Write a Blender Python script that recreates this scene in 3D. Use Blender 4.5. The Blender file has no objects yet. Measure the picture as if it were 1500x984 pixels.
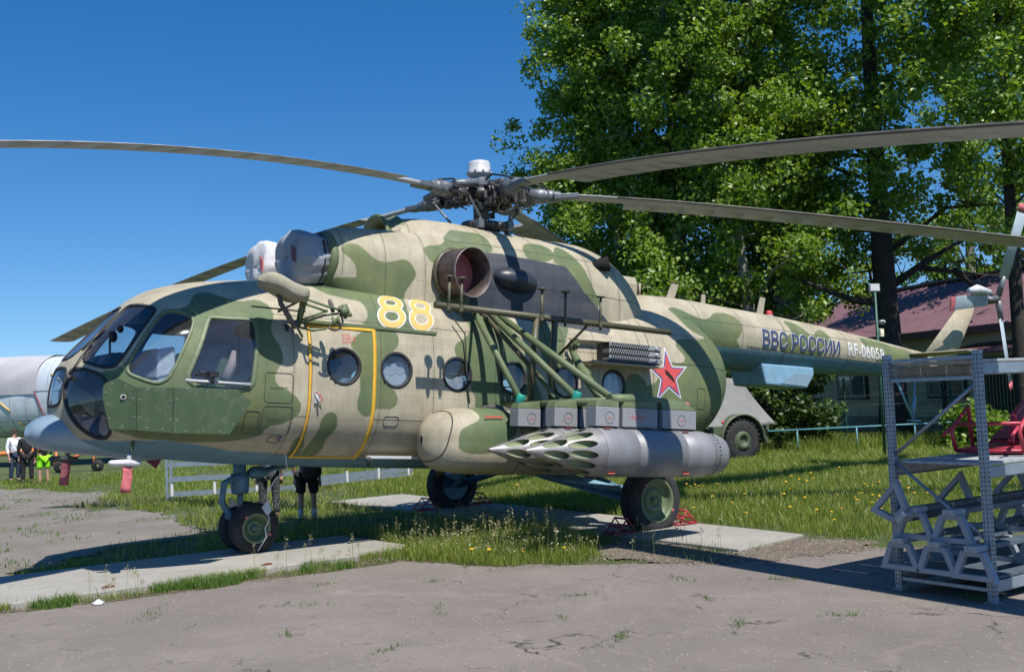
import bpy, bmesh, math, random
import numpy as np
from mathutils import Vector, Matrix
random.seed(7); rng = np.random.default_rng(7)
sc = bpy.context.scene
C = sc.collection
PI = math.pi
# ------------------------------------------------------------------ camera, sky, sun, exposure
cam_data = bpy.data.cameras.new('camera'); cam = bpy.data.objects.new('camera', cam_data); C.objects.link(cam)
right = Vector((0.80496934, -0.59186037, -0.04154115)); fwd = Vector((0.59331529, 0.80285596, 0.05830338)); up = Vector((-0.0011559, -0.07157943, 0.99743423))
cam.matrix_world = Matrix(((right.x, up.x, -fwd.x, -8.5550975), (right.y, up.y, -fwd.y, -11.87334391), (right.z, up.z, -fwd.z, 1.73600747), (0, 0, 0, 1)))
cam_data.sensor_width = 36; cam_data.sensor_fit = 'HORIZONTAL'; cam_data.lens = 36 * 1531.845 / 1500
cam_data.clip_end = 3000; cam_data.clip_start = 0.1
sc.camera = cam
SUN = Vector((-0.040, -0.535, 0.845)).normalized()
sun_el = math.asin(SUN.z); sun_az = math.atan2(SUN.x, SUN.y)      # clockwise from +y
w = bpy.data.worlds.new('World'); sc.world = w; w.use_nodes = True
nt = w.node_tree; bg = nt.nodes['Background']; sky = nt.nodes.new('ShaderNodeTexSky')
sky.sky_type = 'NISHITA'; sky.sun_disc = False; sky.sun_elevation = sun_el; sky.sun_rotation = sun_az
sky.altitude = 200; sky.air_density = 1.0; sky.dust_density = 0.15; sky.ozone_density = 2.0
tcw = nt.nodes.new('ShaderNodeTexCoord'); vad = nt.nodes.new('ShaderNodeVectorMath'); vad.operation = 'ADD'; vad.inputs[1].default_value = (0, 0, .07)
vno = nt.nodes.new('ShaderNodeVectorMath'); vno.operation = 'NORMALIZE'; nt.links.new(tcw.outputs['Generated'], vad.inputs[0]); nt.links.new(vad.outputs[0], vno.inputs[0]); nt.links.new(vno.outputs[0], sky.inputs['Vector'])
hsv = nt.nodes.new('ShaderNodeHueSaturation'); hsv.inputs['Saturation'].default_value = 1.42; hsv.inputs['Value'].default_value = 1.10; hsv.inputs['Hue'].default_value = .505
nt.links.new(sky.outputs[0], hsv.inputs['Color']); nt.links.new(hsv.outputs[0], bg.inputs[0]); bg.inputs[1].default_value = 0.1
sl = bpy.data.lights.new('sun', 'SUN'); sl.energy = 5.0; sl.angle = math.radians(0.55); sl.color = (1.0, 0.95, 0.88)
so = bpy.data.objects.new('sun', sl); C.objects.link(so); so.rotation_euler = SUN.to_track_quat('Z', 'Y').to_euler(); so.location = (0, -20, 30)
sc.view_settings.view_transform = 'Standard'; sc.view_settings.look = 'None'; sc.view_settings.exposure = 0.30; sc.view_settings.gamma = 1.0
sc.render.film_transparent = False
sc.cycles.max_bounces = 10; sc.cycles.transparent_max_bounces = 24; sc.cycles.caustics_reflective = False; sc.cycles.caustics_refractive = False

# ------------------------------------------------------------------ materials
def N(nt, t, **k):
    n = nt.nodes.new(t)
    for a, v in k.items():
        if a.startswith('i_'): n.inputs[int(a[2:])].default_value = v
        else: setattr(n, a, v)
    return n
def mat(name, col, rough=0.6, metal=0.0, var=0.12, vscale=6.0, bump=0.0, bscale=60.0, spec=0.5, dirt=None, dirt_amt=0.0, streak=False, emis=None):
    m = bpy.data.materials.new(name); m.use_nodes = True; nt = m.node_tree; L = nt.links
    b = nt.nodes['Principled BSDF']; b.inputs['Roughness'].default_value = rough; b.inputs['Metallic'].default_value = metal
    b.inputs['Specular IOR Level'].default_value = spec
    tc = N(nt, 'ShaderNodeTexCoord'); n1 = N(nt, 'ShaderNodeTexNoise'); n1.inputs['Scale'].default_value = vscale; n1.inputs['Detail'].default_value = 6
    mp = N(nt, 'ShaderNodeMapping'); L.new(tc.outputs['Object'], mp.inputs[0]); L.new(mp.outputs[0], n1.inputs['Vector'])
    if streak: mp.inputs['Scale'].default_value = (1, 1, .12)
    hi = tuple(min(1, c * (1 + var)) for c in col) + (1,); lo = tuple(c * (1 - var) for c in col) + (1,)
    cr = N(nt, 'ShaderNodeValToRGB'); cr.color_ramp.elements[0].position = .3; cr.color_ramp.elements[1].position = .7
    cr.color_ramp.elements[0].color = lo; cr.color_ramp.elements[1].color = hi
    L.new(n1.outputs[0], cr.inputs[0]); out = cr.outputs[0]
    if dirt:
        n2 = N(nt, 'ShaderNodeTexNoise'); n2.inputs['Scale'].default_value = vscale * 2.7; n2.inputs['Detail'].default_value = 9; n2.inputs['Roughness'].default_value = .7
        L.new(tc.outputs['Object'], n2.inputs['Vector'])
        r2 = N(nt, 'ShaderNodeValToRGB'); r2.color_ramp.elements[0].position = .52; r2.color_ramp.elements[1].position = .68
        L.new(n2.outputs[0], r2.inputs[0]); mu = N(nt, 'ShaderNodeMath', operation='MULTIPLY'); mu.inputs[1].default_value = dirt_amt; L.new(r2.outputs[0], mu.inputs[0])
        mx = N(nt, 'ShaderNodeMix', data_type='RGBA'); L.new(mu.outputs[0], mx.inputs['Factor']); L.new(out, mx.inputs['A']); mx.inputs['B'].default_value = tuple(dirt) + (1,); out = mx.outputs['Result']
    L.new(out, b.inputs['Base Color'])
    if bump:
        n3 = N(nt, 'ShaderNodeTexNoise'); n3.inputs['Scale'].default_value = bscale; n3.inputs['Detail'].default_value = 5; L.new(tc.outputs['Object'], n3.inputs['Vector'])
        bp = N(nt, 'ShaderNodeBump'); bp.inputs['Strength'].default_value = bump; bp.inputs['Distance'].default_value = .02; L.new(n3.outputs[0], bp.inputs['Height']); L.new(bp.outputs[0], b.inputs['Normal'])
    if emis: b.inputs['Emission Color'].default_value = tuple(emis[:3]) + (1,); b.inputs['Emission Strength'].default_value = emis[3]
    return m
M = {}
def camo_mat():
    m = bpy.data.materials.new('camouflage_paint'); m.use_nodes = True; nt = m.node_tree; L = nt.links; b = nt.nodes['Principled BSDF']
    tc = N(nt, 'ShaderNodeTexCoord')
    def noise(s, d=5, r=.55, sc3=(1, 1, 1)):
        mp = N(nt, 'ShaderNodeMapping'); mp.inputs['Scale'].default_value = sc3; L.new(tc.outputs['Object'], mp.inputs[0])
        n = N(nt, 'ShaderNodeTexNoise'); n.inputs['Scale'].default_value = s; n.inputs['Detail'].default_value = d; n.inputs['Roughness'].default_value = r; L.new(mp.outputs[0], n.inputs['Vector']); return n.outputs[0]
    def ramp(src, a, b_, c0=(0, 0, 0, 1), c1=(1, 1, 1, 1)):
        r = N(nt, 'ShaderNodeValToRGB'); r.color_ramp.elements[0].position = a; r.color_ramp.elements[1].position = b_; r.color_ramp.elements[0].color = c0; r.color_ramp.elements[1].color = c1; L.new(src, r.inputs[0]); return r.outputs[0]
    def mix(f, A, B, mode='MIX'):
        x = N(nt, 'ShaderNodeMix', data_type='RGBA', blend_type=mode)
        for s, k in ((f, 'Factor'), (A, 'A'), (B, 'B')):
            if hasattr(s, 'links'): L.new(s, x.inputs[k])
            else: x.inputs[k].default_value = s if k == 'Factor' else tuple(s) + (1,)
        return x.outputs['Result']
    def edge(attr, soft):
        a = N(nt, 'ShaderNodeAttribute', attribute_name=attr); nz = noise(14, 4)
        s1 = N(nt, 'ShaderNodeMath', operation='SUBTRACT'); L.new(nz, s1.inputs[0]); s1.inputs[1].default_value = .5
        s2 = N(nt, 'ShaderNodeMath', operation='MULTIPLY_ADD'); L.new(s1.outputs[0], s2.inputs[0]); s2.inputs[1].default_value = .02; L.new(a.outputs['Fac'], s2.inputs[2])
        mr = N(nt, 'ShaderNodeMapRange'); mr.inputs[1].default_value = soft; mr.inputs[2].default_value = -soft; L.new(s2.outputs[0], mr.inputs[0]); return mr.outputs[0]
    tan = mix(ramp(noise(2.2), .35, .7), (.37, .33, .235), (.46, .42, .315))
    olive = mix(ramp(noise(1.1, 3), .4, .65), (.10, .145, .070), (.155, .185, .075))
    c = mix(edge('green', .008), tan, olive)
    c = mix(edge('blue', .01), c, (.11, .23, .31))
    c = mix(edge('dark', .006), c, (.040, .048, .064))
    c = mix(.5, c, ramp(noise(5, 8, .7, (1, 1, .25)), .3, .75, (.60, .59, .56, 1), (1.22, 1.21, 1.18, 1)), 'MULTIPLY')
    st = ramp(noise(30, 4, .6, (1, 1, .06)), .55, .75)
    sm = N(nt, 'ShaderNodeMath', operation='MULTIPLY'); L.new(st, sm.inputs[0]); sm.inputs[1].default_value = .32
    c = mix(sm.outputs[0], c, (.13, .11, .085))
    so1 = ramp(noise(3.1, 7, .65, (.35, 1, 1)), .50, .74); so2 = N(nt, 'ShaderNodeMath', operation='MULTIPLY'); L.new(so1, so2.inputs[0]); so2.inputs[1].default_value = .34
    c = mix(so2.outputs[0], c, (.16, .145, .11))
    ch = ramp(noise(38, 9, .75), .70, .735)
    c2 = N(nt, 'ShaderNodeMath', operation='MULTIPLY'); L.new(ch, c2.inputs[0]); c2.inputs[1].default_value = .55
    c = mix(c2.outputs[0], c, (.42, .42, .38))
    L.new(c, b.inputs['Base Color']); b.inputs['Roughness'].default_value = .55; b.inputs['Specular IOR Level'].default_value = .45
    L.new(ramp(noise(9, 6), .2, .8, (.50, .50, .50, 1), (.80, .80, .80, 1)), b.inputs['Roughness'])
    sx = N(nt, 'ShaderNodeSeparateXYZ'); L.new(tc.outputs['Object'], sx.inputs[0]); wv = []
    for o_, fr in (('X', 13.9), ('Z', 16.0)):
        m1 = N(nt, 'ShaderNodeMath', operation='MULTIPLY'); L.new(sx.outputs[o_], m1.inputs[0]); m1.inputs[1].default_value = fr; m2 = N(nt, 'ShaderNodeMath', operation='SINE'); L.new(m1.outputs[0], m2.inputs[0]); m3 = N(nt, 'ShaderNodeMath', operation='ABSOLUTE'); L.new(m2.outputs[0], m3.inputs[0]); wv.append(m3.outputs[0])
    wm = N(nt, 'ShaderNodeMath', operation='MULTIPLY'); L.new(wv[0], wm.inputs[0]); L.new(wv[1], wm.inputs[1]); wn = N(nt, 'ShaderNodeMath', operation='MULTIPLY'); L.new(wm.outputs[0], wn.inputs[0]); L.new(noise(1.7, 2), wn.inputs[1])
    b0 = N(nt, 'ShaderNodeBump'); b0.inputs['Strength'].default_value = .35; b0.inputs['Distance'].default_value = .012; L.new(wn.outputs[0], b0.inputs['Height'])
    bp = N(nt, 'ShaderNodeBump'); bp.inputs['Strength'].default_value = .30; bp.inputs['Distance'].default_value = .02; L.new(b0.outputs[0], bp.inputs['Normal'])
    L.new(noise(3.2, 3, .5, (1, 1, 1.5)), bp.inputs['Height']); L.new(bp.outputs[0], b.inputs['Normal'])
    return m
M['camo'] = camo_mat()
def glass(name, tint, refl=0.0, dirt=.05):
    m = bpy.data.materials.new(name); m.use_nodes = True; nt = m.node_tree; L = nt.links; nt.nodes.remove(nt.nodes['Principled BSDF'])
    o = nt.nodes['Material Output']; t = N(nt, 'ShaderNodeBsdfTransparent'); t.inputs[0].default_value = tuple(tint) + (1,)
    g = N(nt, 'ShaderNodeBsdfGlossy'); g.inputs['Roughness'].default_value = .03; g.inputs['Color'].default_value = (.95, .97, 1, 1)
    f = N(nt, 'ShaderNodeLayerWeight'); f.inputs[0].default_value = .5; pw = N(nt, 'ShaderNodeMath', operation='POWER'); L.new(f.outputs['Facing'], pw.inputs[0]); pw.inputs[1].default_value = 4.0
    ad = N(nt, 'ShaderNodeMath', operation='MULTIPLY_ADD'); L.new(pw.outputs[0], ad.inputs[0]); ad.inputs[1].default_value = .8; ad.inputs[2].default_value = .05 + refl
    mx = N(nt, 'ShaderNodeMixShader'); L.new(ad.outputs[0], mx.inputs[0]); L.new(t.outputs[0], mx.inputs[1]); L.new(g.outputs[0], mx.inputs[2])
    d = N(nt, 'ShaderNodeBsdfDiffuse'); d.inputs[0].default_value = (.5, .52, .55, 1)
    tc = N(nt, 'ShaderNodeTexCoord'); n = N(nt, 'ShaderNodeTexNoise'); n.inputs['Scale'].default_value = 3; n.inputs['Detail'].default_value = 8; L.new(tc.outputs['Object'], n.inputs['Vector'])
    mu = N(nt, 'ShaderNodeMath', operation='MULTIPLY'); L.new(n.outputs[0], mu.inputs[0]); mu.inputs[1].default_value = dirt * 2
    m2 = N(nt, 'ShaderNodeMixShader'); L.new(mu.outputs[0], m2.inputs[0]); L.new(mx.outputs[0], m2.inputs[1]); L.new(d.outputs[0], m2.inputs[2]); L.new(m2.outputs[0], o.inputs[0])
    return m
M['glass'] = glass('cockpit_glass', (.66, .74, .80), .03, .04)
M['house_glass'] = glass('house_glass', (.3, .33, .36), .1, .05)
def mm(k, *a, **kw): M[k] = mat(k, *a, **kw)
mm('olive', (.115, .15, .07), .55, var=.18, vscale=5, dirt=(.2, .2, .14), dirt_amt=.3, bump=.1)
mm('armour_green', (.050, .082, .036), .5, var=.16, vscale=3, dirt=(.17, .19, .12), dirt_amt=.35, streak=True, bump=.1, bscale=8)
mm('olive_drab', (.085, .08, .045), .5, var=.25, vscale=12, dirt=(.15, .10, .06), dirt_amt=.4)
mm('tan', (.36, .32, .235), .65, var=.08)
mm('cover_tan', (.33, .31, .225), .85, var=.10, vscale=9, bump=.35, bscale=14)
mm('belly_blue', (.11, .24, .33), .5, var=.15, dirt=(.2, .25, .26), dirt_amt=.3)
mm('light_blue', (.20, .36, .48), .5, var=.12, dirt=(.3, .35, .35), dirt_amt=.3)
mm('gear_blue', (.065, .16, .23), .5, var=.2, vscale=14, dirt=(.10, .055, .03), dirt_amt=.6)
mm('radome', (.21, .29, .36), .32, var=.10, vscale=2, spec=.5, streak=True)
mm('seam', (.05, .052, .04), .8)
mm('rivet', (.13, .125, .10), .6)
mm('frame_green', (.13, .165, .085), .5, var=.15, vscale=15, dirt=(.25, .25, .2), dirt_amt=.3)
mm('gasket', (.02, .02, .022), .7)
mm('liner', (.035, .045, .055), .8)
mm('cockpit_grey', (.06, .08, .09), .7)
mm('black', (.018, .018, .02), .55)
mm('void', (.006, .006, .007), .9)
mm('rubber', (.022, .022, .024), .85, var=.35, vscale=9, dirt=(.10, .09, .08), dirt_amt=.35, bump=.3)
mm('wheel_green', (.13, .18, .09), .5, var=.15, dirt=(.2, .19, .14), dirt_amt=.4)
mm('yellow', (.72, .40, .03), .55, var=.12, vscale=20, dirt=(.3, .17, .05), dirt_amt=.5)
mm('num_yellow', (.64, .41, .12), .6, var=.08)
mm('white', (.60, .60, .59), .6, var=.05)
mm('white_paint', (.78, .77, .74), .6, var=.06, dirt=(.5, .45, .38), dirt_amt=.4)
mm('text_blue', (.045, .065, .13), .6, var=.1)
mm('star_red', (.55, .07, .07), .6, var=.15, vscale=7, dirt=(.6, .2, .17), dirt_amt=.4)
mm('star_blue', (.04, .08, .28), .6)
mm('red', (.55, .05, .045), .5, var=.15)
mm('faded_red', (.55, .14, .15), .7, var=.2)
mm('stencil_red', (.6, .10, .07), .7)
mm('maroon', (.16, .03, .05), .7)
mm('bench_red', (.42, .035, .06), .45, var=.2, dirt=(.5, .15, .15), dirt_amt=.3)
mm('bare_metal', (.23, .235, .245), .52, metal=.2, var=.12, vscale=5, dirt=(.25, .23, .22), dirt_amt=.5, bump=.12, bscale=12, streak=True)
mm('cone_metal', (.30, .29, .28), .45, metal=.5, var=.15, vscale=8, dirt=(.3, .27, .22), dirt_amt=.4)
mm('tube_primer', (.22, .24, .14), .7, var=.15)
mm('panel_grey', (.26, .268, .28), .5, var=.08, vscale=4, dirt=(.22, .21, .2), dirt_amt=.4)
mm('galv', (.27, .32, .37), .42, metal=.45, var=.15, vscale=10, dirt=(.22, .25, .28), dirt_amt=.3)
mm('dark_board', (.075, .10, .125), .6, var=.2, vscale=14)
mm('wood_grey', (.33, .35, .36), .8, var=.2, vscale=18, bump=.3)
mm('trestle', (.25, .28, .32), .5, var=.12)
mm('exhaust', (.10, .075, .07), .5, metal=.5, var=.4, vscale=7, dirt=(.20, .14, .11), dirt_amt=.5)
mm('exhaust_in', (.20, .17, .165), .5, metal=.4, var=.3, dirt=(.35, .33, .32), dirt_amt=.5)
mm('bulge', (.03, .036, .05), .4, var=.12)
mm('hub_metal', (.09, .085, .085), .45, metal=.4, var=.4, vscale=25, dirt=(.16, .11, .08), dirt_amt=.6)
mm('hub_grey', (.16, .175, .185), .45, metal=.3, var=.25, vscale=20, dirt=(.12, .10, .09), dirt_amt=.5)
mm('cap_white', (.48, .49, .50), .4, var=.08, vscale=14, dirt=(.4, .38, .35), dirt_amt=.3)
mm('blade', (.36, .37, .36), .5, var=.12, vscale=1.6, dirt=(.20, .18, .14), dirt_amt=.4, streak=False)
mm('blade_edge', (.10, .09, .075), .6, var=.3)
mm('tail_blade', (.36, .43, .48), .45, var=.10, dirt=(.25, .24, .2), dirt_amt=.3)
mm('cloth_white', (.55, .55, .57), .9, var=.08, vscale=5, bump=.8, bscale=7)
mm('cover_grey', (.30, .32, .36), .9, var=.12, vscale=4, bump=.8, bscale=5)
mm('cloth_blue', (.17, .22, .29), .9, var=.12, vscale=4, bump=.8, bscale=6)
mm('cloth_dark', (.10, .09, .085), .9, var=.3, vscale=14, dirt=(.35, .32, .28), dirt_amt=.6)
mm('teal_tape', (.02, .30, .24), .5)
mm('canvas', (.21, .21, .20), .9, var=.10, vscale=3, bump=.6, bscale=5)
mm('truck_green', (.07, .095, .05), .6, var=.2)
mm('jet_grey', (.66, .70, .74), .45, var=.10, vscale=1.5, metal=.2, dirt=(.32, .35, .40), dirt_amt=.5, streak=True)
mm('jet_cover', (.44, .43, .44), .85, var=.08, vscale=2, bump=.6, bscale=2)
mm('orange', (.75, .22, .07), .55, var=.12)
mm('skin', (.42, .24, .17), .6, var=.06)
mm('hair', (.03, .02, .015), .7)
mm('hair_fair', (.30, .16, .08), .7)
mm('shirt_white', (.78, .79, .82), .85, var=.05, bump=.4, bscale=14)
mm('shirt_grey', (.22, .24, .32), .85, var=.08, bump=.4, bscale=14)
mm('cloth_black', (.012, .012, .014), .85, bump=.3, bscale=14)
mm('jeans', (.02, .035, .075), .85, var=.2)
mm('neon', (.30, .80, .01), .7, var=.05, bump=.3, bscale=14)
mm('camo_trousers', (.02, .022, .025), .85, var=.1, vscale=16, dirt=(.38, .40, .42), dirt_amt=.9)
mm('backpack', (.012, .016, .014), .7)
mm('pole_green', (.03, .10, .07), .5)
mm('fence_blue', (.10, .30, .36), .6, var=.2, dirt=(.2, .1, .06), dirt_amt=.3)
mm('lamp_grey', (.25, .27, .29), .5)
mm('bark_light', (.24, .225, .19), .9, var=.3, vscale=4, bump=.9, bscale=9, dirt=(.03, .028, .025), dirt_amt=.9)
mm('bark_dark', (.035, .028, .022), .95, var=.4, vscale=5, bump=1, bscale=8)
mm('wall_cream', (.80, .74, .55), .85, var=.08, vscale=3)
mm('wall_trim', (.30, .29, .26), .8)
mm('roof_maroon', (.15, .075, .09), .42, var=.12, vscale=2)
mm('door_brown', (.05, .03, .02), .7)
mm('pink_board', (.48, .33, .28), .8)
# ------------------------------------------------------------------ helpers
def link(o, parent=None):
    C.objects.link(o)
    if parent: o.parent = parent
    return o
def tag(o, label=None, cat=None, group=None, kind=None):
    if label: o['label'] = label
    if cat: o['category'] = cat
    if group: o['group'] = group
    if kind: o['kind'] = kind
    return o
def empty(name, loc=(0, 0, 0), rz=0.0, label=None, cat=None, group=None):
    o = bpy.data.objects.new(name, None); o.empty_display_size = .2; o.location = loc; o.rotation_euler = (0, 0, rz); C.objects.link(o)
    return tag(o, label, cat, group)
def copy_tree(o, parent=None):
    c = o.copy(); C.objects.link(c); c.parent = parent
    for ch in [x for x in bpy.data.objects if x.parent == o]: copy_tree(ch, c)
    return c
def mesh_np(name, V, F, mats, parent=None, smooth=False, mi=None, attrs=None):
    me = bpy.data.meshes.new(name); V = np.asarray(V, float); F = np.asarray(F)
    me.vertices.add(len(V)); me.vertices.foreach_set('co', V.ravel())
    k = F.shape[1]; me.loops.add(F.size); me.loops.foreach_set('vertex_index', F.ravel().astype(np.int32))
    me.polygons.add(len(F)); me.polygons.foreach_set('loop_start', np.arange(0, F.size, k, dtype=np.int32)); me.polygons.foreach_set('loop_total', np.full(len(F), k, dtype=np.int32))
    for m in (mats if isinstance(mats, (list, tuple)) else [mats]): me.materials.append(m)
    if mi is not None: me.polygons.foreach_set('material_index', np.asarray(mi, dtype=np.int32))
    me.polygons.foreach_set('use_smooth', np.full(len(F), smooth))
    for n, d in (attrs or {}).items():
        a = me.attributes.new(n, 'FLOAT', 'POINT'); a.data.foreach_set('value', np.asarray(d, dtype=np.float32))
    me.update(calc_edges=True); me.validate()
    o = bpy.data.objects.new(name, me); return link(o, parent)
class MB:
    def __init__(s): s.v = []; s.f = []; s.m = []; s.cm = 0; s.sm = []
    def add(s, V, F, smooth=False):
        b = len(s.v); s.v += [tuple(p) for p in V]
        for f in F: s.f.append([i + b for i in f]); s.m.append(s.cm); s.sm.append(smooth)
        return s
    def box(s, c, d, R=None):
        hx, hy, hz = d[0] / 2, d[1] / 2, d[2] / 2
        P = [Vector((x, y, z)) for x in (-hx, hx) for y in (-hy, hy) for z in (-hz, hz)]
        if R is not None: P = [R @ p for p in P]
        c = Vector(c); return s.add([p + c for p in P], [(0, 1, 3, 2), (4, 6, 7, 5), (0, 4, 5, 1), (2, 3, 7, 6), (0, 2, 6, 4), (1, 5, 7, 3)])
    def tube(s, p0, p1, r0, r1=None, n=10, cap=True):
        return s.path([p0, p1], [r0, r0 if r1 is None else r1], n, cap)
    def path(s, pts, r, n=8, cap=True):
        pts = [Vector(p) for p in pts]
        if not isinstance(r, (list, tuple)): r = [r] * len(pts)
        V = []; F = []; prev = None
        for i, p in enumerate(pts):
            d = (pts[min(i + 1, len(pts) - 1)] - pts[max(i - 1, 0)]).normalized()
            if prev is None: u = d.orthogonal().normalized()
            else: u = (prev - d * prev.dot(d)).normalized()
            prev = u; w_ = d.cross(u)
            for k in range(n): a = 2 * PI * k / n; V.append(p + (u * math.cos(a) + w_ * math.sin(a)) * r[i])
        for i in range(len(pts) - 1):
            for k in range(n): F.append((i * n + k, i * n + (k + 1) % n, (i + 1) * n + (k + 1) % n, (i + 1) * n + k))
        s.add(V, F, True)
        if cap:
            b = len(s.v) - len(V)
            s.f.append([b + k for k in range(n)][::-1]); s.m.append(s.cm); s.sm.append(False)
            s.f.append([b + (len(pts) - 1) * n + k for k in range(n)]); s.m.append(s.cm); s.sm.append(False)
        return s
    def lathe(s, prof, o=(0, 0, 0), ax=(0, 0, 1), n=24, smooth=True):
        ax = Vector(ax).normalized(); u = ax.orthogonal().normalized(); w_ = ax.cross(u); o = Vector(o); V = []; F = []
        for h, r in prof:
            for k in range(n): a = 2 * PI * k / n; V.append(o + ax * h + (u * math.cos(a) + w_ * math.sin(a)) * r)
        for i in range(len(prof) - 1):
            for k in range(n): F.append((i * n + k, i * n + (k + 1) % n, (i + 1) * n + (k + 1) % n, (i + 1) * n + k))
        return s.add(V, F, smooth)
    def prism(s, poly, t):          # poly: 3-D points of a flat polygon, extruded by vector t
        t = Vector(t); n = len(poly); P = [Vector(p) for p in poly]; V = P + [p + t for p in P]
        F = [list(range(n))[::-1], list(range(n, 2 * n))] + [(i, (i + 1) % n, n + (i + 1) % n, n + i) for i in range(n)]
        return s.add(V, F)
    def loft(s, rings, close=True, cap=True, smooth=True):
        n = len(rings[0]); V = [p for r in rings for p in r]; F = []
        for i in range(len(rings) - 1):
            for k in range(n if close else n - 1): F.append((i * n + k, i * n + (k + 1) % n, (i + 1) * n + (k + 1) % n, (i + 1) * n + k))
        s.add(V, F, smooth)
        if cap:
            b = len(s.v) - len(V); s.f.append([b + k for k in range(n)][::-1]); s.m.append(s.cm); s.sm.append(False)
            s.f.append([b + (len(rings) - 1) * n + k for k in range(n)]); s.m.append(s.cm); s.sm.append(False)
        return s
    def build(s, name, mats, parent=None, bevel=0, fix=True):
        me = bpy.data.meshes.new(name); me.from_pydata([tuple(p) for p in s.v], [], s.f)
        for m in (mats if isinstance(mats, (list, tuple)) else [mats]): me.materials.append(m)
        for p, mi, sm in zip(me.polygons, s.m, s.sm): p.material_index = mi; p.use_smooth = sm
        if fix:
            bm = bmesh.new(); bm.from_mesh(me); bmesh.ops.recalc_face_normals(bm, faces=bm.faces); bm.to_mesh(me); bm.free()
        me.update(); o = bpy.data.objects.new(name, me); link(o, parent)
        if bevel:
            b = o.modifiers.new('bevel', 'BEVEL'); b.width = bevel; b.segments = 2; b.limit_method = 'ANGLE'; b.angle_limit = .7
        return o
def Rz(a): return Matrix.Rotation(a, 3, 'Z')
def Ry(a): return Matrix.Rotation(a, 3, 'Y')
def Rx(a): return Matrix.Rotation(a, 3, 'X')
def circle(c, r, n, ax='z', sx=1.0):
    o = []
    for k in range(n):
        a = 2 * PI * k / n; p, q = r * math.cos(a) * sx, r * math.sin(a)
        o.append((c[0] + p, c[1] + q, c[2]) if ax == 'z' else (c[0] + p, c[1], c[2] + q) if ax == 'y' else (c[0], c[1] + p, c[2] + q))
    return o
def sdf_poly(P, poly):
    """signed distance (negative inside) of points P (N,2) to a polygon"""
    poly = np.asarray(poly, float); n = len(poly); d = np.full(len(P), 1e18); s = np.zeros(len(P), bool)
    for i in range(n):
        a = poly[i]; b = poly[(i + 1) % n]; e = b - a; w_ = P - a
        t = np.clip((w_ @ e) / (e @ e + 1e-12), 0, 1); q = w_ - t[:, None] * e; d = np.minimum(d, (q * q).sum(1))
        c1 = (P[:, 1] >= a[1]) != (P[:, 1] >= b[1])
        with np.errstate(divide='ignore', invalid='ignore'): xi = a[0] + (P[:, 1] - a[1]) * e[0] / (e[1] if e[1] != 0 else 1e-12)
        s ^= c1 & (P[:, 0] < xi)
    return np.sqrt(d) * np.where(s, -1, 1)
def chaikin(poly, n=2, r=.25):
    p = np.asarray(poly, float)
    for _ in range(n):
        q = np.roll(p, -1, 0); p = np.stack([p * (1 - r) + q * r, p * r + q * (1 - r)], 1).reshape(-1, 2)
    return p
def smooth_noise(P, s, seed=0):
    r = np.random.default_rng(seed); o = 0
    for k in range(5):
        a = r.uniform(0, 2 * PI, 2); f = s * (1.7 ** k); v = np.array([math.cos(a[0]), math.sin(a[0])])
        w_ = np.array([-v[1], v[0]])
        o = o + np.sin(P @ v * f + a[1] + 1.3 * np.sin(P @ w_ * f * .8)) * .6 ** k
    return o
# ------------------------------------------------------------------ ground
def gz(x, y):
    t = np.clip((y - 6) / 11, 0, 1); u = np.clip((9 - x) / 8, 0, 1)
    return -.34 * (t * t * (3 - 2 * t)) * (u * u * (3 - 2 * u))
def gzf(x, y): return float(gz(np.array(x, float), np.array(y, float)))
def ground_mat():
    m = bpy.data.materials.new('soil_and_turf'); m.use_nodes = True; nt = m.node_tree; L = nt.links; b = nt.nodes['Principled BSDF']; b.inputs['Roughness'].default_value = .95
    tc = N(nt, 'ShaderNodeTexCoord')
    def nz(s, d=8):
        n = N(nt, 'ShaderNodeTexNoise'); n.inputs['Scale'].default_value = s; n.inputs['Detail'].default_value = d; n.inputs['Roughness'].default_value = .65; L.new(tc.outputs['Object'], n.inputs['Vector']); return n.outputs[0]
    r = N(nt, 'ShaderNodeValToRGB'); e = r.color_ramp.elements; e[0].position = .35; e[0].color = (.05, .085, .018, 1); e[1].position = .72; e[1].color = (.16, .135, .09, 1)
    k = e.new(.5); k.color = (.075, .11, .025, 1); L.new(nz(2.2), r.inputs[0]); L.new(r.outputs[0], b.inputs['Base Color'])
    bp = N(nt, 'ShaderNodeBump'); bp.inputs['Strength'].default_value = 1; bp.inputs['Distance'].default_value = .05; L.new(nz(25), bp.inputs['Height']); L.new(bp.outputs[0], b.inputs['Normal'])
    return m
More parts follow.
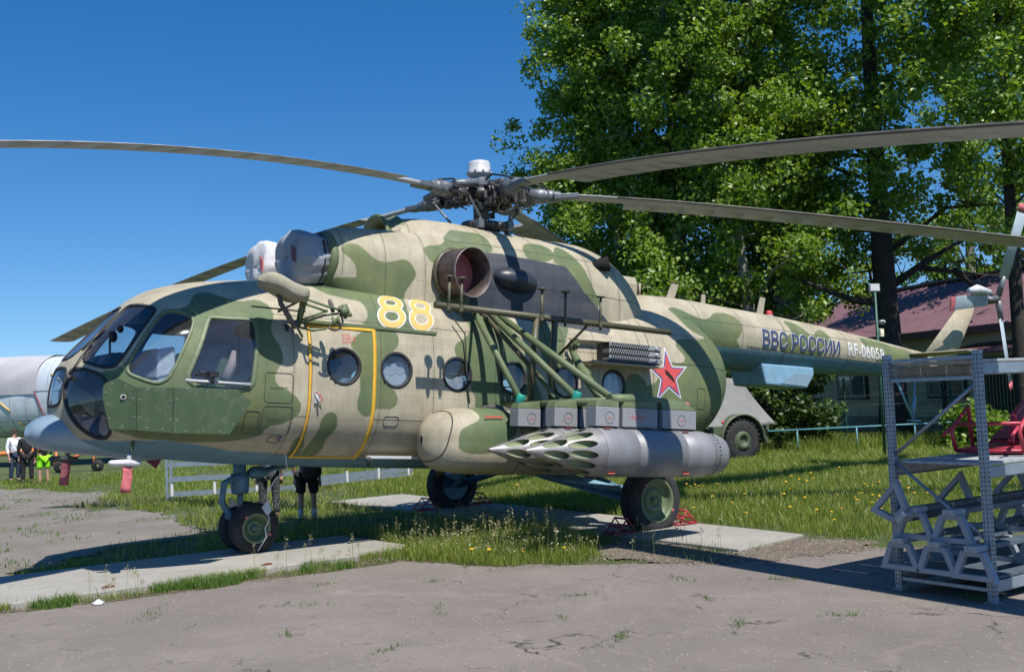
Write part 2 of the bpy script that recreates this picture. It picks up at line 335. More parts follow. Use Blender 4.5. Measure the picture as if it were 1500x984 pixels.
def asphalt_mat(name, base, crack=.5, pebble=.5, soil=0.0):
    m = bpy.data.materials.new(name); m.use_nodes = True; nt = m.node_tree; L = nt.links; b = nt.nodes['Principled BSDF']; b.inputs['Roughness'].default_value = .9; b.inputs['Specular IOR Level'].default_value = .25
    tc = N(nt, 'ShaderNodeTexCoord')
    def nz(s, d=6, ro=.6):
        n = N(nt, 'ShaderNodeTexNoise'); n.inputs['Scale'].default_value = s; n.inputs['Detail'].default_value = d; n.inputs['Roughness'].default_value = ro; L.new(tc.outputs['Object'], n.inputs['Vector']); return n
    def mix(f, A, B, mode='MIX'):
        x = N(nt, 'ShaderNodeMix', data_type='RGBA', blend_type=mode)
        for s, k in ((f, 'Factor'), (A, 'A'), (B, 'B')):
            if hasattr(s, 'links'): L.new(s, x.inputs[k])
            else: x.inputs[k].default_value = s if k == 'Factor' else tuple(s) + (1,)
        return x.outputs['Result']
    def mr(src, a, b_, lo=0., hi=1.):
        n = N(nt, 'ShaderNodeMapRange'); n.inputs[1].default_value = a; n.inputs[2].default_value = b_; n.inputs[3].default_value = lo; n.inputs[4].default_value = hi; L.new(src, n.inputs[0]); return n.outputs[0]
    c = mix(mr(nz(.55, 7).outputs[0], .35, .68), tuple(x * .80 for x in base), tuple(x * 1.17 for x in base))
    c = mix(mr(nz(2.6, 8, .7).outputs[0], .42, .72, 0, .6), c, tuple(x * y for x, y in zip(base, (.74, .73, .72))))
    c = mix(mr(nz(140, 4, .8).outputs[0], .38, .66, 0, .8), c, tuple(x * .50 for x in base))
    # light pebbles exposed in the worn surface
    v = N(nt, 'ShaderNodeTexVoronoi', feature='F1'); v.inputs['Scale'].default_value = 24; L.new(tc.outputs['Object'], v.inputs['Vector'])
    pm = N(nt, 'ShaderNodeMath', operation='MULTIPLY'); L.new(mr(v.outputs['Distance'], .20, .11), pm.inputs[0]); L.new(mr(v.outputs['Color'], .60, .66), pm.inputs[1])
    pk = N(nt, 'ShaderNodeMath', operation='MULTIPLY'); L.new(pm.outputs[0], pk.inputs[0]); pk.inputs[1].default_value = pebble
    c = mix(pk.outputs[0], c, (.50, .45, .39))
    v2 = N(nt, 'ShaderNodeTexVoronoi', feature='F1'); v2.inputs['Scale'].default_value = 60; L.new(tc.outputs['Object'], v2.inputs['Vector'])
    pm2 = N(nt, 'ShaderNodeMath', operation='MULTIPLY'); L.new(mr(v2.outputs['Distance'], .30, .2), pm2.inputs[0]); L.new(mr(v2.outputs['Color'], .6, .75), pm2.inputs[1])
    pk2 = N(nt, 'ShaderNodeMath', operation='MULTIPLY'); L.new(pm2.outputs[0], pk2.inputs[0]); pk2.inputs[1].default_value = pebble * .6
    c = mix(pk2.outputs[0], c, (.30, .28, .25))
    # cracks
    nd = nz(1.6, 5); vm = N(nt, 'ShaderNodeVectorMath', operation='SCALE'); L.new(nd.outputs['Color'], vm.inputs[0]); vm.inputs['Scale'].default_value = .9
    va = N(nt, 'ShaderNodeVectorMath', operation='ADD'); L.new(tc.outputs['Object'], va.inputs[0]); L.new(vm.outputs[0], va.inputs[1])
    crk = []
    for s_, wd in ((.42, .012), (1.15, .018)):
        vc = N(nt, 'ShaderNodeTexVoronoi', feature='DISTANCE_TO_EDGE'); vc.inputs['Scale'].default_value = s_; L.new(va.outputs[0], vc.inputs['Vector'])
        a = mr(vc.outputs[0], 0, wd, 1, 0); g = N(nt, 'ShaderNodeMath', operation='MULTIPLY'); L.new(a, g.inputs[0]); L.new(mr(nz(.7 + s_, 3).outputs[0], .50, .66), g.inputs[1]); crk.append((g.outputs[0], vc, wd))
    for g, vc, wd in crk:
        h = N(nt, 'ShaderNodeMath', operation='MULTIPLY'); L.new(mr(vc.outputs[0], 0, wd * 2.6, .8, 0), h.inputs[0]); L.new(mr(nz(.45 + s_ * .3, 4).outputs[0], .42, .62, .0, crack * .42), h.inputs[1])
        c = mix(h.outputs[0], c, tuple(min(.5, x * 1.25) for x in base))
        h2 = N(nt, 'ShaderNodeMath', operation='MULTIPLY'); L.new(g, h2.inputs[0]); h2.inputs[1].default_value = crack
        c = mix(h2.outputs[0], c, (.035, .03, .027))
    if soil: c = mix(mr(nz(1.2, 8, .7).outputs[0], .46, .60, 0, soil), c, (.17, .15, .11))
    L.new(c, b.inputs['Base Color'])
    sm = N(nt, 'ShaderNodeMath', operation='ADD'); L.new(nz(110, 8, .8).outputs[0], sm.inputs[0]); L.new(mr(v.outputs['Distance'], .25, .1, 0, .5), sm.inputs[1])
    bp = N(nt, 'ShaderNodeBump'); bp.inputs['Strength'].default_value = .7; bp.inputs['Distance'].default_value = .012; L.new(sm.outputs[0], bp.inputs['Height']); L.new(bp.outputs[0], b.inputs['Normal'])
    return m
M['soil'] = ground_mat(); M['asphalt'] = asphalt_mat('worn_asphalt', (.268, .236, .206), 1.0, 1.0); M['old_asphalt'] = asphalt_mat('old_asphalt', (.265, .24, .21), .5, .5, .75)
M['concrete'] = asphalt_mat('concrete', (.44, .42, .37), .30, .25); M['gravel'] = asphalt_mat('gravel', (.20, .165, .13), 0, 1.2)
def grid_sheet(name, x0, x1, y0, y1, st, m, keep=None, dz=0.0, parent=None):
    xs = np.arange(x0, x1 + st / 2, st); ys = np.arange(y0, y1 + st / 2, st); X, Y = np.meshgrid(xs, ys, indexing='ij')
    V = np.stack([X, Y, gz(X, Y) + dz], -1).reshape(-1, 3); n, m_ = X.shape; i = np.arange(n * m_).reshape(n, m_)
    F = np.stack([i[:-1, :-1], i[1:, :-1], i[1:, 1:], i[:-1, 1:]], -1).reshape(-1, 4)
    if keep is not None:
        c = V[F].mean(1)[:, :2]; F = F[keep(c)]; us = np.unique(F); mp = np.full(len(V), -1); mp[us] = np.arange(len(us)); V = V[us]; F = mp[F]
    return mesh_np(name, V, F, m, parent, True)
def big_ground():
    xs = np.concatenate([[-900, -300, -120], np.arange(-40, 60, 1.0), [120, 300, 900]]); ys = np.concatenate([[-300, -80, -30], np.arange(-20, 60, 1.0), [120, 300, 1000]])
    X, Y = np.meshgrid(xs, ys, indexing='ij'); V = np.stack([X, Y, gz(X, Y) - .012], -1).reshape(-1, 3); n, m_ = X.shape; i = np.arange(n * m_).reshape(n, m_)
    F = np.stack([i[:-1, :-1], i[1:, :-1], i[1:, 1:], i[:-1, 1:]], -1).reshape(-1, 4)
    tag(mesh_np('ground', V, F, M['soil'], None, True), kind='structure', label='grassy soil ground running out to the fence and trees')
big_ground()
ASPH = [(-60, -1.5), (-6.65, -1.5), (-6.1, -1.62), (-5.55, -1.72), (-4.75, -1.70), (-3.5, -1.82), (-2.7, -1.75), (-2.5, -2.3), (-2.38, -3.1), (-2.0, -3.2), (-1.6, -3.5), (-1.1, -3.95), (-.72, -4.36), (-.33, -4.45), (.56, -4.6), (.85, -5.06), (1.1, -5.4), (2.2, -6.1), (4.5, -6.9), (9, -8.5), (20, -12), (40, -30), (-60, -30)]
def keep_asph(c): return sdf_poly(c, ASPH) + .035 * smooth_noise(c, 6, 3) + .05 * smooth_noise(c, 1.8, 9) < 0
tag(grid_sheet('asphalt_apron', -14, 12, -16, -1.1, .06, M['asphalt'], keep_asph, 0.0), kind='structure', label='cracked grey asphalt apron in the foreground with exposed pebbles')
OLD = [(-30, .3), (-6.3, .8), (-5.0, 2.0), (-3.7, 2.6), (-2.9, 3.6), (-2.7, 6), (-3.0, 8.8), (-2.8, 11.5), (-1.6, 13.6), (-1.0, 16.8), (-1.4, 20), (-4, 26), (-30, 30)]
def keep_old(c): return sdf_poly(c, OLD) + .22 * smooth_noise(c, 1.6, 5) + .08 * smooth_noise(c, 7, 8) < 0
tag(grid_sheet('old_pavement', -16, 0, -.2, 26, .12, M['old_asphalt'], keep_old, 0.0), kind='structure', label='old weed-grown pavement behind the nose of the helicopter')
def slab(name, poly, z, label):
    o = MB().prism([(x, y, -.1) for x, y in poly], (0, 0, z + .1)).build(name, M['concrete'], None, bevel=.012); tag(o, label, kind='structure'); return o
slab('concrete_slab', [(-8.6, -1.30), (-6.65, -1.37), (-4.65, -1.42), (-3.6, -1.36), (-2.5, -1.38), (-2.25, -1.05), (-2.35, .42), (-5, .45), (-8.6, .5)], .06, 'pale concrete slab strip under the nose wheels')
for y0, y1 in ((-4.25, -1.265), (-1.25, 1.735), (1.75, 5.1)):
    slab('concrete_slab', [(-.06, y0), (1.25, y0 + (.18 if y0 < -4 else 0)), (1.32, y1), (-.06 if y1 < 5 else -.2, y1)], .035, 'pale concrete slab under the main wheels of the helicopter')
GRAV = [(-1.2, -3.6), (-.9, -2.75), (-.1, -2.6), (-.1, -4.3), (1.25, -4.1), (1.3, -5.0), (.5, -5.1), (-.8, -4.5)]
tag(grid_sheet('gravel_patch', -1.8, 2.0, -5.6, -2.2, .04, M['gravel'], lambda c: sdf_poly(c, GRAV) + .06 * smooth_noise(c, 5, 2) + .05 * smooth_noise(c, 13, 4) < 0, .006), kind='structure', label='brown gravel patch at the end of the slab')
# ------------------------------------------------------------------ helicopter: lofted skin
# Helicopter-local coordinates: x aft from the nose tip, y to starboard, z up. The root empty sits between the main wheels,
# pitched nose-up as the machine stands on its gear.
TH = 0.07897634596; OX = 6.6
HROOT = empty('camouflage_helicopter', (0.5682233, 0, 0.06622958), 0, 'tan and green camouflaged military transport helicopter with yellow 88 standing on its wheels', 'helicopter')
HROOT.rotation_euler = (0, TH, 0)
def hp(o):                                  # child stored in local coordinates
    o.parent = HROOT; o.location = (-OX, 0, 0); return o
def HB(mb, name, m, bevel=0, parent=None):
    o = mb.build(name, m, None, bevel)
    if parent is None: return hp(o)
    o.parent = parent; return o
def interp(tab, x, c):
    xs = tab[:, 0]; ys = tab[:, c]; h = np.diff(xs); d = np.diff(ys) / h; m = np.zeros_like(ys); m[0] = d[0]; m[-1] = d[-1]
    for i in range(1, len(xs) - 1):
        if d[i - 1] * d[i] > 0: w1 = 2 * h[i] + h[i - 1]; w2 = h[i] + 2 * h[i - 1]; m[i] = (w1 + w2) / (w1 / d[i - 1] + w2 / d[i])
    x = np.clip(x, xs[0], xs[-1]); i = np.clip(np.searchsorted(xs, x) - 1, 0, len(xs) - 2); t = (x - xs[i]) / h[i]
    return (2 * t**3 - 3 * t**2 + 1) * ys[i] + (t**3 - 2 * t**2 + t) * h[i] * m[i] + (-2 * t**3 + 3 * t**2) * ys[i + 1] + (t**3 - t**2) * h[i] * m[i + 1]
# x, halfwidth, ztop, zbot, zc, nU, nL
FT=np.array([
(0.00,0.00,1.33,1.27,1.30,2.0,2.0),
(0.01,0.14,1.48,1.14,1.31,2.0,2.0),
(0.04,0.30,1.61,1.02,1.32,2.05,2.0),
(0.10,0.49,1.74,0.94,1.34,2.1,2.1),
(0.20,0.69,1.87,0.87,1.36,2.15,2.1),
(0.35,0.87,2.04,0.82,1.38,2.2,2.2),
(0.55,1.01,2.27,0.78,1.40,2.25,2.25),
(0.72,1.09,2.45,0.755,1.42,2.25,2.3),
(0.95,1.155,2.60,0.735,1.44,2.25,2.35),
(1.30,1.215,2.71,0.71,1.46,2.25,2.4),
(1.75,1.245,2.79,0.68,1.48,2.32,2.45),
(2.20,1.25,2.84,0.66,1.50,2.38,2.5),
(2.60,1.25,2.86,0.655,1.51,2.6,2.5),
(3.20,1.25,2.88,0.64,1.52,3.0,2.5),
(7.00,1.25,2.90,0.63,1.52,3.0,2.5),
(7.60,1.25,3.00,0.66,1.55,2.75,2.45),
(8.10,1.235,3.12,0.73,1.62,2.45,2.35),
(8.60,1.18,3.18,0.84,1.72,2.2,2.25),
(9.05,1.05,3.10,0.98,1.82,2.05,2.15),
(9.42,0.88,2.96,1.14,1.92,2.0,2.1),
(9.68,0.71,2.82,1.32,2.00,2.0,2.05),
(9.90,0.51,2.65,1.54,2.06,2.0,2.0),
(10.04,0.33,2.48,1.74,2.09,2.0,2.0),
(10.11,0.18,2.32,1.90,2.10,2.0,2.0),
(10.14,0.00,2.14,2.06,2.10,2.0,2.0),
])
BT=np.array([
(7.40,0.62,3.02,1.90,2.50,2.0,2.0),
(8.00,0.62,3.22,2.00,2.62,2.0,2.0),
(8.50,0.60,3.33,2.10,2.72,2.0,2.0),
(9.20,0.55,3.35,2.22,2.79,2.0,2.0),
(10.2,0.52,3.325,2.28,2.80,2.0,2.0),
(11.38,0.50,3.29,2.29,2.79,2.0,2.0),
(13.0,0.42,3.21,2.36,2.785,2.0,2.0),
(15.0,0.31,3.06,2.44,2.75,2.0,2.0),
(16.3,0.22,2.96,2.50,2.73,2.0,2.0),
])
CT=np.array([
(3.95,0.36,3.83,3.20,3.52,2.0,2.0),
(4.10,0.44,3.88,2.75,3.42,2.1,2.2),
(4.40,0.60,3.92,2.40,3.25,2.15,2.8),
(4.80,0.82,3.925,2.30,3.10,2.15,4.0),
(5.30,0.91,3.91,2.25,3.02,2.1,6.0),
(6.20,0.93,3.90,2.25,3.00,2.1,6.0),
(6.90,0.91,3.91,2.25,2.98,2.1,6.0),
(7.30,0.87,3.84,2.25,2.94,2.1,6.0),
(7.60,0.82,3.69,2.30,2.90,2.1,6.0),
(7.80,0.77,3.45,2.35,2.86,2.1,5.0),
(7.92,0.72,3.20,2.40,2.80,2.1,4.0),
])
NT=np.array([
(2.80,0.31,3.46,2.78,3.12,2.0,2.0),
(2.88,0.35,3.50,2.68,3.11,2.05,2.2),
(3.15,0.39,3.56,2.50,3.07,2.1,2.8),
(3.70,0.42,3.60,2.35,3.03,2.15,4.0),
(4.20,0.44,3.62,2.30,3.00,2.15,5.0),
(4.80,0.45,3.60,2.30,2.98,2.15,5.0),
(5.40,0.41,3.46,2.30,2.95,2.15,5.0),
])
def S(tab, x, a, yo=0.0):
    x = np.asarray(x, float); a = np.asarray(a, float); x, a = np.broadcast_arrays(x, a)
    w_, zt, zb, zc, nU, nL = [interp(tab, x, k) for k in range(1, 7)]
    up_ = np.cos(a) >= 0; n = np.where(up_, nU, nL); c = np.abs(np.cos(a))**(2 / n); s = np.abs(np.sin(a))**(2 / n) * np.sign(np.sin(a))
    return np.stack([x, yo - w_ * s, np.where(up_, zc + (zt - zc) * c, zc - (zc - zb) * c)], -1)
def SN(tab, x, a, yo=0.0):
    e = 1e-3; n = np.cross(S(tab, np.asarray(x) + e, a, yo) - S(tab, np.asarray(x) - e, a, yo), S(tab, x, np.asarray(a) + e, yo) - S(tab, x, np.asarray(a) - e, yo))
    n /= np.linalg.norm(n, axis=-1, keepdims=True) + 1e-12
    p = S(tab, x, a, yo); c = np.stack([p[..., 0], np.full(p.shape[:-1], yo), interp(tab, p[..., 0], 4)], -1)
    sg = np.sign(((p - c) * n).sum(-1, keepdims=True)); sg[sg == 0] = 1; return n * sg
def a_of(tab, x, z, side=-1):
    """section angle on the port side (side=-1) at height z"""
    zt, zb, zc, nU, nL = [interp(tab, np.asarray(x, float), k) for k in (2, 3, 4, 5, 6)]
    z = np.asarray(z, float); upm = z >= zc; r = np.where(upm, (z - zc) / (zt - zc), (zc - z) / (zc - zb)); r = np.clip(r, 0, 1); n = np.where(upm, nU, nL)
    a = np.arccos(r**(n / 2)); a = np.where(upm, a, PI - a); return a if side < 0 else -a
def P_side(tab, x, z, off=0.0, side=-1, yo=0.0):
    a = a_of(tab, x, z, side); return S(tab, x, a, yo) + SN(tab, x, a, yo) * off
CAMO_G = [[(0.26,1.61),(0.45,1.64),(0.62,1.94),(0.86,2.29),(1.03,2.32),(1.14,2.38),(1.22,2.51),(1.36,2.56),(1.45,2.53),(1.57,2.48),(1.69,2.46),(1.89,2.51),(2.0,2.43),(2.02,2.32),(1.95,2.18),(1.98,2.07),(2.06,1.95),(2.08,1.81),(1.98,1.68),(1.99,1.55),(2.16,1.49),(2.29,1.39),(2.31,1.26),(2.17,1.14),(1.94,1.1),(1.91,0.98),(1.36,0.9),(0.49,0.95),(0.32,1.22)],
[(2.92,3.25),(3.01,3.31),(3.14,3.32),(3.23,3.25),(3.32,3.17),(3.45,3.12),(3.61,3.15),(3.75,3.2),(3.85,3.16),(3.92,3.04),(3.92,2.93),(3.83,2.84),(3.7,2.79),(3.44,2.78),(3.24,2.8),(3.09,2.84),(3.13,2.93),(3.11,3.05),(3.02,3.13),(2.94,3.18)],
[(2.62,2.78),(2.70,2.67),(2.95,2.61),(3.09,2.61),(3.15,2.54),(3.16,2.43),(3.11,2.35),(3.01,2.29),(3.92,2.29),(3.77,2.33),(3.71,2.5),(3.76,2.71),(3.80,2.9),(3.53,2.9),(3.22,2.9),(2.8,2.88)],
[(3.03,2.22),(2.91,2.12),(2.87,2.02),(2.98,1.95),(3.0,1.79),(2.99,1.68),(3.02,1.57),(2.98,1.44),(2.98,1.33),(3.06,1.25),(3.15,1.24),(3.23,1.34),(3.32,1.34),(3.44,1.34),(3.52,1.42),(3.49,1.54),(3.36,1.65),(3.3,1.75),(3.34,1.92),(3.42,1.99),(3.5,2.07),(3.53,2.17),(3.48,2.28),(3.21,2.28)],
[(2.5,0.94),(2.55,1.05),(2.56,1.21),(2.64,1.29),(2.73,1.27),(2.77,1.16),(2.75,1.06),(2.67,0.98),(2.72,0.84),(2.58,0.7),(2.48,0.78)],
[(2.29,0.97),(2.39,1.02),(2.46,0.92),(2.49,0.7),(2.36,0.7)],
[(4.05,3.37),(4.1,3.42),(4.33,3.46),(4.43,3.53),(4.58,3.7),(4.65,3.75),(4.77,3.73),(4.9,3.74),(5.03,3.74),(5.13,3.7),(5.16,3.5),(5.02,3.42),(4.92,3.15),(4.88,2.92),(4.6,2.8),(4.33,2.88),(4.39,2.99),(4.4,3.06),(4.32,3.12),(4.2,3.18),(4.09,3.25),(4.05,3.33)],
[(4.19,2.86),(4.30,2.68),(4.42,2.6),(4.56,2.47),(4.57,2.35),(4.47,2.25),(4.32,2.18),(4.29,2.08),(4.36,1.95),(4.56,1.79),(4.51,1.66),(4.61,1.54),(4.59,1.4),(4.76,1.3),(5.7,1.3),(5.65,1.58),(5.61,1.63),(5.42,2.06),(5.22,2.28),(5.08,2.6),(5.0,2.88),(4.7,2.95),(4.26,2.95)],
[(5.62,2.70),(6.30,2.72),(6.2,2.5),(6.05,2.29),(5.99,2.08),(6.17,1.83),(6.24,1.6),(6.03,1.42),(5.8,1.51),(5.72,1.87),(5.63,2.15)],
[(7.48,1.83),(7.47,1.38),(7.8,.8),(8.19,.6),(9.5,.6),(10.4,1.8),(10.2,2.9),(9.3,2.74),(9.0,2.60),(8.35,2.58),(8.16,2.47),(8.27,2.35),(8.35,2.28),(8.28,2.2),(8.05,2.17),(7.87,2.12),(7.76,2.02),(7.7,1.91),(7.6,1.85)],
[(7.12,1.95),(7.29,1.99),(7.42,1.93),(7.48,1.85),(7.47,1.66),(7.07,1.64),(7.04,1.77)],
[(8.60,3.06),(8.72,3.13),(8.92,3.11),(9.09,3.05),(9.38,2.98),(9.55,3.03),(9.72,3.14),(10.09,3.16),(10.27,3.07),(10.3,2.88),(10.13,2.70),(9.91,2.60),(9.76,2.58),(9.24,2.64),(8.68,2.74),(8.60,2.91)],
[(11.5,3.18),(11.84,3.17),(12.01,3.05),(12.12,2.95),(12.25,2.98),(12.36,3.08),(12.58,3.1),(12.73,2.95),(12.66,2.88),(12.49,2.64),(12.05,2.58),(11.26,2.58),(11.2,2.83),(11.58,2.94),(11.56,3.04)],
[(13.7,3.08),(14.26,3.06),(14.61,3.02),(14.85,2.97),(15.33,2.96),(15.6,2.84),(14.33,2.60),(14.12,2.60),(14.15,2.83),(13.91,2.86),(13.73,2.93)],
[(5.68,3.65),(5.89,3.72),(6.13,3.72),(6.23,3.64),(6.13,3.48),(5.87,3.42),(5.65,3.44)],
[(6.34,3.76),(6.51,3.68),(6.66,3.46),(6.74,3.21),(6.88,3.0),(7.1,2.80),(6.95,2.72),(6.53,3.09),(6.26,3.41),(6.09,3.46)],
[(16.1,3.0),(16.35,3.25),(16.75,3.28),(16.95,3.1),(17.0,2.9),(16.2,2.8)]]
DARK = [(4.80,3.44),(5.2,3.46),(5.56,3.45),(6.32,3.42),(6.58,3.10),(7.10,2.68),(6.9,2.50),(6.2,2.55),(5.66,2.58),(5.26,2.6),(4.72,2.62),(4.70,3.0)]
BELLY_X = np.array([0, .47, .7, .93, 1.29, 1.68, 2.08, 2.53, 4.25, 6, 8, 8.9, 9.6, 20]); BELLY_Z = np.array([.93, .91, .92, .93, .89, .83, .82, .78, .77, .77, .80, .6, .2, .2])
def camo_attrs(V, boom=False, glass_nose=False):
    P = V[:, [0, 2]].copy(); stb = V[:, 1] > .12; P[stb, 0] = P[stb, 0] + .55 * np.sin(P[stb, 0] * 1.3) + .35
    g = np.full(len(P), 1e3)
    for poly in CAMO_G:
        pc = chaikin(poly, 1); lo = pc.min(0) - .3; hi = pc.max(0) + .3; m_ = ((P > lo) & (P < hi)).all(1)
        if m_.any(): g[m_] = np.minimum(g[m_], sdf_poly(P[m_], pc))
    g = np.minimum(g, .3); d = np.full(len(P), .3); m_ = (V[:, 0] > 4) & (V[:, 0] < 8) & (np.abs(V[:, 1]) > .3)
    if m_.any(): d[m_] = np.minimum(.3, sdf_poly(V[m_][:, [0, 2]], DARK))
    if boom: b = V[:, 2] - np.interp(V[:, 0], [8, 10.6, 12.7, 14.3, 16.3], [2.58, 2.60, 2.61, 2.63, 2.64])
    else: b = V[:, 2] - np.interp(V[:, 0], BELLY_X, BELLY_Z)
    return dict(green=g, blue=np.clip(b, -.3, .3), dark=d)
class Skin:
    """a lofted shell on a fine grid, with openings cut along smooth outlines"""
    def __init__(s, tab, xs, n_a, yo=0.0, sdfs=(), a0=0.0, a1=2 * PI):
        s.tab = tab; s.yo = yo; full = abs(a1 - a0 - 2 * PI) < 1e-6
        aa = np.linspace(a0, a1, n_a + 1)[: n_a if full else n_a + 1]
        X, A = np.meshgrid(xs, aa, indexing='ij'); nx, na = X.shape; x = X.ravel().copy(); a = A.ravel().copy()
        i = np.arange(nx * na).reshape(nx, na); j = np.roll(i, -1, 1) if full else i[:, 1:]; i0 = i if full else i[:, :-1]
        F = np.stack([i0[:-1], i0[1:], j[1:], j[:-1]], -1).reshape(-1, 4)
        hx = np.gradient(np.asarray(xs, float)).repeat(na)
        for f in sdfs:                                     # snap grid points on to the outline
            for it in range(3):
                P = S(tab, x, a, yo); d = f(P)
                e = 1e-4; gx = (f(S(tab, x + e, a, yo)) - d) / e; ga = (f(S(tab, x, a + e, yo)) - d) / e
                ra = np.maximum(.15, np.hypot(P[:, 1] - yo, P[:, 2] - interp(tab, x, 4))); g2 = gx**2 + (ga / ra)**2 + 1e-12
                dist = np.abs(d) / np.sqrt(g2); st = np.minimum(hx, 2 * PI / n_a * ra) * (.62 if it == 0 else .1 if it else .3)
                if it == 0: near = (dist < st) & (x > xs[0] + 1e-6) & (x < xs[-1] - 1e-6)
                x = np.where(near, x - d * gx / g2, x); a = np.where(near, a - d * ga / ra**2 / g2, a)
        s.x, s.a = x, a; s.P = S(tab, x, a, yo); s.Nn = SN(tab, x, a, yo); s.F = F; s.hole = np.full(len(F), -1)
        c = s.P[F].mean(1)
        for k, f in enumerate(sdfs): s.hole[(s.hole < 0) & (f(c) < 0)] = k
    def mesh(s, name, faces, m, off=0.0, smooth=True, attrs=None, parent=None, flip=False):
        us = np.unique(faces); mp = np.full(len(s.P), -1); mp[us] = np.arange(len(us)); V = s.P[us] + s.Nn[us] * off; F = mp[faces]
        # orient outward
        n = np.cross(V[F[:, 1]] - V[F[:, 0]], V[F[:, 2]] - V[F[:, 0]]); sg = (n * s.Nn[us][F[:, 0]]).sum(1) < 0
        if flip: sg = ~sg
        F = F.copy(); F[sg] = F[sg][:, ::-1]
        o = mesh_np(name, V, F, m, None, smooth, attrs=attrs(V) if attrs else None)
        return hp(o) if parent is None else (setattr(o, 'parent', parent) or o)
    def loops(s, k):
        F = s.F[s.hole == k]; E = {}
        for f in F:
            for q in range(4):
                e = (f[q], f[(q + 1) % 4]); key = (min(e), max(e)); E[key] = None if key in E else e
        nx = {e[0]: e[1] for e in E.values() if e}
        L = []
        while nx:
            st = next(iter(nx)); c = st; l = []
            while c in nx: l.append(c); c = nx.pop(c)
            if len(l) > 4: L.append(l)
        return L
    def ring(s, name, k, m, w_out=.03, w_in=.012, h=.008, depth=.035, parent=None, exact=None):
        """raised frame along an opening with its reveal"""
        mb = MB()
        if exact is not None and not len(exact): return None
        for l in ([0] if exact is not None else s.loops(k)):
            if exact is not None: P, n = exact; l = range(len(P))
            else:
                P = s.P[l].copy(); n = s.Nn[l]
                for _ in range(5): P = (np.roll(P, 1, 0) + 2 * P + np.roll(P, -1, 0)) / 4
                n = np.roll(n, 1, 0) + n + np.roll(n, -1, 0); n /= np.linalg.norm(n, axis=1, keepdims=True)
            t = np.roll(P, -1, 0) - np.roll(P, 1, 0)
            for _ in range(2): t = (np.roll(t, 1, 0) + t * 2 + np.roll(t, -1, 0))
            t /= np.linalg.norm(t, axis=1, keepdims=True) + 1e-12; b = np.cross(n, t)
            ctr = P.mean(0); 
            if ((P - ctr) * b).sum() < 0: b = -b
            prof = [(-w_in, -depth), (-w_in, h * .5), (-w_in * .3, h), (w_out * .8, h), (w_out, -.002)]
            rings = [[Vector(P[i] + b[i] * o_ + n[i] * z_) for o_, z_ in prof] for i in range(len(l))]
            rings.append(rings[0]); mb.loft(rings, close=False, cap=False, smooth=True)
        return HB(mb, name, m, parent=parent)
C0 = np.array([1.4, 0, 1.4])
def azel(P): d = P - C0; return np.stack([np.degrees(np.arctan2(-d[:, 1], -d[:, 0])), np.degrees(np.arctan2(d[:, 2], np.hypot(d[:, 0], d[:, 1])))], -1)
PANES = dict(
 windscreen_pane=[(18.8,15.0),(17.0,51.4),(38.1,48.6),(51.3,44.6),(51.7,40.5),(41.9,12.0),(36.9,10.9),(30.4,12.1)],
 quarter_window=[(45.6,9.3),(48.8,20.6),(56.9,43.0),(66.3,43.0),(74.5,40.5),(75.9,36.3),(67.4,12.7),(64.7,7.3),(60.5,4.8),(55.3,5.8)],
 sliding_window=[(72.2,4.6),(78.4,21.0),(84.7,39.6),(87.3,40.0),(108.5,37.3),(109.6,34.5),(105.7,14.6),(104.4,3.2)],
 chin_window=[(15.4,10.9),(25.1,10.0),(35.0,7.6),(38.6,4.2),(39.3,-8.7),(37.9,-17.8),(32.7,-22.0),(28.0,-21.2),(24.5,-17.6),(21.2,-13.0),(17.6,-8.0),(15.2,-3.5),(13.8,3.5)])
CEN = dict(centre_windscreen=[(-12.2,16.0),(12.2,16.0),(13.3,51.5),(-13.3,51.5)], centre_chin_window=[(-11.5,11.2),(11.5,11.2),(11.8,3),(11.4,-5.6),(-11.4,-5.6),(-11.8,3)])
names = []; sdfs = []; exacts = []
def surf_xa(tab, P):
    x = P[:, 0]; w_, zt, zb, zc, nU, nL = [interp(tab, x, k) for k in range(1, 7)]; u = P[:, 2] >= zc; n = np.where(u, nU, nL); h = np.where(u, zt - zc, zc - zb)
    p = (np.abs(P[:, 1]) / w_) ** (n / 2); q = (np.abs(P[:, 2] - zc) / h) ** (n / 2); return x, np.arctan2(p * -np.sign(P[:, 1] + 1e-12), q * np.where(u, 1, -1)), np.hypot(p, q)
def azel_outline(poly):
    pc = chaikin(poly, 2, .2); q = []
    for a, b in zip(pc, np.roll(pc, -1, 0)):
        m_ = max(1, int(np.linalg.norm(b - a) / 1.2)); q += [a + (b - a) * i / m_ for i in range(m_)]
    q = np.radians(np.array(q)); d = np.stack([-np.cos(q[:, 1]) * np.cos(q[:, 0]), -np.cos(q[:, 1]) * np.sin(q[:, 0]), np.sin(q[:, 1])], -1); lo = np.full(len(d), .05); hi = np.full(len(d), 2.2)
    for _ in range(40):
        t = (lo + hi) / 2; P = C0 + d * t[:, None]; ins = (surf_xa(FT, P)[2] < 1) & (P[:, 0] > .0006); lo = np.where(ins, t, lo); hi = np.where(ins, hi, t)
    P = C0 + d * lo[:, None]; x, a, _ = surf_xa(FT, P); return S(FT, x, a), SN(FT, x, a)
def deg_sdf(poly, nn=2): pc = chaikin(poly, nn, .2); return lambda P: sdf_poly(azel(P), pc)
for k, v in PANES.items():
    names.append((k, -1)); sdfs.append(deg_sdf(v)); exacts.append(azel_outline(v)); names.append((k, 1)); sdfs.append(deg_sdf([(-a_, e_) for a_, e_ in v])); exacts.append(azel_outline([(-a_, e_) for a_, e_ in v]))
for k, v in CEN.items(): names.append((k, 0)); sdfs.append(deg_sdf(v, 2)); exacts.append(azel_outline(v))
xs = np.concatenate([[0.0005, .002, .004, .007], np.linspace(.011, .1, 14), np.linspace(.115, 2.2, 130)])
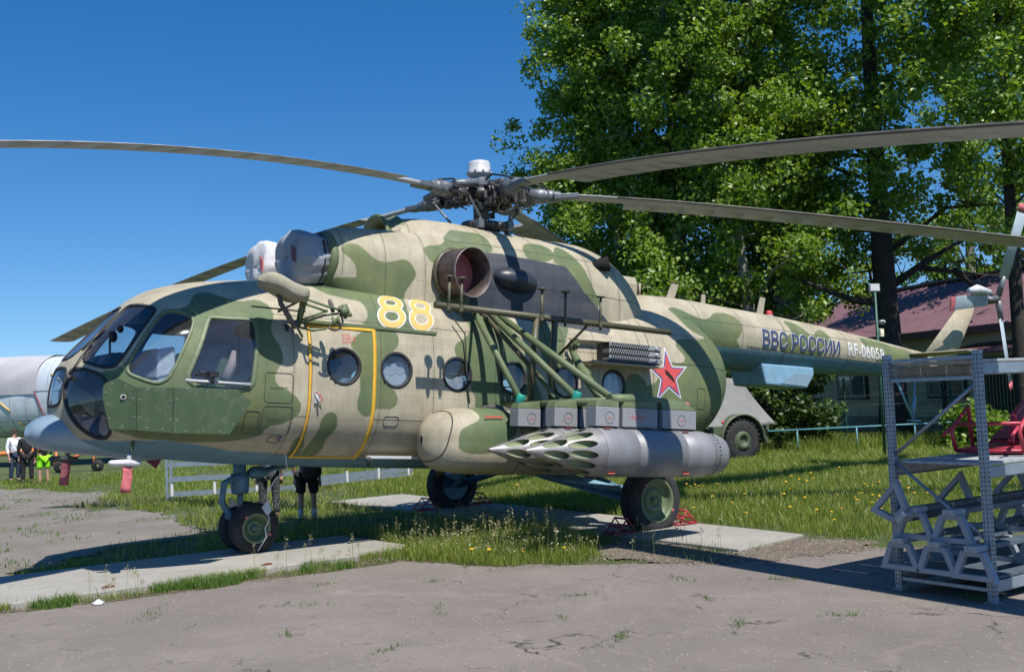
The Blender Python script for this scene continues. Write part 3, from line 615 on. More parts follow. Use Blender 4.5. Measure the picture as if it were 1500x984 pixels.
nose = Skin(FT, xs, 330, 0, sdfs)
ck = nose.mesh('cockpit_section', nose.F[nose.hole < 0], M['camo'], attrs=camo_attrs)
nose.mesh('cockpit_liner', nose.F[(nose.hole < 0) & (nose.P[nose.F].mean(1)[:, 0] > .02)], M['liner'], off=-.035, parent=ck, flip=True)
for i, (nm, sd) in enumerate(names):
    f = nose.F[nose.hole == i]
    if not len(f): continue
    fr = nose.ring(nm + '_frame', i, M['frame_green'] if nm in ('quarter_window', 'sliding_window') else M['gasket'], .022 if nm != 'sliding_window' else .04, .014, .009, parent=ck, exact=exacts[i])
    g = nose.mesh(nm, f, M['glass'], off=-.008, parent=None)
# cabin with round windows
WX = [2.80, 3.485, 4.332, 5.179, 6.026, 6.873]
def wsdf(cx, side): return lambda P: np.where(P[:, 1] * side > .8, np.hypot(P[:, 0] - cx, P[:, 2] - 1.80), 9) - .2025
cs = [wsdf(x_, -1) for x_ in WX] + [wsdf(x_, 1) for x_ in WX[:6]]
def win_circle(cx, side):
    t = np.linspace(0, 2 * PI, 64, False); x = cx + .2025 * np.cos(t); a = a_of(FT, x, 1.80 + .2025 * np.sin(t), side); return S(FT, x, a), SN(FT, x, a)
SCOOP = lambda P: np.where(P[:, 1] < -.5, sdf_poly(P[:, [0, 2]], chaikin([(6.08, 2.08), (6.08, 2.36), (6.5, 2.40), (7.5, 2.38), (7.62, 2.25), (7.5, 2.10), (6.5, 2.04)], 2)), 9)
xs = np.concatenate([np.linspace(2.2, 7.3, 170), np.linspace(7.34, 9.4, 48), np.linspace(9.44, 10.0, 22), np.linspace(10.01, 10.138, 16)])
cab = Skin(FT, xs, 300, 0, cs + [SCOOP])
fx = cab.P[cab.F].mean(1)[:, 0]
cb = cab.mesh('cabin_section', cab.F[(cab.hole < 0) & (fx < 7.62)], M['camo'], attrs=camo_attrs)
cab.mesh('clamshell_door', cab.F[(cab.hole < 0) & (fx >= 7.62) & (cab.P[cab.F].mean(1)[:, 1] < 0)], M['camo'], attrs=camo_attrs)
cab.mesh('clamshell_door', cab.F[(cab.hole < 0) & (fx >= 7.62) & (cab.P[cab.F].mean(1)[:, 1] >= 0)], M['camo'], attrs=camo_attrs)
cab.mesh('cabin_liner', cab.F[(cab.hole < 0) & (fx < 7.5)], M['liner'], off=-.05, parent=cb, flip=True)
for i in range(12):
    f = cab.F[cab.hole == i]
    w_ = cab.mesh('cabin_window', f, M['glass'], off=-.012); fr = cab.ring('window_gasket', i, M['gasket'], .016, .020, .006 if i else .022, .05, exact=win_circle(WX[i % 6], -1 if i < 6 else 1)); fr.parent = w_; fr.location = (0, 0, 0)
sf = cab.mesh('flare_recess', cab.F[cab.hole == 12], M['tan'], off=-.10)
cab.ring('recess_lip', 12, M['tan'], .02, .004, .008, .11, parent=sf)
# tail boom
bx = np.concatenate([np.linspace(7.4, 16.3, 180)])
boom = Skin(BT, bx, 120); bf = boom.F[(boom.P[boom.F].mean(1)[:, 0] > 7.9)]
tb = boom.mesh('tail_boom', bf, M['camo'], attrs=lambda V: camo_attrs(V, True))
hmp = Skin(CT, np.linspace(3.95, 7.92, 120), 140)
HB(MB().loft([[Vector(p) for p in S(CT, 7.92, np.linspace(0, 2 * PI, 40, False)) + SN(CT, 7.92, np.linspace(0, 2 * PI, 40, False)) * 0], [Vector((7.96, 0, 2.85)) + (Vector(p) - Vector((7.92, 0, 2.85))) * .8 for p in S(CT, 7.92, np.linspace(0, 2 * PI, 40, False))]]), 'cowling_end', M['tan'])
cw = hmp.mesh('gearbox_cowling', hmp.F, M['camo'], attrs=camo_attrs)
for sd in (-1, 1):
    nc = Skin(NT, np.linspace(2.80, 5.4, 84), 100, .46 * sd); e = nc.mesh('engine_cowling', nc.F, M['camo'], attrs=camo_attrs)
# panel seams and rivets on the skin
class Strip:
    def __init__(s): s.mb = MB(); s.riv = []
    def line(s, tab, pts, wd=.006, off=.0015, yo=0.0, riv=0):
        """pts: (x, a) along the surface"""
        p = np.array(pts, float); P = S(tab, p[:, 0], p[:, 1], yo); n = SN(tab, p[:, 0], p[:, 1], yo); t = np.gradient(P, axis=0); t /= np.linalg.norm(t, axis=1, keepdims=True) + 1e-9
        b = np.cross(n, t); s.mb.loft([[Vector(P[i] + n[i] * off - b[i] * wd / 2), Vector(P[i] + n[i] * (off + .001)), Vector(P[i] + n[i] * off + b[i] * wd / 2)] for i in range(len(P))], close=False, cap=False, smooth=False)
        if riv:
            L = np.concatenate([[0], np.cumsum(np.linalg.norm(np.diff(P, axis=0), axis=1))])
            for d in np.arange(.02, L[-1], riv):
                q = np.array([np.interp(d, L, P[:, k]) for k in range(3)]); nn = np.array([np.interp(d, L, n[:, k]) for k in range(3)]); bb = np.array([np.interp(d, L, b[:, k]) for k in range(3)])
                for sg in (-1, 1): s.riv.append((q + bb * sg * .018, nn))
    def rivets_along(s, tab, pts, sp, yo=0.0):
        p = np.array(pts, float); P = S(tab, p[:, 0], p[:, 1], yo); n = SN(tab, p[:, 0], p[:, 1], yo); L = np.concatenate([[0], np.cumsum(np.linalg.norm(np.diff(P, axis=0), axis=1))])
        for d in np.arange(.01, L[-1], sp): s.riv.append((np.array([np.interp(d, L, P[:, k]) for k in range(3)]), np.array([np.interp(d, L, n[:, k]) for k in range(3)])))
st = Strip()
def arc(x_, a0, a1, n=40): return [(x_, a_) for a_ in np.linspace(a0, a1, n)]
def run(tab, x0, x1, z, n=60): xs_ = np.linspace(x0, x1, n); return list(zip(xs_, a_of(tab, xs_, np.full(n, z))))
for x_ in (2.2, 3.28, 4.0, 4.9, 5.75, 6.6, 7.45): st.line(FT, arc(x_, .35, 2.9), riv=.035)
for x_ in (2.45, 3.63, 4.55, 5.35, 6.2, 7.05, 7.8, 8.2, 8.6, 9.0): st.rivets_along(FT, arc(x_, .5, 2.7), .038)
st.line(FT, run(FT, 2.0, 7.6, 2.34), riv=.04); st.line(FT, run(FT, 2.25, 7.6, 1.22)); st.line(FT, run(FT, 2.2, 7.6, .80), riv=.035)
[st.rivets_along(FT, run(FT, 3.3, 7.6, z_), .04) for z_ in (1.0, 1.08, 1.36, 2.22, 2.46)]; [st.rivets_along(FT, arc(x_, .5, 2.7), .038) for x_ in (2.28, 3.40, 3.86, 4.12, 4.75, 5.05, 5.6, 5.9, 6.45, 6.75, 7.3, 7.7)]; [st.rivets_along(FT, run(FT, 1.85, 2.2, z_), .03) for z_ in (1.34, 1.70, 2.0, 2.3)]; [st.rivets_along(FT, run(FT, .95, 2.2, z_), .035) for z_ in (2.45, 2.62)]; [st.rivets_along(BT, run(BT, 9.4, 16.0, z_), .05) for z_ in (2.8, 3.1)]; [st.rivets_along(CT, run(CT, 4.3, 7.5, z_), .04) for z_ in (3.3, 3.7, 2.9)]; st.rivets_along(FT, run(FT, 3.3, 7.6, 1.5), .04); st.rivets_along(FT, run(FT, 3.3, 7.6, 2.1), .04); st.rivets_along(FT, run(FT, 2.3, 7.5, 2.6), .04); st.rivets_along(FT, run(FT, .9, 7.5, .95), .035)
st.line(FT, run(FT, 7.62, 9.6, 2.18), wd=.014); st.line(FT, arc(7.62, .5, 2.9), wd=.010, riv=.04); st.line(FT, run(FT, 7.7, 9.5, 1.35)); st.line(FT, run(FT, 7.7, 9.2, 2.62), riv=.04)
for x_ in (9.3, 10.3, 11.38, 12.3, 13.2, 14.1, 15.0, 15.7): st.line(BT, arc(x_, .0, 3.1), riv=.035, wd=.007 if x_ != 11.38 else .014)
st.line(BT, run(BT, 8.8, 16.2, 2.98)); st.line(BT, run(BT, 10.5, 16.2, 2.62), wd=.008, riv=.05)
for x_ in (4.1, 5.05, 5.9, 6.75, 7.3): st.line(CT, arc(x_, 0, 1.6), riv=.035)
st.line(CT, run(CT, 4.1, 7.6, 3.56), riv=.035); st.line(CT, run(CT, 5.3, 7.7, 3.05), wd=.008)
for x_ in (2.95, 3.5, 4.05): st.line(NT, arc(x_, 0, 1.9), yo=-.46, riv=.03)
st.rivets_along(NT, arc(2.87, 0, 2.0), .02, -.46); st.rivets_along(NT, arc(3.35, 0, 2.0), .03, -.46); st.rivets_along(NT, arc(3.85, 0, 2.0), .03, -.46)
st.rivets_along(NT, run(NT, 3.05, 4.2, 2.95), .03, -.46); st.line(FT, run(FT, 2.55, 4.9, 2.76), wd=.014, off=.004)
tag(hp(st.mb.build('panel_seam', M['seam'])), kind='stuff')
V = []; F = []
ang = np.arange(6) * PI / 3
for k, (q, n) in enumerate(st.riv):
    u = np.cross(n, (0, .3, 1)); u /= np.linalg.norm(u); b = np.cross(n, u); r = .0055
    base = len(V); V += [q + (u * math.cos(t_) + b * math.sin(t_)) * r for t_ in ang] + [q + n * .003]; F += [(base + i, base + (i + 1) % 6, base + 6) for i in range(6)]
rv = mesh_np('rivet', np.array(V), np.array(F), M['rivet'], None, False); hp(rv); tag(rv, kind='stuff')
# ------------------------------------------------------------------ helicopter: doors, armour, nose gear, rotor ...
cT, sT = math.cos(TH), math.sin(TH); ZO = 0.1111993
def w2l(p): x, y, z = p; z -= ZO; return Vector((x * cT - z * sT + 6.03, y, x * sT + z * cT))
def HW(mb, name, m, bevel=0, parent=None):
    mb.v = [tuple(w2l(p)) for p in mb.v]; return HB(mb, name, m, bevel, parent)
def patch(name, sk, sel, m, off, attrs=camo_attrs): return sk.mesh(name, sk.F[sel], m, off=off, attrs=attrs)
cc = cab.P[cab.F].mean(1)
door = patch('sliding_door', cab, (cab.hole < 0) & (cc[:, 0] > 2.40) & (cc[:, 0] < 3.17) & (cc[:, 1] < -.6) & (cc[:, 2] > .80) & (cc[:, 2] < 2.235), M['camo'], .016)
def surf_strip(mb, tab, pts, wd, off, th=.004, yo=0.0):      # pts (x, z) on the port side
    p = np.array(pts, float); a = a_of(tab, p[:, 0], p[:, 1]); P = S(tab, p[:, 0], a, yo); n = SN(tab, p[:, 0], a, yo); t = np.gradient(P, axis=0); t /= np.linalg.norm(t, axis=1, keepdims=True); b = np.cross(n, t)
    mb.loft([[Vector(P[i] + b[i] * q + n[i] * h) for q, h in ((-wd / 2, off - th), (-wd / 2, off + th * .6), (0, off + th), (wd / 2, off + th * .6), (wd / 2, off - th))] for i in range(len(P))], close=False, cap=False, smooth=True)
def lerp_pts(a, b, n=24): return [tuple(a[k] + (b[k] - a[k]) * i / (n - 1) for k in range(len(a))) for i in range(n)]
mb = MB()
surf_strip(mb, FT, lerp_pts((2.39, 2.235), (3.19, 2.235)), .035, .022); surf_strip(mb, FT, lerp_pts((3.185, 2.25), (3.185, .78), 40), .042, .023)
surf_strip(mb, FT, lerp_pts((2.385, 2.24), (2.385, .78), 40), .028, .022); surf_strip(mb, FT, lerp_pts((2.37, .79), (3.2, .79)), .040, .023)
HB(mb, 'yellow_door_outline', M['yellow'], parent=door)
mb = MB(); q = P_side(FT, 2.47, 1.43, .02); mb.box(q, (.055, .03, .12)); mb.tube(q + np.array([-.02, -.02, .04]), q + np.array([.02, -.05, -.06]), .012); HB(mb, 'door_handle', M['cap_white'], parent=door)
mb = MB(); q = P_side(FT, 2.48, 1.45, .045); mb.path([q + np.array(v_) for v_ in ((-.03, 0, .05), (.03, -.01, .0), (.05, -.01, -.06), (.0, 0, -.03))], .006); HB(mb, 'red_strap', M['red'], parent=door)
mb = MB(); mb.box((3.2, -1.16, 2.29), (1.72, .07, .02)); mb.box((3.2, -1.19, 2.275), (1.70, .012, .03)); hr = HB(mb, 'door_rail', M['olive'], .005)
mb = MB(); mb.box((2.02, -1.175, 2.385), (.62, .05, .012)); HB(mb, 'gutter', M['gasket'])
mb = MB(); mb.box((3.60, -1.03, .785), (.70, .05, .035)); HB(mb, 'door_step', M['cap_white'], .004)
mb = MB(); mb.tube((3.27, -1.05, .79), (3.27, -1.03, .68), .018); HB(mb, 'step_bracket', M['black'])
# access panel outlines
def rr_outline(x0, x1, z0, z1, r=.04):
    o = []
    for cx, cz, a0 in ((x1 - r, z1 - r, 0), (x0 + r, z1 - r, 90), (x0 + r, z0 + r, 180), (x1 - r, z0 + r, 270)):
        for k in range(6): t_ = math.radians(a0 + k * 18); o.append((cx + r * math.cos(t_), cz + r * math.sin(t_)))
    o.append(o[0]); out = []
    for a, b in zip(o[:-1], o[1:]):
        n = max(1, int(math.dist(a, b) / .04)); out += [(a[0] + (b[0] - a[0]) * i / n, a[1] + (b[1] - a[1]) * i / n) for i in range(n)]
    return out + [o[0]]
mb = MB()
for q in ((1.87, 2.19, 1.36, 1.68), (1.87, 2.21, 1.02, 1.32), (1.68, 1.84, 1.02, 1.26), (2.0, 2.16, .93, 1.0), (3.35, 3.55, 1.15, 1.26), (8.55, 8.75, 1.55, 1.85), (9.0, 9.25, 1.1, 1.5), (5.75, 6.05, 2.35, 2.65)): surf_strip(mb, FT, rr_outline(*q), .006, .003, .003)
tag(HB(mb, 'access_panel_edge', M['seam']), kind='stuff')
def flat_plate(name, m, x0, x1, z0, z1, off, parent=None):
    xs_ = np.linspace(x0, x1, 8); zs_ = np.linspace(z0, z1, 8); X, Z = np.meshgrid(xs_, zs_, indexing='ij'); P = P_side(FT, X.ravel(), Z.ravel(), off); i = np.arange(64).reshape(8, 8)
    o = mesh_np(name, P, np.stack([i[:-1, :-1], i[1:, :-1], i[1:, 1:], i[:-1, 1:]], -1).reshape(-1, 4), m, None, True); return hp(o)
# text / emblem decals wrapped on the skin
def text_mesh(body, bold=0.0):
    cu = bpy.data.curves.new('t', 'FONT'); cu.body = body; cu.size = 1; cu.offset = 0; cu.resolution_u = 6; cu.fill_mode = 'FRONT'
    o = bpy.data.objects.new('t', cu); C.objects.link(o); dg = bpy.context.evaluated_depsgraph_get(); me = bpy.data.meshes.new_from_object(o.evaluated_get(dg)); bpy.data.objects.remove(o); bpy.data.curves.remove(cu)
    if bold:                      # embolden by stacking shifted copies, each a hair above the last
        bm = bmesh.new()
        for k in range(9):
            dx, dy = (0, 0) if k == 8 else (bold * math.cos(k * PI / 4), bold * math.sin(k * PI / 4)); m2 = me.copy(); m2.transform(Matrix.Translation((dx, dy, k * .0004))); bm.from_mesh(m2); bpy.data.meshes.remove(m2)
        bm.to_mesh(me); bm.free()
    return me
def cut_mesh(bm, st_):
    co = [v.co for v in bm.verts]
    for ax in (0, 1):
        lo = min(c[ax] for c in co); hi = max(c[ax] for c in co); q = lo + st_
        while q < hi:
            n = Vector((0, 0, 0)); n[ax] = 1; p = Vector((0, 0, 0)); p[ax] = q
            bmesh.ops.bisect_plane(bm, geom=list(bm.verts) + list(bm.edges) + list(bm.faces), plane_co=p, plane_no=n); q += st_
def arc_tab(tab, x_, yo=0.0):
    aa = np.linspace(.02, PI - .02, 800); P = S(tab, np.full(800, x_), aa, yo); L = np.concatenate([[0], np.cumsum(np.linalg.norm(np.diff(P, axis=0), axis=1))]); return aa, P, L
def decal(name, me, m, tab, x0, z0, w_, h_, off, shear=0.0, yo=0.0, bb=None, cut=.035, box=None):
    """fit mesh `me` (xy) in a box w_ x h_ whose lower-left corner is at x0 and height z0, wrapped down the section arc"""
    bm = bmesh.new(); bm.from_mesh(me); co = np.array([v.co for v in bm.verts]); lo, hi = (co[:, :2].min(0), co[:, :2].max(0)) if box is None else box
    for v in bm.verts: v.co.x = (v.co.x - lo[0]) / (hi[0] - lo[0]) * w_; v.co.y = (v.co.y - lo[1]) / (hi[1] - lo[1]) * h_
    cut_mesh(bm, cut); aa, P, L = arc_tab(tab, x0 + w_ / 2, yo); s0 = np.interp(-z0, -P[:, 2], L); s0 = s0
    co = np.array([v.co for v in bm.verts]); X = x0 + co[:, 0] + shear * co[:, 1]; A = np.interp(s0 - co[:, 1], L, aa)
    Q = S(tab, X, A, yo) + SN(tab, X, A, yo) * (off + co[:, 2:3])
    for v, q in zip(bm.verts, Q): v.co = q
    bmesh.ops.recalc_face_normals(bm, faces=bm.faces)
    o = bpy.data.meshes.new(name); bm.to_mesh(o); bm.free(); o.materials.clear(); o.materials.append(m); ob = bpy.data.objects.new(name, o); link(ob); hp(ob); return ob
def bbox(me): c = np.array([v.co[:2] for v in me.vertices]); return c.min(0), c.max(0)
def lettered(body, m, tab, x0, z0, w_, h_, off=.003, shear=0.0, bold=.0, outline=None, om=None):
    t0 = text_mesh(body, bold); b0 = bbox(t0)
    if outline:
        t1 = text_mesh(body, bold + outline); b1 = bbox(t1); sx = w_ / (b0[1][0] - b0[0][0]); sy = h_ / (b0[1][1] - b0[0][1])
        dx = (b1[0][0] - b0[0][0]) * sx; dy = (b1[0][1] - b0[0][1]) * sy
        o1 = decal('letter_outline', t1, om, tab, x0 + dx + shear * dy, z0 + dy * .9, (b1[1][0] - b1[0][0]) * sx, (b1[1][1] - b1[0][1]) * sy, off, shear)
        decal('lettering', t0, m, tab, x0, z0, w_, h_, off + .008, shear, cut=.02)
    else: return tag(decal('lettering', t0, m, tab, x0, z0, w_, h_, off, shear), kind='stuff' if h_ < .13 else None)
# the tactical number: two figure eights drawn as stacked rings
def eight_mesh(wd, part=0):
    bm = bmesh.new()
    def ring(cx, cy, rx, ry, t):
        n = 40; a = [bm.verts.new((cx + (rx + t) * math.cos(2 * PI * k / n), cy + (ry + t) * math.sin(2 * PI * k / n), 0)) for k in range(n)]; b = [bm.verts.new((cx + (rx - t) * math.cos(2 * PI * k / n), cy + (ry - t) * math.sin(2 * PI * k / n), 0)) for k in range(n)]
        for k in range(n): bm.faces.new((a[k], a[(k + 1) % n], b[(k + 1) % n], b[k]))
    (ring(.5, .37, .30, .245, wd) if part == 0 else ring(.5, .80, .255, .20, wd)); me = bpy.data.meshes.new('e'); bm.to_mesh(me); bm.free(); return me
for x0, wd_ in ((3.235, .40), (3.665, .36)):
    for pt_ in (0, 1):
        decal('figure_outline_ring', eight_mesh(.115, pt_), M['white'], FT, x0, 2.275, wd_, .56, .003 + .0015 * pt_, .22, box=((.08, .0), (.92, 1.12)))
    for pt_ in (0, 1):
        decal('figure_ring', eight_mesh(.078, pt_), M['num_yellow'], FT, x0, 2.275, wd_, .56, .008 + .0015 * pt_, .22, box=((.08, .0), (.92, 1.12)))
lettered('ВВС РОССИИ', M['text_blue'], BT, 10.78, 2.665, 2.16, .285, .004, .0, .022, .034, M['white'])
lettered('RF-06058', M['white'], BT, 13.20, 2.685, 1.17, .235, .004, .0, .020)
lettered('54032  54033', M['text_blue'], BT, 10.42, 2.615, .75, .045, .003)
for z_ in (1.50, 1.16): lettered('Аккумулятор', M['seam'], FT, 1.93, z_, .2, .035, .004, 0, .0)
lettered('ВХОД\nОТКРЫТЬ\nЗАКРЫТЬ', M['stencil_red'], FT, 2.78, 2.07, .17, .11, .022)
lettered('ОГНЕОПАСНО', M['stencil_red'], FT, 6.95, 1.96, .28, .03, .004); lettered('НЕ БРАТЬСЯ', M['stencil_red'], FT, 6.95, 1.91, .28, .03, .004)
lettered('НЕ ОТКРЫВАТЬ', M['stencil_red'], FT, 2.02, .965, .14, .02, .004)
def star_mesh(sc_):
    bm = bmesh.new(); o = []
    for k in range(10):
        r = (1 if k % 2 == 0 else .40 + (sc_ < 1) * 0) * sc_; a = PI / 2 + k * PI / 5; o.append(bm.verts.new((.5 + r * math.cos(a) * .5, .5 + r * math.sin(a) * .5, 0)))
    c = bm.verts.new((.5, .5, 0)); [bm.faces.new((c, o[k], o[(k + 1) % 10])) for k in range(10)]
    me = bpy.data.meshes.new('s'); bm.to_mesh(me); bm.free(); return me
for k, (s_, m_) in enumerate(((1.0, 'white'), (.86, 'star_blue'), (.75, 'star_red'))):
    decal('star_' + ('border', 'rim', 'emblem')[k], star_mesh(s_), M[m_], FT, 7.48, 1.55, .88, .88, .003 + .003 * k, 0, box=((0, 0), (1, 1)))
mb = MB(); mb.prism([P_side(FT, 7.91 + a_, 1.98 + b_, .012) for a_, b_ in ((-.06, .10), (.02, .05), (.10, -.02), (.12, -.08), (.03, -.02), (-.05, .03))], (0, -.003, 0)); HB(mb, 'star_scuff', M['void'])
# armour plates on stand-offs
AR = [(0.28,-0.93,1.34),(0.28,-0.93,1.48),(0.4,-1.0,1.55),(0.56,-1.1,1.46),(0.88,-1.24,1.47),(1.5,-1.36,1.47),(1.65,-1.38,1.35),(1.44,-1.36,1.0),(0.9,-1.24,1.0),(0.58,-1.1,1.02),(0.36,-0.96,1.02)]
for side in (-1, 1):
    A_ = [Vector((x_, (y_ - np.interp(x_, [.3, .9, 1.6], [.0, .03, .07])) * -side, z_)) for x_, y_, z_ in AR]; t = Vector((.012 * 0, .014 * -side, 0)); g = .003
    plates = ([A_[0], A_[1], A_[2], A_[3], A_[9], A_[10]], [A_[3], A_[4], A_[8], A_[9]], [A_[4], A_[5], A_[6], A_[7], A_[8]])
    for k, pl in enumerate(plates):
        cx = sum(pl, Vector()) / len(pl); pl = [p + (cx - p).normalized() * g for p in pl]
        o = HB(MB().prism(pl, t), 'armour_plate', M['armour_green'], .003)
        mb = MB()
        for i in range(len(pl)):
            a, b = pl[i], pl[(i + 1) % len(pl)]; n_ = max(1, int((b - a).length / .16)); 
            for j in range(n_):
                p = a.lerp(b, (j + .5) / n_); p = p + (cx - p).normalized() * .035; mb.lathe([(0, .0075), (.004, .0065), (.006, .0035), (.007, 0)], p + Vector((0, -.001 * -side if side > 0 else -.0005, 0)), (0, side, 0), 8)
        tag(HB(mb, 'bolt_head', M['panel_grey'], parent=o), kind='stuff')
        if k == 0 and side < 0: HB(MB().lathe([(0, .028), (.006, .028), (.006, .018), (.001, .018), (.001, 0)], (.452, -1.045, 1.352), (-.15, -1, 0), 20), 'inspection_hole', M['cap_white'], parent=o); HB(MB().lathe([(.007, .018), (.007, 0)], (.452, -1.046, 1.352), (-.15, -1, 0), 20), 'hole_shadow', M['void'], parent=o)
    for x_, z_ in ((.5, 1.4), (.5, 1.1), (.9, 1.4), (.9, 1.1), (1.4, 1.4), (1.4, 1.1)):
        HB(MB().tube(P_side(FT, x_, z_, -.02, side), (x_, side * np.interp(x_, [.28, .56, .88, 1.5], [.92, 1.10, 1.26, 1.41]), z_), .015), 'armour_standoff', M['olive'])
# radome under the nose
rx = [(-.24, .012, .970), (-.22, .09, .970), (-.16, .17, .972), (-.05, .27, .980), (.12, .36, .985), (.35, .42, .965), (.6, .42, .93), (.85, .36, .87), (1.05, .24, .80), (1.2, .08, .74)]
rz_ = [.01, .065, .115, .165, .205, .215, .20, .165, .10, .03]
mb = MB(); rings = []
xi = np.linspace(-.24, 1.2, 46); 
for x_ in xi:
    u = (x_ + .24) / 1.44; wy = float(np.interp(x_, [r[0] for r in rx], [r[1] for r in rx])); wz = float(np.interp(x_, [r[0] for r in rx], rz_)); cz = float(np.interp(x_, [r[0] for r in rx], [r[2] for r in rx]))
    e = max(0, 1 - ((x_ + .24) / .36 - 1)**2) if x_ < .12 else 1; wy = .36 * math.sqrt(e) if x_ < .12 else wy; wz = .205 * math.sqrt(e) if x_ < .12 else wz
    rings.append([(x_, wy * math.cos(t_), cz + wz * math.sin(t_)) for t_ in np.linspace(0, 2 * PI, 36, False)])
mb.loft(rings); HB(mb, 'radome', M['radome'])
# pitot probes with covers and warning tags
for sgn, mcl, x0, zz in ((-1, 'cloth_white', .57, .70), (1, 'cloth_dark', .40, .70)):
    y0 = .90 * sgn; o = HB(MB().tube((x0 + .13, .66 * sgn, .98), (x0 + .03, y0, zz + .05), .022, .02), 'pitot_arm', M['frame_green'])
    mb = MB(); L = [(-.18, .018), (-.16, .034), (-.08, .042), (-.02, .046), (.02, .05), (.06, .040), (.12, .034), (.14, .012)]
    mb.loft([[(x0 + h + .004 * math.sin(5 * t_), y0 + r * math.cos(t_) * (1 + .15 * math.sin(3 * t_ + h * 30)), zz - .01 + r * .8 * math.sin(t_)) for t_ in np.linspace(0, 2 * PI, 14, False)] for h, r in L]); mb.loft([[(x0 + .02 + .03 * math.cos(t_) * s_, y0 + .035 * math.sin(t_) * s_, z_) for t_ in np.linspace(0, 2 * PI, 10, False)] for z_, s_ in ((zz, 1.0), (zz + .04, .8), (zz + .055, .95), (zz + .08, .75))])
    HB(mb, 'pitot_cover', M[mcl], parent=o)
    mb = MB(); n_ = 6; mb.loft([[(x0 + .0 - .045 + .012 * math.sin(k * .9), y0 - .02, zz - .04 - .045 * k), (x0 + .05 + .01 * math.sin(k * .9), y0 - .02 + .012 * math.sin(k), zz - .04 - .045 * k), (x0 + .05, y0 - .014, zz - .04 - .045 * k), (x0 - .045, y0 - .012, zz - .04 - .045 * k)] for k in range(7)]); HB(mb, 'warning_tag', M['faded_red'], parent=o)
HB(MB().prism([(.95, -.008, .76), (1.22, -.008, .73), (1.15, -.008, .61)], (0, .016, 0)), 'belly_antenna', M['maroon'])
HB(MB().tube((4.92, 0, .66), (4.92, 0, .54), .085, .06, 16), 'belly_beacon', M['olive_drab'])
# wipers, cockpit interior
mb = MB(); q = [S(FT, x_, a_) + SN(FT, x_, a_) * .03 for x_, a_ in ((.30, .48), (.20, .66), (.10, .95))]; mb.path(q, .008); q2 = [S(FT, .45, .35) + SN(FT, .45, .35) * .035, S(FT, .22, .55) + SN(FT, .22, .55) * .04]; mb.path(q2, .010); mb.tube(S(FT, .09, 1.0) + SN(FT, .09, 1.0) * .0, S(FT, .09, 1.0) + SN(FT, .09, 1.0) * .05, .028); HB(mb, 'windscreen_wiper', M['hub_metal'])
HB(MB().box((1.4, 0, 1.0), (1.35, 1.6, .04)), 'cockpit_floor', M['cockpit_grey'])
HB(MB().prism([(2.12, y_, z_) for y_, z_ in ((-1.1, .95), (1.1, .95), (1.15, 2.2), (.6, 2.7), (-.6, 2.7), (-1.15, 2.2))], (.04, 0, 0)), 'cockpit_bulkhead', M['liner'])
mb = MB(); mb.box((.52, 0, 1.62), (.34, 1.3, .30), Ry(.5)); mb.box((.62, 0, 1.35), (.22, .5, .7)); mb.box((1.12, 0, 2.50), (.34, .5, .08), Ry(-.2)); mb.box((.86, -.05, 2.28), (.12, .42, .12)); mb.box((.55, -.55, 1.78), (.16, .3, .1)); mb.tube((.45, -.5, 1.72), (.40, -.62, 1.96), .012); mb.lathe([(-.02, .0), (-.02, .06), (.02, .06), (.02, 0)], (.42, -.66, 1.99), (.7, -.7, 0), 16); mb.lathe([(-.02, .0), (-.02, .04), (.02, .04), (.02, 0)], (.50, -.62, 2.08), (.7, -.7, 0), 16); HB(mb, 'instrument_panel', M['black'], .01)
mb = MB()
for k in range(8): mb.lathe([(0, .045), (.01, .045), (.01, 0)], (.70, -.55 + k * .155, 1.66 + .0), (.8, 0, .5), 16)
tag(HB(mb, 'instrument_dial', M['cap_white']), kind='stuff')
for y_ in (-.56, .56):
    st_ = HB(MB().box((1.30, y_, 1.30), (.5, .48, .12)), 'pilot_seat', M['cockpit_grey'], .03)
    mb = MB(); mb.box((1.56, y_, 1.62), (.12, .48, .72), Ry(.16)); HB(mb, 'seat_back', M['olive'], .03, st_)
    mb = MB(); mb.tube((.98, y_, 1.0), (.92, y_, 1.42), .016); HB(mb, 'control_stick', M['black'], parent=st_)
mb = MB(); mb.loft([[(.60, -.78, 1.56), (.90, -.80, 1.56), (.86, -.80, 1.90), (.64, -.78, 1.82)], [(.60, -.25, 1.56), (.90, -.25, 1.56), (.86, -.25, 1.90), (.64, -.25, 1.82)]], smooth=False); HB(mb, 'instrument_hood', M['panel_grey'], .03)
mb = MB(); mb.prism([(.84, -.83, 1.56), (.98, -.83, 1.60), (1.04, -.83, 1.70), (1.02, -.83, 1.93), (.84, -.83, 1.86)], (0, .6, 0)); HB(mb, 'white_dust_cover', M['shirt_white'], .03)
mb = MB(); mb.path([(1.60, -1.02, 1.9), (1.57, -1.04, 1.75), (1.50, -1.06, 1.58)], [.03, .05, .07], 8); HB(mb, 'brown_curtain', M['pink_board'])
mb = MB(); mb.box((1.28, -1.30, 1.62), (.10, .05, .06)); mb.tube((1.23, -1.30, 1.63), (1.12, -1.30, 1.635), .014); mb.tube((1.28, -1.30, 1.6), (1.27, -1.30, 1.53), .016); HB(mb, 'window_latch', M['black'])
HB(MB().tube((1.0, -1.262, 1.545), (1.7, -1.275, 1.535), .016), 'window_rail', M['cap_white'])
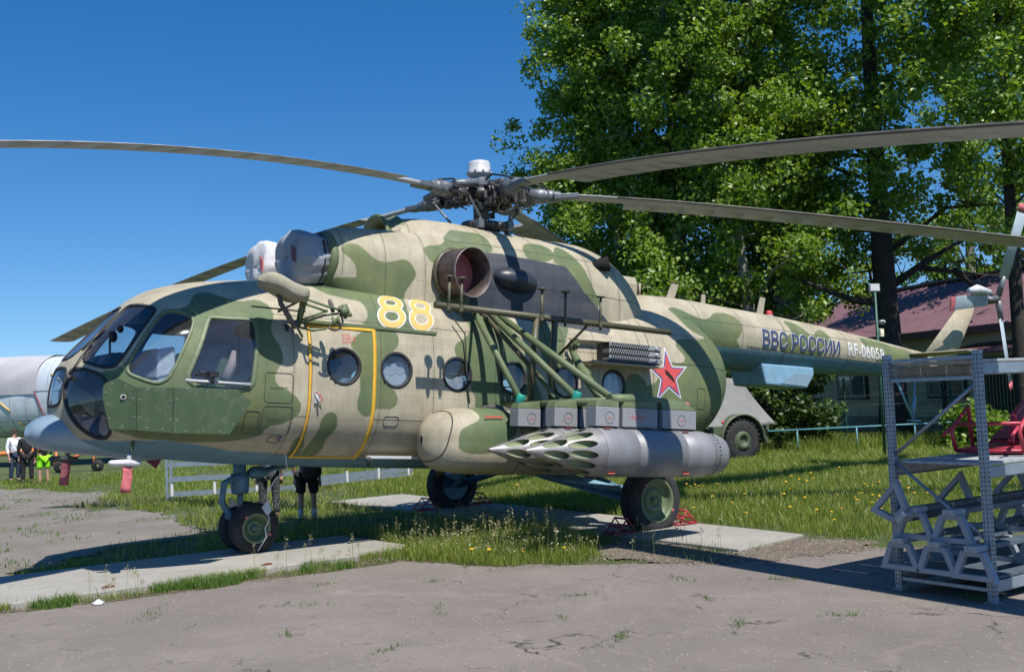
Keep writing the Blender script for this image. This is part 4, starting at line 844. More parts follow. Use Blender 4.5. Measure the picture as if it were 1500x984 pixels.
# cabin curtains seen through the round windows
for wx, hh, mt in ((3.485, .33, 'cloth_white'), (4.332, .20, 'cloth_white'), (2.80, .10, 'cloth_blue'), (6.873, .4, 'jet_grey')):
    mb = MB(); mb.loft([[(wx - .24 + .02 * k, -1.165 + .012 * math.sin(k * 1.1 + j), 1.56 + (hh + .02 * math.sin(k * .5)) * j / 4) for k in range(25)] for j in range(5)], close=False, cap=False); HB(mb, 'cabin_curtain', M[mt])
mb = MB(); mb.box((4.7, 0, .95), (4.9, 1.9, .04)); HB(mb, 'cabin_floor', M['liner'])
# engine intake covers
for sd in (-1, 1):
    cy = .46 * sd; rings = []
    pf = [(2.38, .02), (2.375, .12), (2.38, .24), (2.395, .30), (2.43, .33), (2.52, .34), (2.62, .335), (2.72, .325), (2.81, .31)]
    for i, (x_, r) in enumerate(pf):
        ring = []
        for t_ in np.linspace(0, 2 * PI, 64, False):
            f = .012 * math.sin(7 * t_ + 4 * x_) * (i > 3) + .018 * math.sin(3 * t_ + r * 22) * (i <= 4) * r / .3 + .010 * math.sin(17 * t_ + x_ * 9) * (i > 4)
            ring.append((x_ + (.02 * math.sin(2.2 * t_ + 11 * r) if i < 4 else 0), cy + (r + f) * math.cos(t_), 3.10 + (r + f) * math.sin(t_)))
        rings.append(ring)
    mb = MB(); mb.loft(rings); cv = HB(mb, 'intake_cover', M['cloth_white'] if sd > 0 else M['cover_grey'])
    HB(MB().prism([(2.372, cy - .33 + .02, 3.0), (2.372, cy - .22, 3.05), (2.372, cy - .20, 3.22), (2.372, cy - .30, 3.14)], (-.012, 0, 0)), 'red_flag', M['faded_red'] if sd > 0 else M['maroon'], parent=cv)
    HB(MB().path([(2.74, cy + .327 * math.cos(t_), 3.10 + .327 * math.sin(t_)) for t_ in np.linspace(0, 2 * PI, 30)], .012, 6), 'cover_cord', M['hair'], parent=cv)
    HB(MB().lathe([(0, .36), (.04, .375), (.09, .36), (.10, .30)], (2.90, cy, 3.11), (-1, 0, 0), 40), 'intake_ring', M['olive'])
# fan air inlet in front of the gearbox cowling
HB(MB().lathe([(.10, .36), (-.02, .30), (-.10, .31), (-.16, .36), (-.19, .345), (-.14, .27), (0, .23), (.2, .22)], (3.98, 0, 3.56), (1, 0, .05), 40), 'fan_inlet', M['olive'])
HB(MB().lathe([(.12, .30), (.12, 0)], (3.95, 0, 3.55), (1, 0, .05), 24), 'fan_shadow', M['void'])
HB(MB().path([(4.02, -.30, 3.66), (3.9, -.22, 3.66), (3.82, -.05, 3.64)], [.07, .05, .04], 10), 'inlet_pipe', M['tan'])
# exhaust duct
ax = Vector((.17, -.98, -.05)).normalized(); oc = Vector((4.50, -1.28, 3.07)); ed = HB(MB().lathe([(-.62, .25), (-.35, .29), (-.12, .308), (0, .312), (.004, .308), (0, .298), (-.2, .285), (-.5, .25)], oc, ax, 48), 'exhaust_duct', M['exhaust'])
HB(MB().lathe([(-.001, .314), (.008, .314), (.008, .30), (-.001, .30)], oc, ax, 48), 'exhaust_lip', M['exhaust_in'], parent=ed)
HB(MB().lathe([(-.30, .283), (-.28, .0)], oc, ax, 40), 'exhaust_blank', M['faded_red'], parent=ed)
HB(MB().lathe([(-.42, .30), (-.36, .33), (-.34, .30)], oc, ax, 40), 'exhaust_collar', M['olive_drab'], parent=ed)
HB(MB().lathe([(-.02, .085), (.012, .08), (.012, .062), (-.015, .062), (-.015, 0)], P_side(NT, 4.22, 3.02, 0, -1, -.45), SN(NT, 4.22, a_of(NT, 4.22, 3.02), -.45), 24), 'drain_port', M['exhaust'])
mb = MB(); mb.loft([[(5.08 + .70 * u, -.88 - .0 - max(.0, .20 * math.sqrt(max(0, 1 - (2 * u - 1)**2)) * math.cos(t_)), 3.14 - .05 * u + .165 * math.sqrt(max(0, 1 - (2 * u - 1)**2)) ** (1.0) * math.sin(t_)) for t_ in np.linspace(-PI / 2, PI / 2, 22)] for u in np.concatenate([np.linspace(0.001, .1, 5), np.linspace(.15, .85, 14), np.linspace(.9, .999, 5)])], close=True, cap=False); HB(mb, 'bulged_fairing', M['bulge'])
HB(MB().lathe([(-.1, .06), (0, .085), (.16, .12), (.165, .105), (0, .06), (0, 0)], P_side(CT, 6.98, 3.52, 0), (.75, -.62, .25), 28), 'auxiliary_exhaust', M['void'])
mb = MB(); mb.loft([[(x_, y_ * s_, 3.25 + h_) for y_, h_ in ((-.2, 0), (-.22, .2), (-.17, .31), (0, .345), (.17, .31), (.22, .2), (.2, 0))] for x_, s_ in ((7.98, .8), (8.02, 1), (8.24, 1), (8.28, .85))], smooth=False); cb_ = HB(mb, 'oil_cooler_box', M['tan'], .01)
for k in range(6): HB(MB().box((8.285, -.05, 3.33 + .03 * k), (.014, .30, .012)), 'louvre', M['olive_drab'], parent=cb_)
# antennas and beacon on the boom
for x_, z0_, h_, c_, sw in ((9.06, 3.33, .26, .18, .14), (9.86, 3.32, .17, .10, .02), (11.22, 3.27, .32, .16, .10)): HB(MB().prism([(x_, -.012, z0_), (x_ + c_, -.012, z0_), (x_ + c_ * .8 + sw, -.012, z0_ + h_), (x_ + sw, -.012, z0_ + h_)], (0, .024, 0)), 'blade_antenna', M['tan'], .004)
HB(MB().lathe([(0, .07), (.03, .07)], (11.55, 0, 3.27), (0, 0, 1), 20), 'beacon_base', M['cap_white']); HB(MB().lathe([(.03, .055), (.08, .055), (.105, .04), (.115, .0)], (11.55, 0, 3.27), (0, 0, 1), 20), 'beacon_lamp', M['red'])
HB(MB().tube((8.5, 0, 3.32), (8.5, 0, 3.52), .018), 'antenna_mast', M['tan'])
HB(MB().path([(8.5, 0, 3.50), (9.3, 0, 3.40), (9.9, 0, 3.47), (12.5, .2, 3.35), (16.3, .9, 3.4)], .005, 5), 'wire_antenna', M['black'])
# doppler housing under the boom
mb = MB(); mb.loft([[(10.92, y_, 2.42), (11.05, y_, 2.06), (12.12, y_, 2.05), (12.30, y_, 2.28), (12.30, y_, 2.42)] for y_ in (-.36, .36)], smooth=False); HB(mb, 'doppler_housing', M['light_blue'], .03)
lo = MB().prism([(11.4, -.364, 2.10), (12.10, -.364, 2.08), (12.25, -.364, 2.30), (11.75, -.364, 2.28)], (0, -.004, 0)); HB(lo, 'doppler_panel', M['radome'])
# tail bumper, stabiliser, fin, tail rotor
HB(MB().tube((15.24, 0, 2.42), (15.78, 0, 1.66), .028, .022), 'bumper_strut', M['light_blue']); HB(MB().tube((15.88, 0, 2.46), (15.80, 0, 1.66), .020), 'bumper_strut', M['light_blue']); HB(MB().tube((15.86, 0, 2.10), (15.80, 0, 1.75), .035), 'bumper_damper', M['light_blue']); HB(MB().box((15.82, 0, 1.62), (.30, .12, .03)), 'bumper_foot', M['light_blue'], .01)
def airfoil(c, t, n=12): 
    up_ = [(c * (1 - math.cos(PI * k / n)) / 2, t / 2 * math.sin(PI * (1 - math.cos(PI * k / n)) / 2) ** .8 if 0 < k < n else 0) for k in range(n + 1)]; return up_ + [(x_, -z_) for x_, z_ in up_[::-1][1:-1]]
def wing(mb, p0, p1, c0, c1, t0, t1, chord, thick):
    chord = Vector(chord).normalized(); thick = Vector(thick).normalized(); mb.loft([[Vector(p) + chord * a_ + thick * b_ for a_, b_ in airfoil(c, t)] for p, c, t in ((p0, c0, t0), (p1, c1, t1))]); return mb
for s_ in (-1, 1): HB(wing(MB(), (15.25, .18 * s_, 2.86), (15.45, 1.35 * s_, 2.90), .75, .55, .09, .05, (1, 0, 0.03), (0, 0, 1)), 'stabiliser', M['tan'])
mb = MB(); wing(mb, (15.9, -.02, 2.72), (17.45, -.1, 4.12), 1.15, .50, .26, .16, (1, 0, -.15), (0, 1, 0)); fn = HB(mb, 'tail_fin', M['camo'])
vv = np.array([v.co for v in fn.data.vertices]); at = camo_attrs(np.stack([vv[:, 0], vv[:, 1] * 0 - 1, vv[:, 2]], -1), True)
for n_, d_ in at.items(): a_ = fn.data.attributes.new(n_, 'FLOAT', 'POINT'); a_.data.foreach_set('value', (np.clip(d_, .05, 1) if n_ == 'blue' else d_).astype(np.float32))
hubt = Vector((17.9, -.62, 4.18)); TR = HB(MB().lathe([(0, .10), (.12, .11), (.2, .08), (.26, .10), (.3, 0)], hubt + Vector((0, .25, 0)), (0, -1, 0), 20).tube(hubt + Vector((0, .6, -.05)), hubt, .07), 'tail_rotor_hub', M['hub_metal'])
for tip in (Vector((16.07, -.72, 3.87)), Vector((17.86, -1.2, 5.89)), Vector((18.55, -.5, 2.4))):
    d = (tip - hubt).normalized(); n_ = Vector((0, -1, 0)); n_ = (n_ - d * n_.dot(d)).normalized(); ch = d.cross(n_).normalized(); ch = (ch + n_ * .25).normalized(); n2 = d.cross(ch).normalized(); L = 1.95
    b = MB(); wing(b, hubt + d * .42 - ch * .13, hubt + d * L - ch * .13, .27, .27, .035, .025, ch, n2); o = HB(b, 'tail_rotor_blade', M['tail_blade'])
    HB(MB().tube(hubt + d * .05, hubt + d * .46, .065, .05, 12), 'blade_grip', M['hub_grey'], parent=o); b = MB(); wing(b, hubt + d * (L - .16) - ch * .134, hubt + d * (L + .002) - ch * .134, .278, .278, .040, .030, ch, n2); HB(b, 'blade_tip', M['faded_red'], parent=o)
HB(MB().path([hubt + Vector((-.5, -.1, .06)), hubt + Vector((-1.0, -.13, .06)), hubt + Vector((-1.35, -.15, .0))], [.06, .10, .04], 8), 'rag_cover', M['cloth_white'])
# ------------------------------------------------------------------ landing gear (world coordinates, on the ground)
def wheel(cx, cy, cz, R_, W_, rimr, name, rim_mat, hub_out, flat_z=None, dark=False):
    mb = MB(); p = [(-W_ / 2 + .02, rimr), (-W_ / 2, rimr + .03), (-W_ / 2 + .006, rimr + (R_ - rimr) * .45), (-W_ * .42, R_ * .93), (-W_ * .30, R_ * .985), (-W_ * .12, R_), (-W_*.11, R_ - .008), (-W_*.09, R_ - .008), (-W_*.08, R_), (W_ * .08, R_), (W_*.09, R_ - .008), (W_*.11, R_ - .008), (W_ * .12, R_), (W_ * .30, R_ * .985), (W_ * .42, R_ * .93), (W_ / 2 - .006, rimr + (R_ - rimr) * .45), (W_ / 2, rimr + .03), (W_ / 2 - .02, rimr)]
    mb.lathe(p, (cx, cy, cz), (0, 1, 0), 64)
    if flat_z is not None:
        for i, v in enumerate(mb.v):
            x_, y_, z_ = v; lim = flat_z
            if z_ < lim + .10:
                t_ = (lim + .10 - z_); z2 = max(lim, z_); bul = 1 + max(0, lim - z_) * 1.6 + .02 * t_; mb.v[i] = (cx + (x_ - cx) * (1 + max(0, lim - z_) * .35), cy + (y_ - cy) * bul, z2)
    w_ = HW(mb, name, M['rubber']); s_ = hub_out
    mb = MB(); y0 = cy + s_ * (W_ / 2 - .02)
    mb.lathe([(0, rimr + .012), (.012, rimr + .012), (.018, rimr), (.010, rimr - .02), (-.03, rimr - .028), (-.075, rimr * .78), (-.085, rimr * .60), (-.05, rimr * .52), (-.045, rimr * .35), (-.07, rimr * .30), (-.07, rimr * .16), (-.03, rimr * .15), (-.02, rimr * .12), (-.02, 0)], (cx, y0, cz), (0, s_, 0), 48)
    HW(mb, 'wheel_rim', M[rim_mat], parent=w_)
    mb = MB(); mb.lathe([(-.02, rimr * .9), (0, rimr * .9)], (cx, cy - s_ * (W_ / 2 - .03), cz), (0, -s_, 0), 32); mb.lathe([(0, rimr * .9), (.0, 0)], (cx, cy - s_ * (W_ / 2 - .03), cz), (0, -s_, 0), 32); HW(mb, 'wheel_back', M['gear_blue'], parent=w_)
    mb = MB()
    for a_ in (2.3, -.5): mb.box((cx + math.cos(a_) * (rimr + .015), cy + s_ * (W_ / 2 + .001), cz + math.sin(a_) * (rimr + .015)), (.03, .004, .03), Ry(-a_))
    tag(HW(mb, 'slippage_mark', M['faded_red'], parent=w_), kind='stuff')
    return w_
NX = -3.748
def nose_wheel(cy, out):
    mb = MB(); return wheel(NX, cy, .345, .292, .185, .165, 'nose_wheel', 'wheel_green', out, .062)
nose_wheel(-.155, -1); nose_wheel(.155, 1)
mb = MB(); mb.tube((-3.84, 0, 1.2), (-3.84, 0, .80), .075, n=18); mb.lathe([(0, .08), (.0, .10), (.08, .11), (.22, .10), (.24, .085), (.24, .0)], (-3.84, 0, .98), (0, 0, -1), 20); HW(mb, 'nose_leg', M['gear_blue'])
HW(MB().tube((-3.84, 0, .76), (-3.84, 0, .50), .036, n=14), 'oleo_rod', M['bare_metal'])
mb = MB(); mb.path([(-3.90, -.05, .95), (-4.05, -.05, .88), (-4.08, -.04, .66), (-3.98, -.03, .50)], [.035, .04, .035, .04], 10); mb.path([(-4.0, 0, .52), (-3.90, 0, .44), (NX, 0, .345)], [.055, .05, .05], 12); mb.box((-3.86, 0, .50), (.12, .16, .08)); mb.tube((NX, -.2, .345), (NX, .2, .345), .035); HW(mb, 'torque_link', M['gear_blue'], .006)
mb = MB(); mb.lathe([(0, .035), (.05, .07), (.16, .075), (.2, .05), (.26, .035)], (-3.74, 0, .97), (1, 0, .02), 18); mb.path([(-3.5, 0, .985), (-3.0, 0, 1.04)], .022); mb.path([(-3.6, .05, .97), (-3.1, .18, 1.08)], .018); HW(mb, 'drag_strut', M['gear_blue'])
HW(MB().prism([(-4.0, -.07, .72), (-3.9, -.09, .62), (-4.02, -.09, .60)], (0, -.02, 0)), 'gear_tag', M['cover_tan'])
cp = [(-3.63, -.84, 1.38), (-3.62, -.82, 1.15), (-3.55, -.7, 1.0), (-3.66, -.6, .92), (-3.72, -.5, .75), (-3.70, -.46, .66)]
HW(MB().path(cp, .006, 6), 'static_cord', M['cloth_white']); HW(MB().path([(-3.70, -.46, .52), (-3.68, -.46, .45), (-3.72, -.42, .36), (-3.69, -.38, .25), (-3.78, -.34, .10)], .006, 6), 'static_cord', M['cloth_white'])
HW(MB().prism([(-3.70, -.47, .68), (-3.77, -.47, .60), (-3.71, -.47, .50), (-3.655, -.47, .55)], (0, .012, 0)), 'cord_flag', M['cloth_white'])
wheel(.572, -2.28, .385, .433, .27, .265, 'main_wheel', 'wheel_green', -1, .037); wheel(.572, 2.25, .39, .433, .27, .265, 'main_wheel', 'wheel_green', 1, .037)
for s_ in (-1, 1):
    HW(MB().tube((.572, 2.10 * s_, .385), (.72, .45 * s_, .78), .055, .05, 14), 'axle_arm', M['gear_blue'])
    HW(MB().tube((.60, 2.05 * s_, .42), (-.35, .5 * s_, .82), .04, n=12), 'forward_strut', M['gear_blue'])
    HW(MB().prism([(.25, 2.02 * s_, .58), (.62, 2.02 * s_, .60), (.62, 2.02 * s_, .40), (.4, 2.02 * s_, .36), (-.1, .9 * s_, .66), (.1, .8 * s_, .78)], (0, .03 * s_, .0)), 'gear_fairing', M['light_blue'])
    HW(MB().tube((.58, 2.10 * s_, .45), (.45, 1.85 * s_, 1.45), .05, .06, 12), 'shock_strut_lower', M['olive'])
# wheel chocks are separate things
def chock(x_, y_, dx, label):
    t = empty('wheel_chock', (x_, y_, .036), 0, label, 'wheel chock', 'red wheel chocks at the main wheels')
    mb = MB(); A_ = lambda u, z_: Vector((dx * u, 0, z_))
    for yy in (-.11, .11): MB().path([(-.17 * dx, yy, .012), (.13 * dx, yy, .012), (.0, yy, .18), (-.17 * dx, yy, .012)], .013, 6).build('side_frame', M['bench_red'], t)
    pass
    for u_, z_ in ((-.17, .012), (.13, .012), (0, .18), (-.09, .09), (.065, .09)): MB().tube((u_ * dx, -.12, z_), (u_ * dx, .12, z_), .013, n=8).build('cross_bar', M['bench_red'], t)
    return t
chock(.05, -2.30, 1, 'red tubular wheel chock in front of the near main wheel'); chock(1.06, -2.30, -1, 'red tubular wheel chock behind the near main wheel')
chock(1.06, 2.22, -1, 'red tubular wheel chock behind the far main wheel'); chock(.05, 2.22, 1, 'red tubular wheel chock in front of the far main wheel')
# ------------------------------------------------------------------ side tank
TK = np.array([(3.76, .02, 1.05, .95, 1.0, 2.2, 2.2), (3.78, .12, 1.13, .84, 1.0, 2.3, 2.3), (3.83, .22, 1.21, .75, 1.0, 2.4, 2.4), (3.92, .31, 1.29, .68, 1.0, 2.5, 2.5), (4.05, .37, 1.345, .635, 1.0, 2.6, 2.5), (4.25, .41, 1.385, .61, 1.0, 2.7, 2.6), (4.6, .43, 1.40, .60, 1.0, 2.8, 2.6), (6.2, .43, 1.40, .60, 1.0, 2.8, 2.6), (6.6, .32, 1.34, .70, 1.0, 2.5, 2.5), (6.8, .05, 1.1, .95, 1.0, 2.2, 2.2)])
TGREEN = [(4.26, 1.45), (4.34, 1.3), (4.3, 1.23), (4.14, 1.17), (4.05, 1.11), (4.03, 0.99), (4.05, 0.88), (4.23, 0.84), (4.53, 0.86), (4.62, 0.97), (4.82, 1.08), (4.83, 1.14), (4.80, 1.3), (4.8, 1.45)]
def tank_attr(V):
    g = sdf_poly(V[:, [0, 2]], chaikin(TGREEN, 1)); g2 = sdf_poly(V[:, [0, 2]], [(5.2, 1.6), (5.2, 1.0), (5.8, .8), (6.3, 1.1), (6.3, 1.6)]); return dict(green=np.clip(np.minimum(g, g2), -.3, .3), blue=np.full(len(V), .3), dark=np.full(len(V), .3))
for s_ in (-1, 1):
    tk = Skin(TK, np.concatenate([np.linspace(3.76, 4.0, 30), np.linspace(4.03, 6.8, 70)]), 90, 1.40 * s_); t_ = tk.mesh('fuel_tank', tk.F, M['camo'], attrs=tank_attr)
    for x_, r_ in ((3.93, .009), (4.9, .008), (5.8, .008)):
        P = S(TK, np.full(50, x_) + .10 * np.cos(np.linspace(0, 2 * PI, 50)) * (x_ < 4), np.linspace(0, 2 * PI, 50), 1.40 * s_); HB(MB().path([tuple(p) for p in P], r_, 6), 'tank_strap', M['seam'] if x_ < 4 else M['olive'], parent=t_)
q = S(TK, 4.55, a_of(TK, 4.55, 1.27), -1.4)
HB(MB().box((4.50, -1.795, 1.285), (.26, .004, .022)), 'red_stencil', M['stencil_red'])
HB(MB().lathe([(0, .04), (.09, .04), (.12, .03), (.13, 0)], (4.62, -1.20, 1.36), (0, 0, 1), 16), 'filler_neck', M['olive'])
HB(MB().path([(4.60, -1.35, 1.39), (4.72, -1.5, 1.42), (4.84, -1.6, 1.38), (4.95, -1.75, 1.30), (5.1, -1.85, 1.24)], [.03, .035, .03, .03, .02], 8), 'wrapped_hose', M['cloth_dark'])
# ------------------------------------------------------------------ outrigger, pylons and rocket pods
def pylon(yc, k):
    p = None
    secs = [(4.66, 4.99), (5.05, 5.57), (5.64, 6.17)]
    mb = MB(); mb.box((5.42, yc, 1.30), (1.44, .05, .28)); p = HB(mb, 'weapon_pylon', M['cockpit_grey'])  # core coloured dark to paint in the shade of the recesses
    for i, (a, b) in enumerate(secs):
        th_ = .17 if i != 1 else .15
        HB(MB().box(((a + b) / 2, yc, 1.285), (b - a, th_, .21)), 'pylon_box', M['panel_grey'], .006, p)
        mb = MB(); z0 = 1.392; z1 = 1.46 if i < 2 else 1.46
        if i == 2: mb.loft([[(a, yc - th_ / 2, z0), (b, yc - th_ / 2, z0), (b, yc + th_ / 2, z0), (a, yc + th_ / 2, z0)], [(a, yc - .06, 1.49), (b - .16, yc - .06, 1.49), (b - .16, yc + .06, 1.49), (a, yc + .06, 1.49)]], smooth=False)
        else: mb.loft([[(a, yc - th_ / 2, z0), (b, yc - th_ / 2, z0), (b, yc + th_ / 2, z0), (a, yc + th_ / 2, z0)], [(a + .03, yc - .07, 1.455), (b, yc - .07, 1.48), (b, yc + .07, 1.48), (a + .03, yc + .07, 1.455)]], smooth=False)
        HB(mb, 'pylon_cap', M['olive'], .006, p)
        if i != 1:
            cx_ = (a + b) / 2 + .03; HB(MB().path([(cx_ + .062 * math.cos(t), yc - th_ / 2 - .001, 1.275 + .062 * math.sin(t)) for t in np.linspace(0, 2 * PI, 22)], .003, 4), 'hatch_ring', M['cockpit_grey'], parent=p)
            HB(MB().box((cx_, yc - th_ / 2 - .001, 1.272), (.07, .003, .007)), 'stencil', M['stencil_red'], parent=p)
        else:
            mb = MB(); random.seed(3)
            for r_, (w_, z_) in enumerate(((.10, 1.335), (.26, 1.295), (.17, 1.272))):
                n_ = int(w_ / .022)
                for c_ in range(n_): mb.box((5.30 - w_ / 2 + c_ * .022, yc - th_ / 2 - .001, z_), (.014, .003, .012))
            tag(HB(mb, 'stencil_lines', M['stencil_red'], parent=p), kind='stuff')
            HB(MB().box((5.34, yc - th_ / 2 - .004, 1.375), (.22, .01, .022)), 'hinge', M['panel_grey'], .003, p)
    mb = MB(); mb.box((5.45, yc, 1.165), (.95, .10, .03)); HB(mb, 'rack_beam', M['hub_metal'], .004, p)
    for x_ in (5.1, 5.2, 5.45, 5.7, 5.82): HB(MB().box((x_, yc - .05, 1.15), (.05, .07, .05)), 'sway_brace', M['black'], .004, p)
    return p
YS = (-1.98, -2.66, -3.36)
for k, y_ in enumerate(YS): pylon(y_, k)
for x_ in (5.02, 5.60): HB(MB().tube((x_, -1.2, 1.46), (x_, -3.36, 1.46), .045, n=14), 'outrigger_beam', M['olive'])
HB(MB().tube((4.90, -3.38, 1.475), (5.35, -3.38, 1.49), .058, .058, 16), 'outrigger_stub', M['olive']); HB(MB().tube((5.3, -3.38, 1.50), (6.05, -3.38, 1.47), .040, .036, 14), 'outrigger_tube', M['olive'])
HB(MB().lathe([(0, .035), (.05, .03), (.09, 0)], (6.03, -3.38, 1.47), (1, -.3, -.1), 14), 'navigation_light', M['faded_red'])
RP = np.array([(0, .018, .018, -.018, 0, 2, 2), (.05, .033, .033, -.033, 0, 2, 2), (.40, .145, .145, -.145, 0, 2, 2), (.80, .250, .250, -.250, 0, 2, 2), (.88, .262, .262, -.262, 0, 2, 2)])
tubes_ = [(.20 * math.cos(2 * PI * k / 12 + .13), .20 * math.sin(2 * PI * k / 12 + .13)) for k in range(12)] + [(.115 * math.cos(2 * PI * k / 6 + .3), .115 * math.sin(2 * PI * k / 6 + .3)) for k in range(6)]
def pod(x0, yc, zc):
    f = [lambda P: np.min([np.hypot(P[:, 1] - a, P[:, 2] - b) for a, b in tubes_], axis=0) - .044]
    sk = Skin(RP, np.concatenate([np.linspace(0, .12, 8), np.linspace(.13, .88, 110)]), 200, 0, f)
    body = HB(MB().lathe([(.885, .262), (.89, .264), (1.35, .264), (1.352, .261), (1.358, .261), (1.36, .264), (2.08, .264), (2.082, .261), (2.088, .261), (2.09, .264), (2.5, .262), (2.52, .258), (2.525, .250), (2.72, .238), (2.79, .215), (2.80, .20), (2.78, .19), (2.70, .19), (2.70, 0)], (x0, yc, zc), (1, 0, 0), 64), 'rocket_pod', M['bare_metal'])
    us = np.unique(sk.F[sk.hole < 0]); o = sk.mesh('pod_cone', sk.F[sk.hole < 0], M['cone_metal']); o.parent = body; o.location = (x0, yc, zc)
    fx_ = sk.P[sk.F].mean(1)[:, 0]
    for a, b in tubes_:
        r0 = []; r1 = []
        for t in np.linspace(0, 2 * PI, 22, False):
            py, pz = a + .044 * math.cos(t), b + .044 * math.sin(t); xs_ = float(np.interp(math.hypot(py, pz), [.033, .145, .25, .262], [.05, .40, .80, .88])); r0.append((x0 + xs_ + .002, yc + py, zc + pz)); r1.append((x0 + .95, yc + py, zc + pz))
        HB(MB().loft([r0, r1], cap=False).lathe([(0, .044), (0, 0)], (x0 + .93, yc + a, zc + b), (1, 0, 0), 16), 'launch_tube', M['tube_primer'], parent=body)
    HB(MB().lathe([(-.035, .004), (-.03, .01), (.05, .030)], (x0, yc, zc), (1, 0, 0), 20), 'nose_plug', M['exhaust'], parent=body)
    mb = MB()
    for k in range(34): a_ = 2 * PI * k / 34; mb.box((x0 + 2.60 + .012 * (k % 2), yc + .249 * math.cos(a_), zc + .249 * math.sin(a_)), (.022, .008, .008), Rx(a_))
    HB(MB().lathe([(2.52, .259), (2.525, .2525), (2.53, .2525)], (x0, yc, zc), (1, 0, 0), 48), 'pod_band', M['black'], parent=body); tag(HB(mb, 'vent_slots', M['void'], parent=body), kind='stuff')
    for x_, a_, c_ in ((1.0, 1.2, 'faded_red'), (1.0, -.9, 'stencil_red'), (2.12, -.9, 'stencil_red'), (2.15, 1.1, 'faded_red')): HB(MB().box((x0 + x_, yc - .265 * math.cos(a_), zc + .265 * math.sin(a_)), (.10, .05, .004), Rx(a_ - PI / 2)), 'painted_stripe', M[c_], parent=body)
    return body
pod(3.80, -3.36, .905); pod(3.84, -2.66, .905)
# side rail with mushroom-headed pins, posts and truss struts
rl = HB(MB().tube((3.64, -1.80, 2.53), (7.37, -1.80, 2.52), .040, n=16), 'side_rail', M['olive_drab'])
for x_ in (3.80, 3.97, 5.15, 5.52, 6.10): HB(MB().tube((x_, -1.84, 2.44), (x_, -1.84, 2.86), .017, n=10).lathe([(0, .02), (.0, .055), (.018, .058), (.02, 0)], (x_, -1.84, 2.86), (0, 0, 1), 18).lathe([(-.04, .028), (.04, .028)], (x_, -1.84, 2.52), (0, 0, 1), 12), 'rail_pin', M['olive_drab'])
for x0, x1 in ((5.10, 5.03), (5.39, 5.35)): HB(MB().tube((x0, -1.80, 2.53), (x1, -1.80, 1.45), .040, n=14), 'rail_post', M['olive_drab'])
HB(MB().tube((5.95, -1.78, 2.51), (5.83, -1.2, 2.05), .018), 'rail_brace', M['olive_drab'])
for y0, p0, p1, r_, m_ in ((0, (4.62, -1.10, 2.66), (4.73, -2.0, 1.50), .040, 'olive'), (0, (4.85, -1.10, 2.64), (5.04, -2.66, 1.52), .042, 'olive'), (0, (4.95, -1.10, 2.64), (5.16, -3.1, 1.52), .042, 'olive'), (0, (4.72, -1.12, 2.64), (5.16, -1.8, 1.8), .030, 'olive_drab'), (0, (5.16, -1.8, 1.8), (5.1, -2.2, 1.52), .030, 'olive'), (0, (4.35, -1.80, 2.53), (4.62, -1.15, 2.6), .02, 'olive_drab')):
    HB(MB().tube(p0, p1, r_, n=12), 'truss_strut', M[m_])
for p in ((4.73, -2.0, 1.50), (5.04, -2.66, 1.53)): HB(MB().lathe([(-.05, .045), (.05, .05), (.07, .02)], p, (0, -.6, 1), 12), 'teal_tape', M['teal_tape'])
HB(MB().path([(6.13, -1.22, 2.25), (6.1, -1.35, 2.12), (6.02, -1.62, 1.9), (5.93, -2.0, 1.62), (5.86, -2.2, 1.5)], [.035, .05, .065, .055, .05], 14), 'shock_absorber', M['olive'])
HB(MB().lathe([(0, .06), (.03, .075), (.06, .06), (.10, .075), (.13, .06)], (6.03, -1.6, 1.92), (-.1, -.8, -.6), 16), 'absorber_collar', M['olive'])
random.seed(5); mb = MB()
for k in range(7): mb.path([(6.10 + random.uniform(-.08, .08), -1.27 - random.uniform(0, .08), 2.26 + random.uniform(-.05, .12)) for _ in range(4)], .010, 6)
tag(HB(mb, 'hydraulic_lines', M['olive']), kind='stuff')
for p in [[(5.0, -1.26, 1.6), (4.97, -1.3, 2.2), (4.72, -1.24, 2.6)], [(4.3, -1.18, 2.48), (4.42, -1.26, 2.3), (4.46, -1.27, 1.7), (4.5, -1.28, 1.45)]]: HB(MB().path(p, .010, 6), 'cable', M['seam'])
# flare dispensers
mb = MB(); mb.box((7.04, -1.32, 2.225), (.96, .16, .25)); HB(mb, 'dispenser_tray', M['black'], .01); HB(MB().box((7.02, -1.41, 2.225), (.94, .19, .26)), 'dispenser_core', M['black'])  # black backing paints in the dark of the gaps between the boxes
for k in range(3):
    z_ = 2.145 + .088 * k; x0, x1 = 6.55, 7.50; o = HB(MB().box(((x0 + x1) / 2, -1.44, z_), (x1 - x0, .14, .066)), 'flare_dispenser', M['panel_grey'], .006)
    mb = MB()
    for r_ in range(2):
        for c_ in range(17): mb.lathe([(0, .0135), (.003, .0135), (.003, 0)], (6.58 + c_ * .041 + (r_ % 2) * .020, -1.511, z_ - .016 + .032 * r_), (0, -1, 0), 8)
    tag(HB(mb, 'flare_ports', M['void'], parent=o), kind='stuff')
    HB(MB().lathe([(0, .02), (.02, .02), (.02, 0)], (7.40, -1.51, z_), (0, -1, 0), 14), 'dispenser_knob', M['cap_white'], parent=o)
mb = MB(); mb.box((6.9, -1.38, 2.07), (1.3, .3, .02)); HB(mb, 'dispenser_shelf', M['tan'])
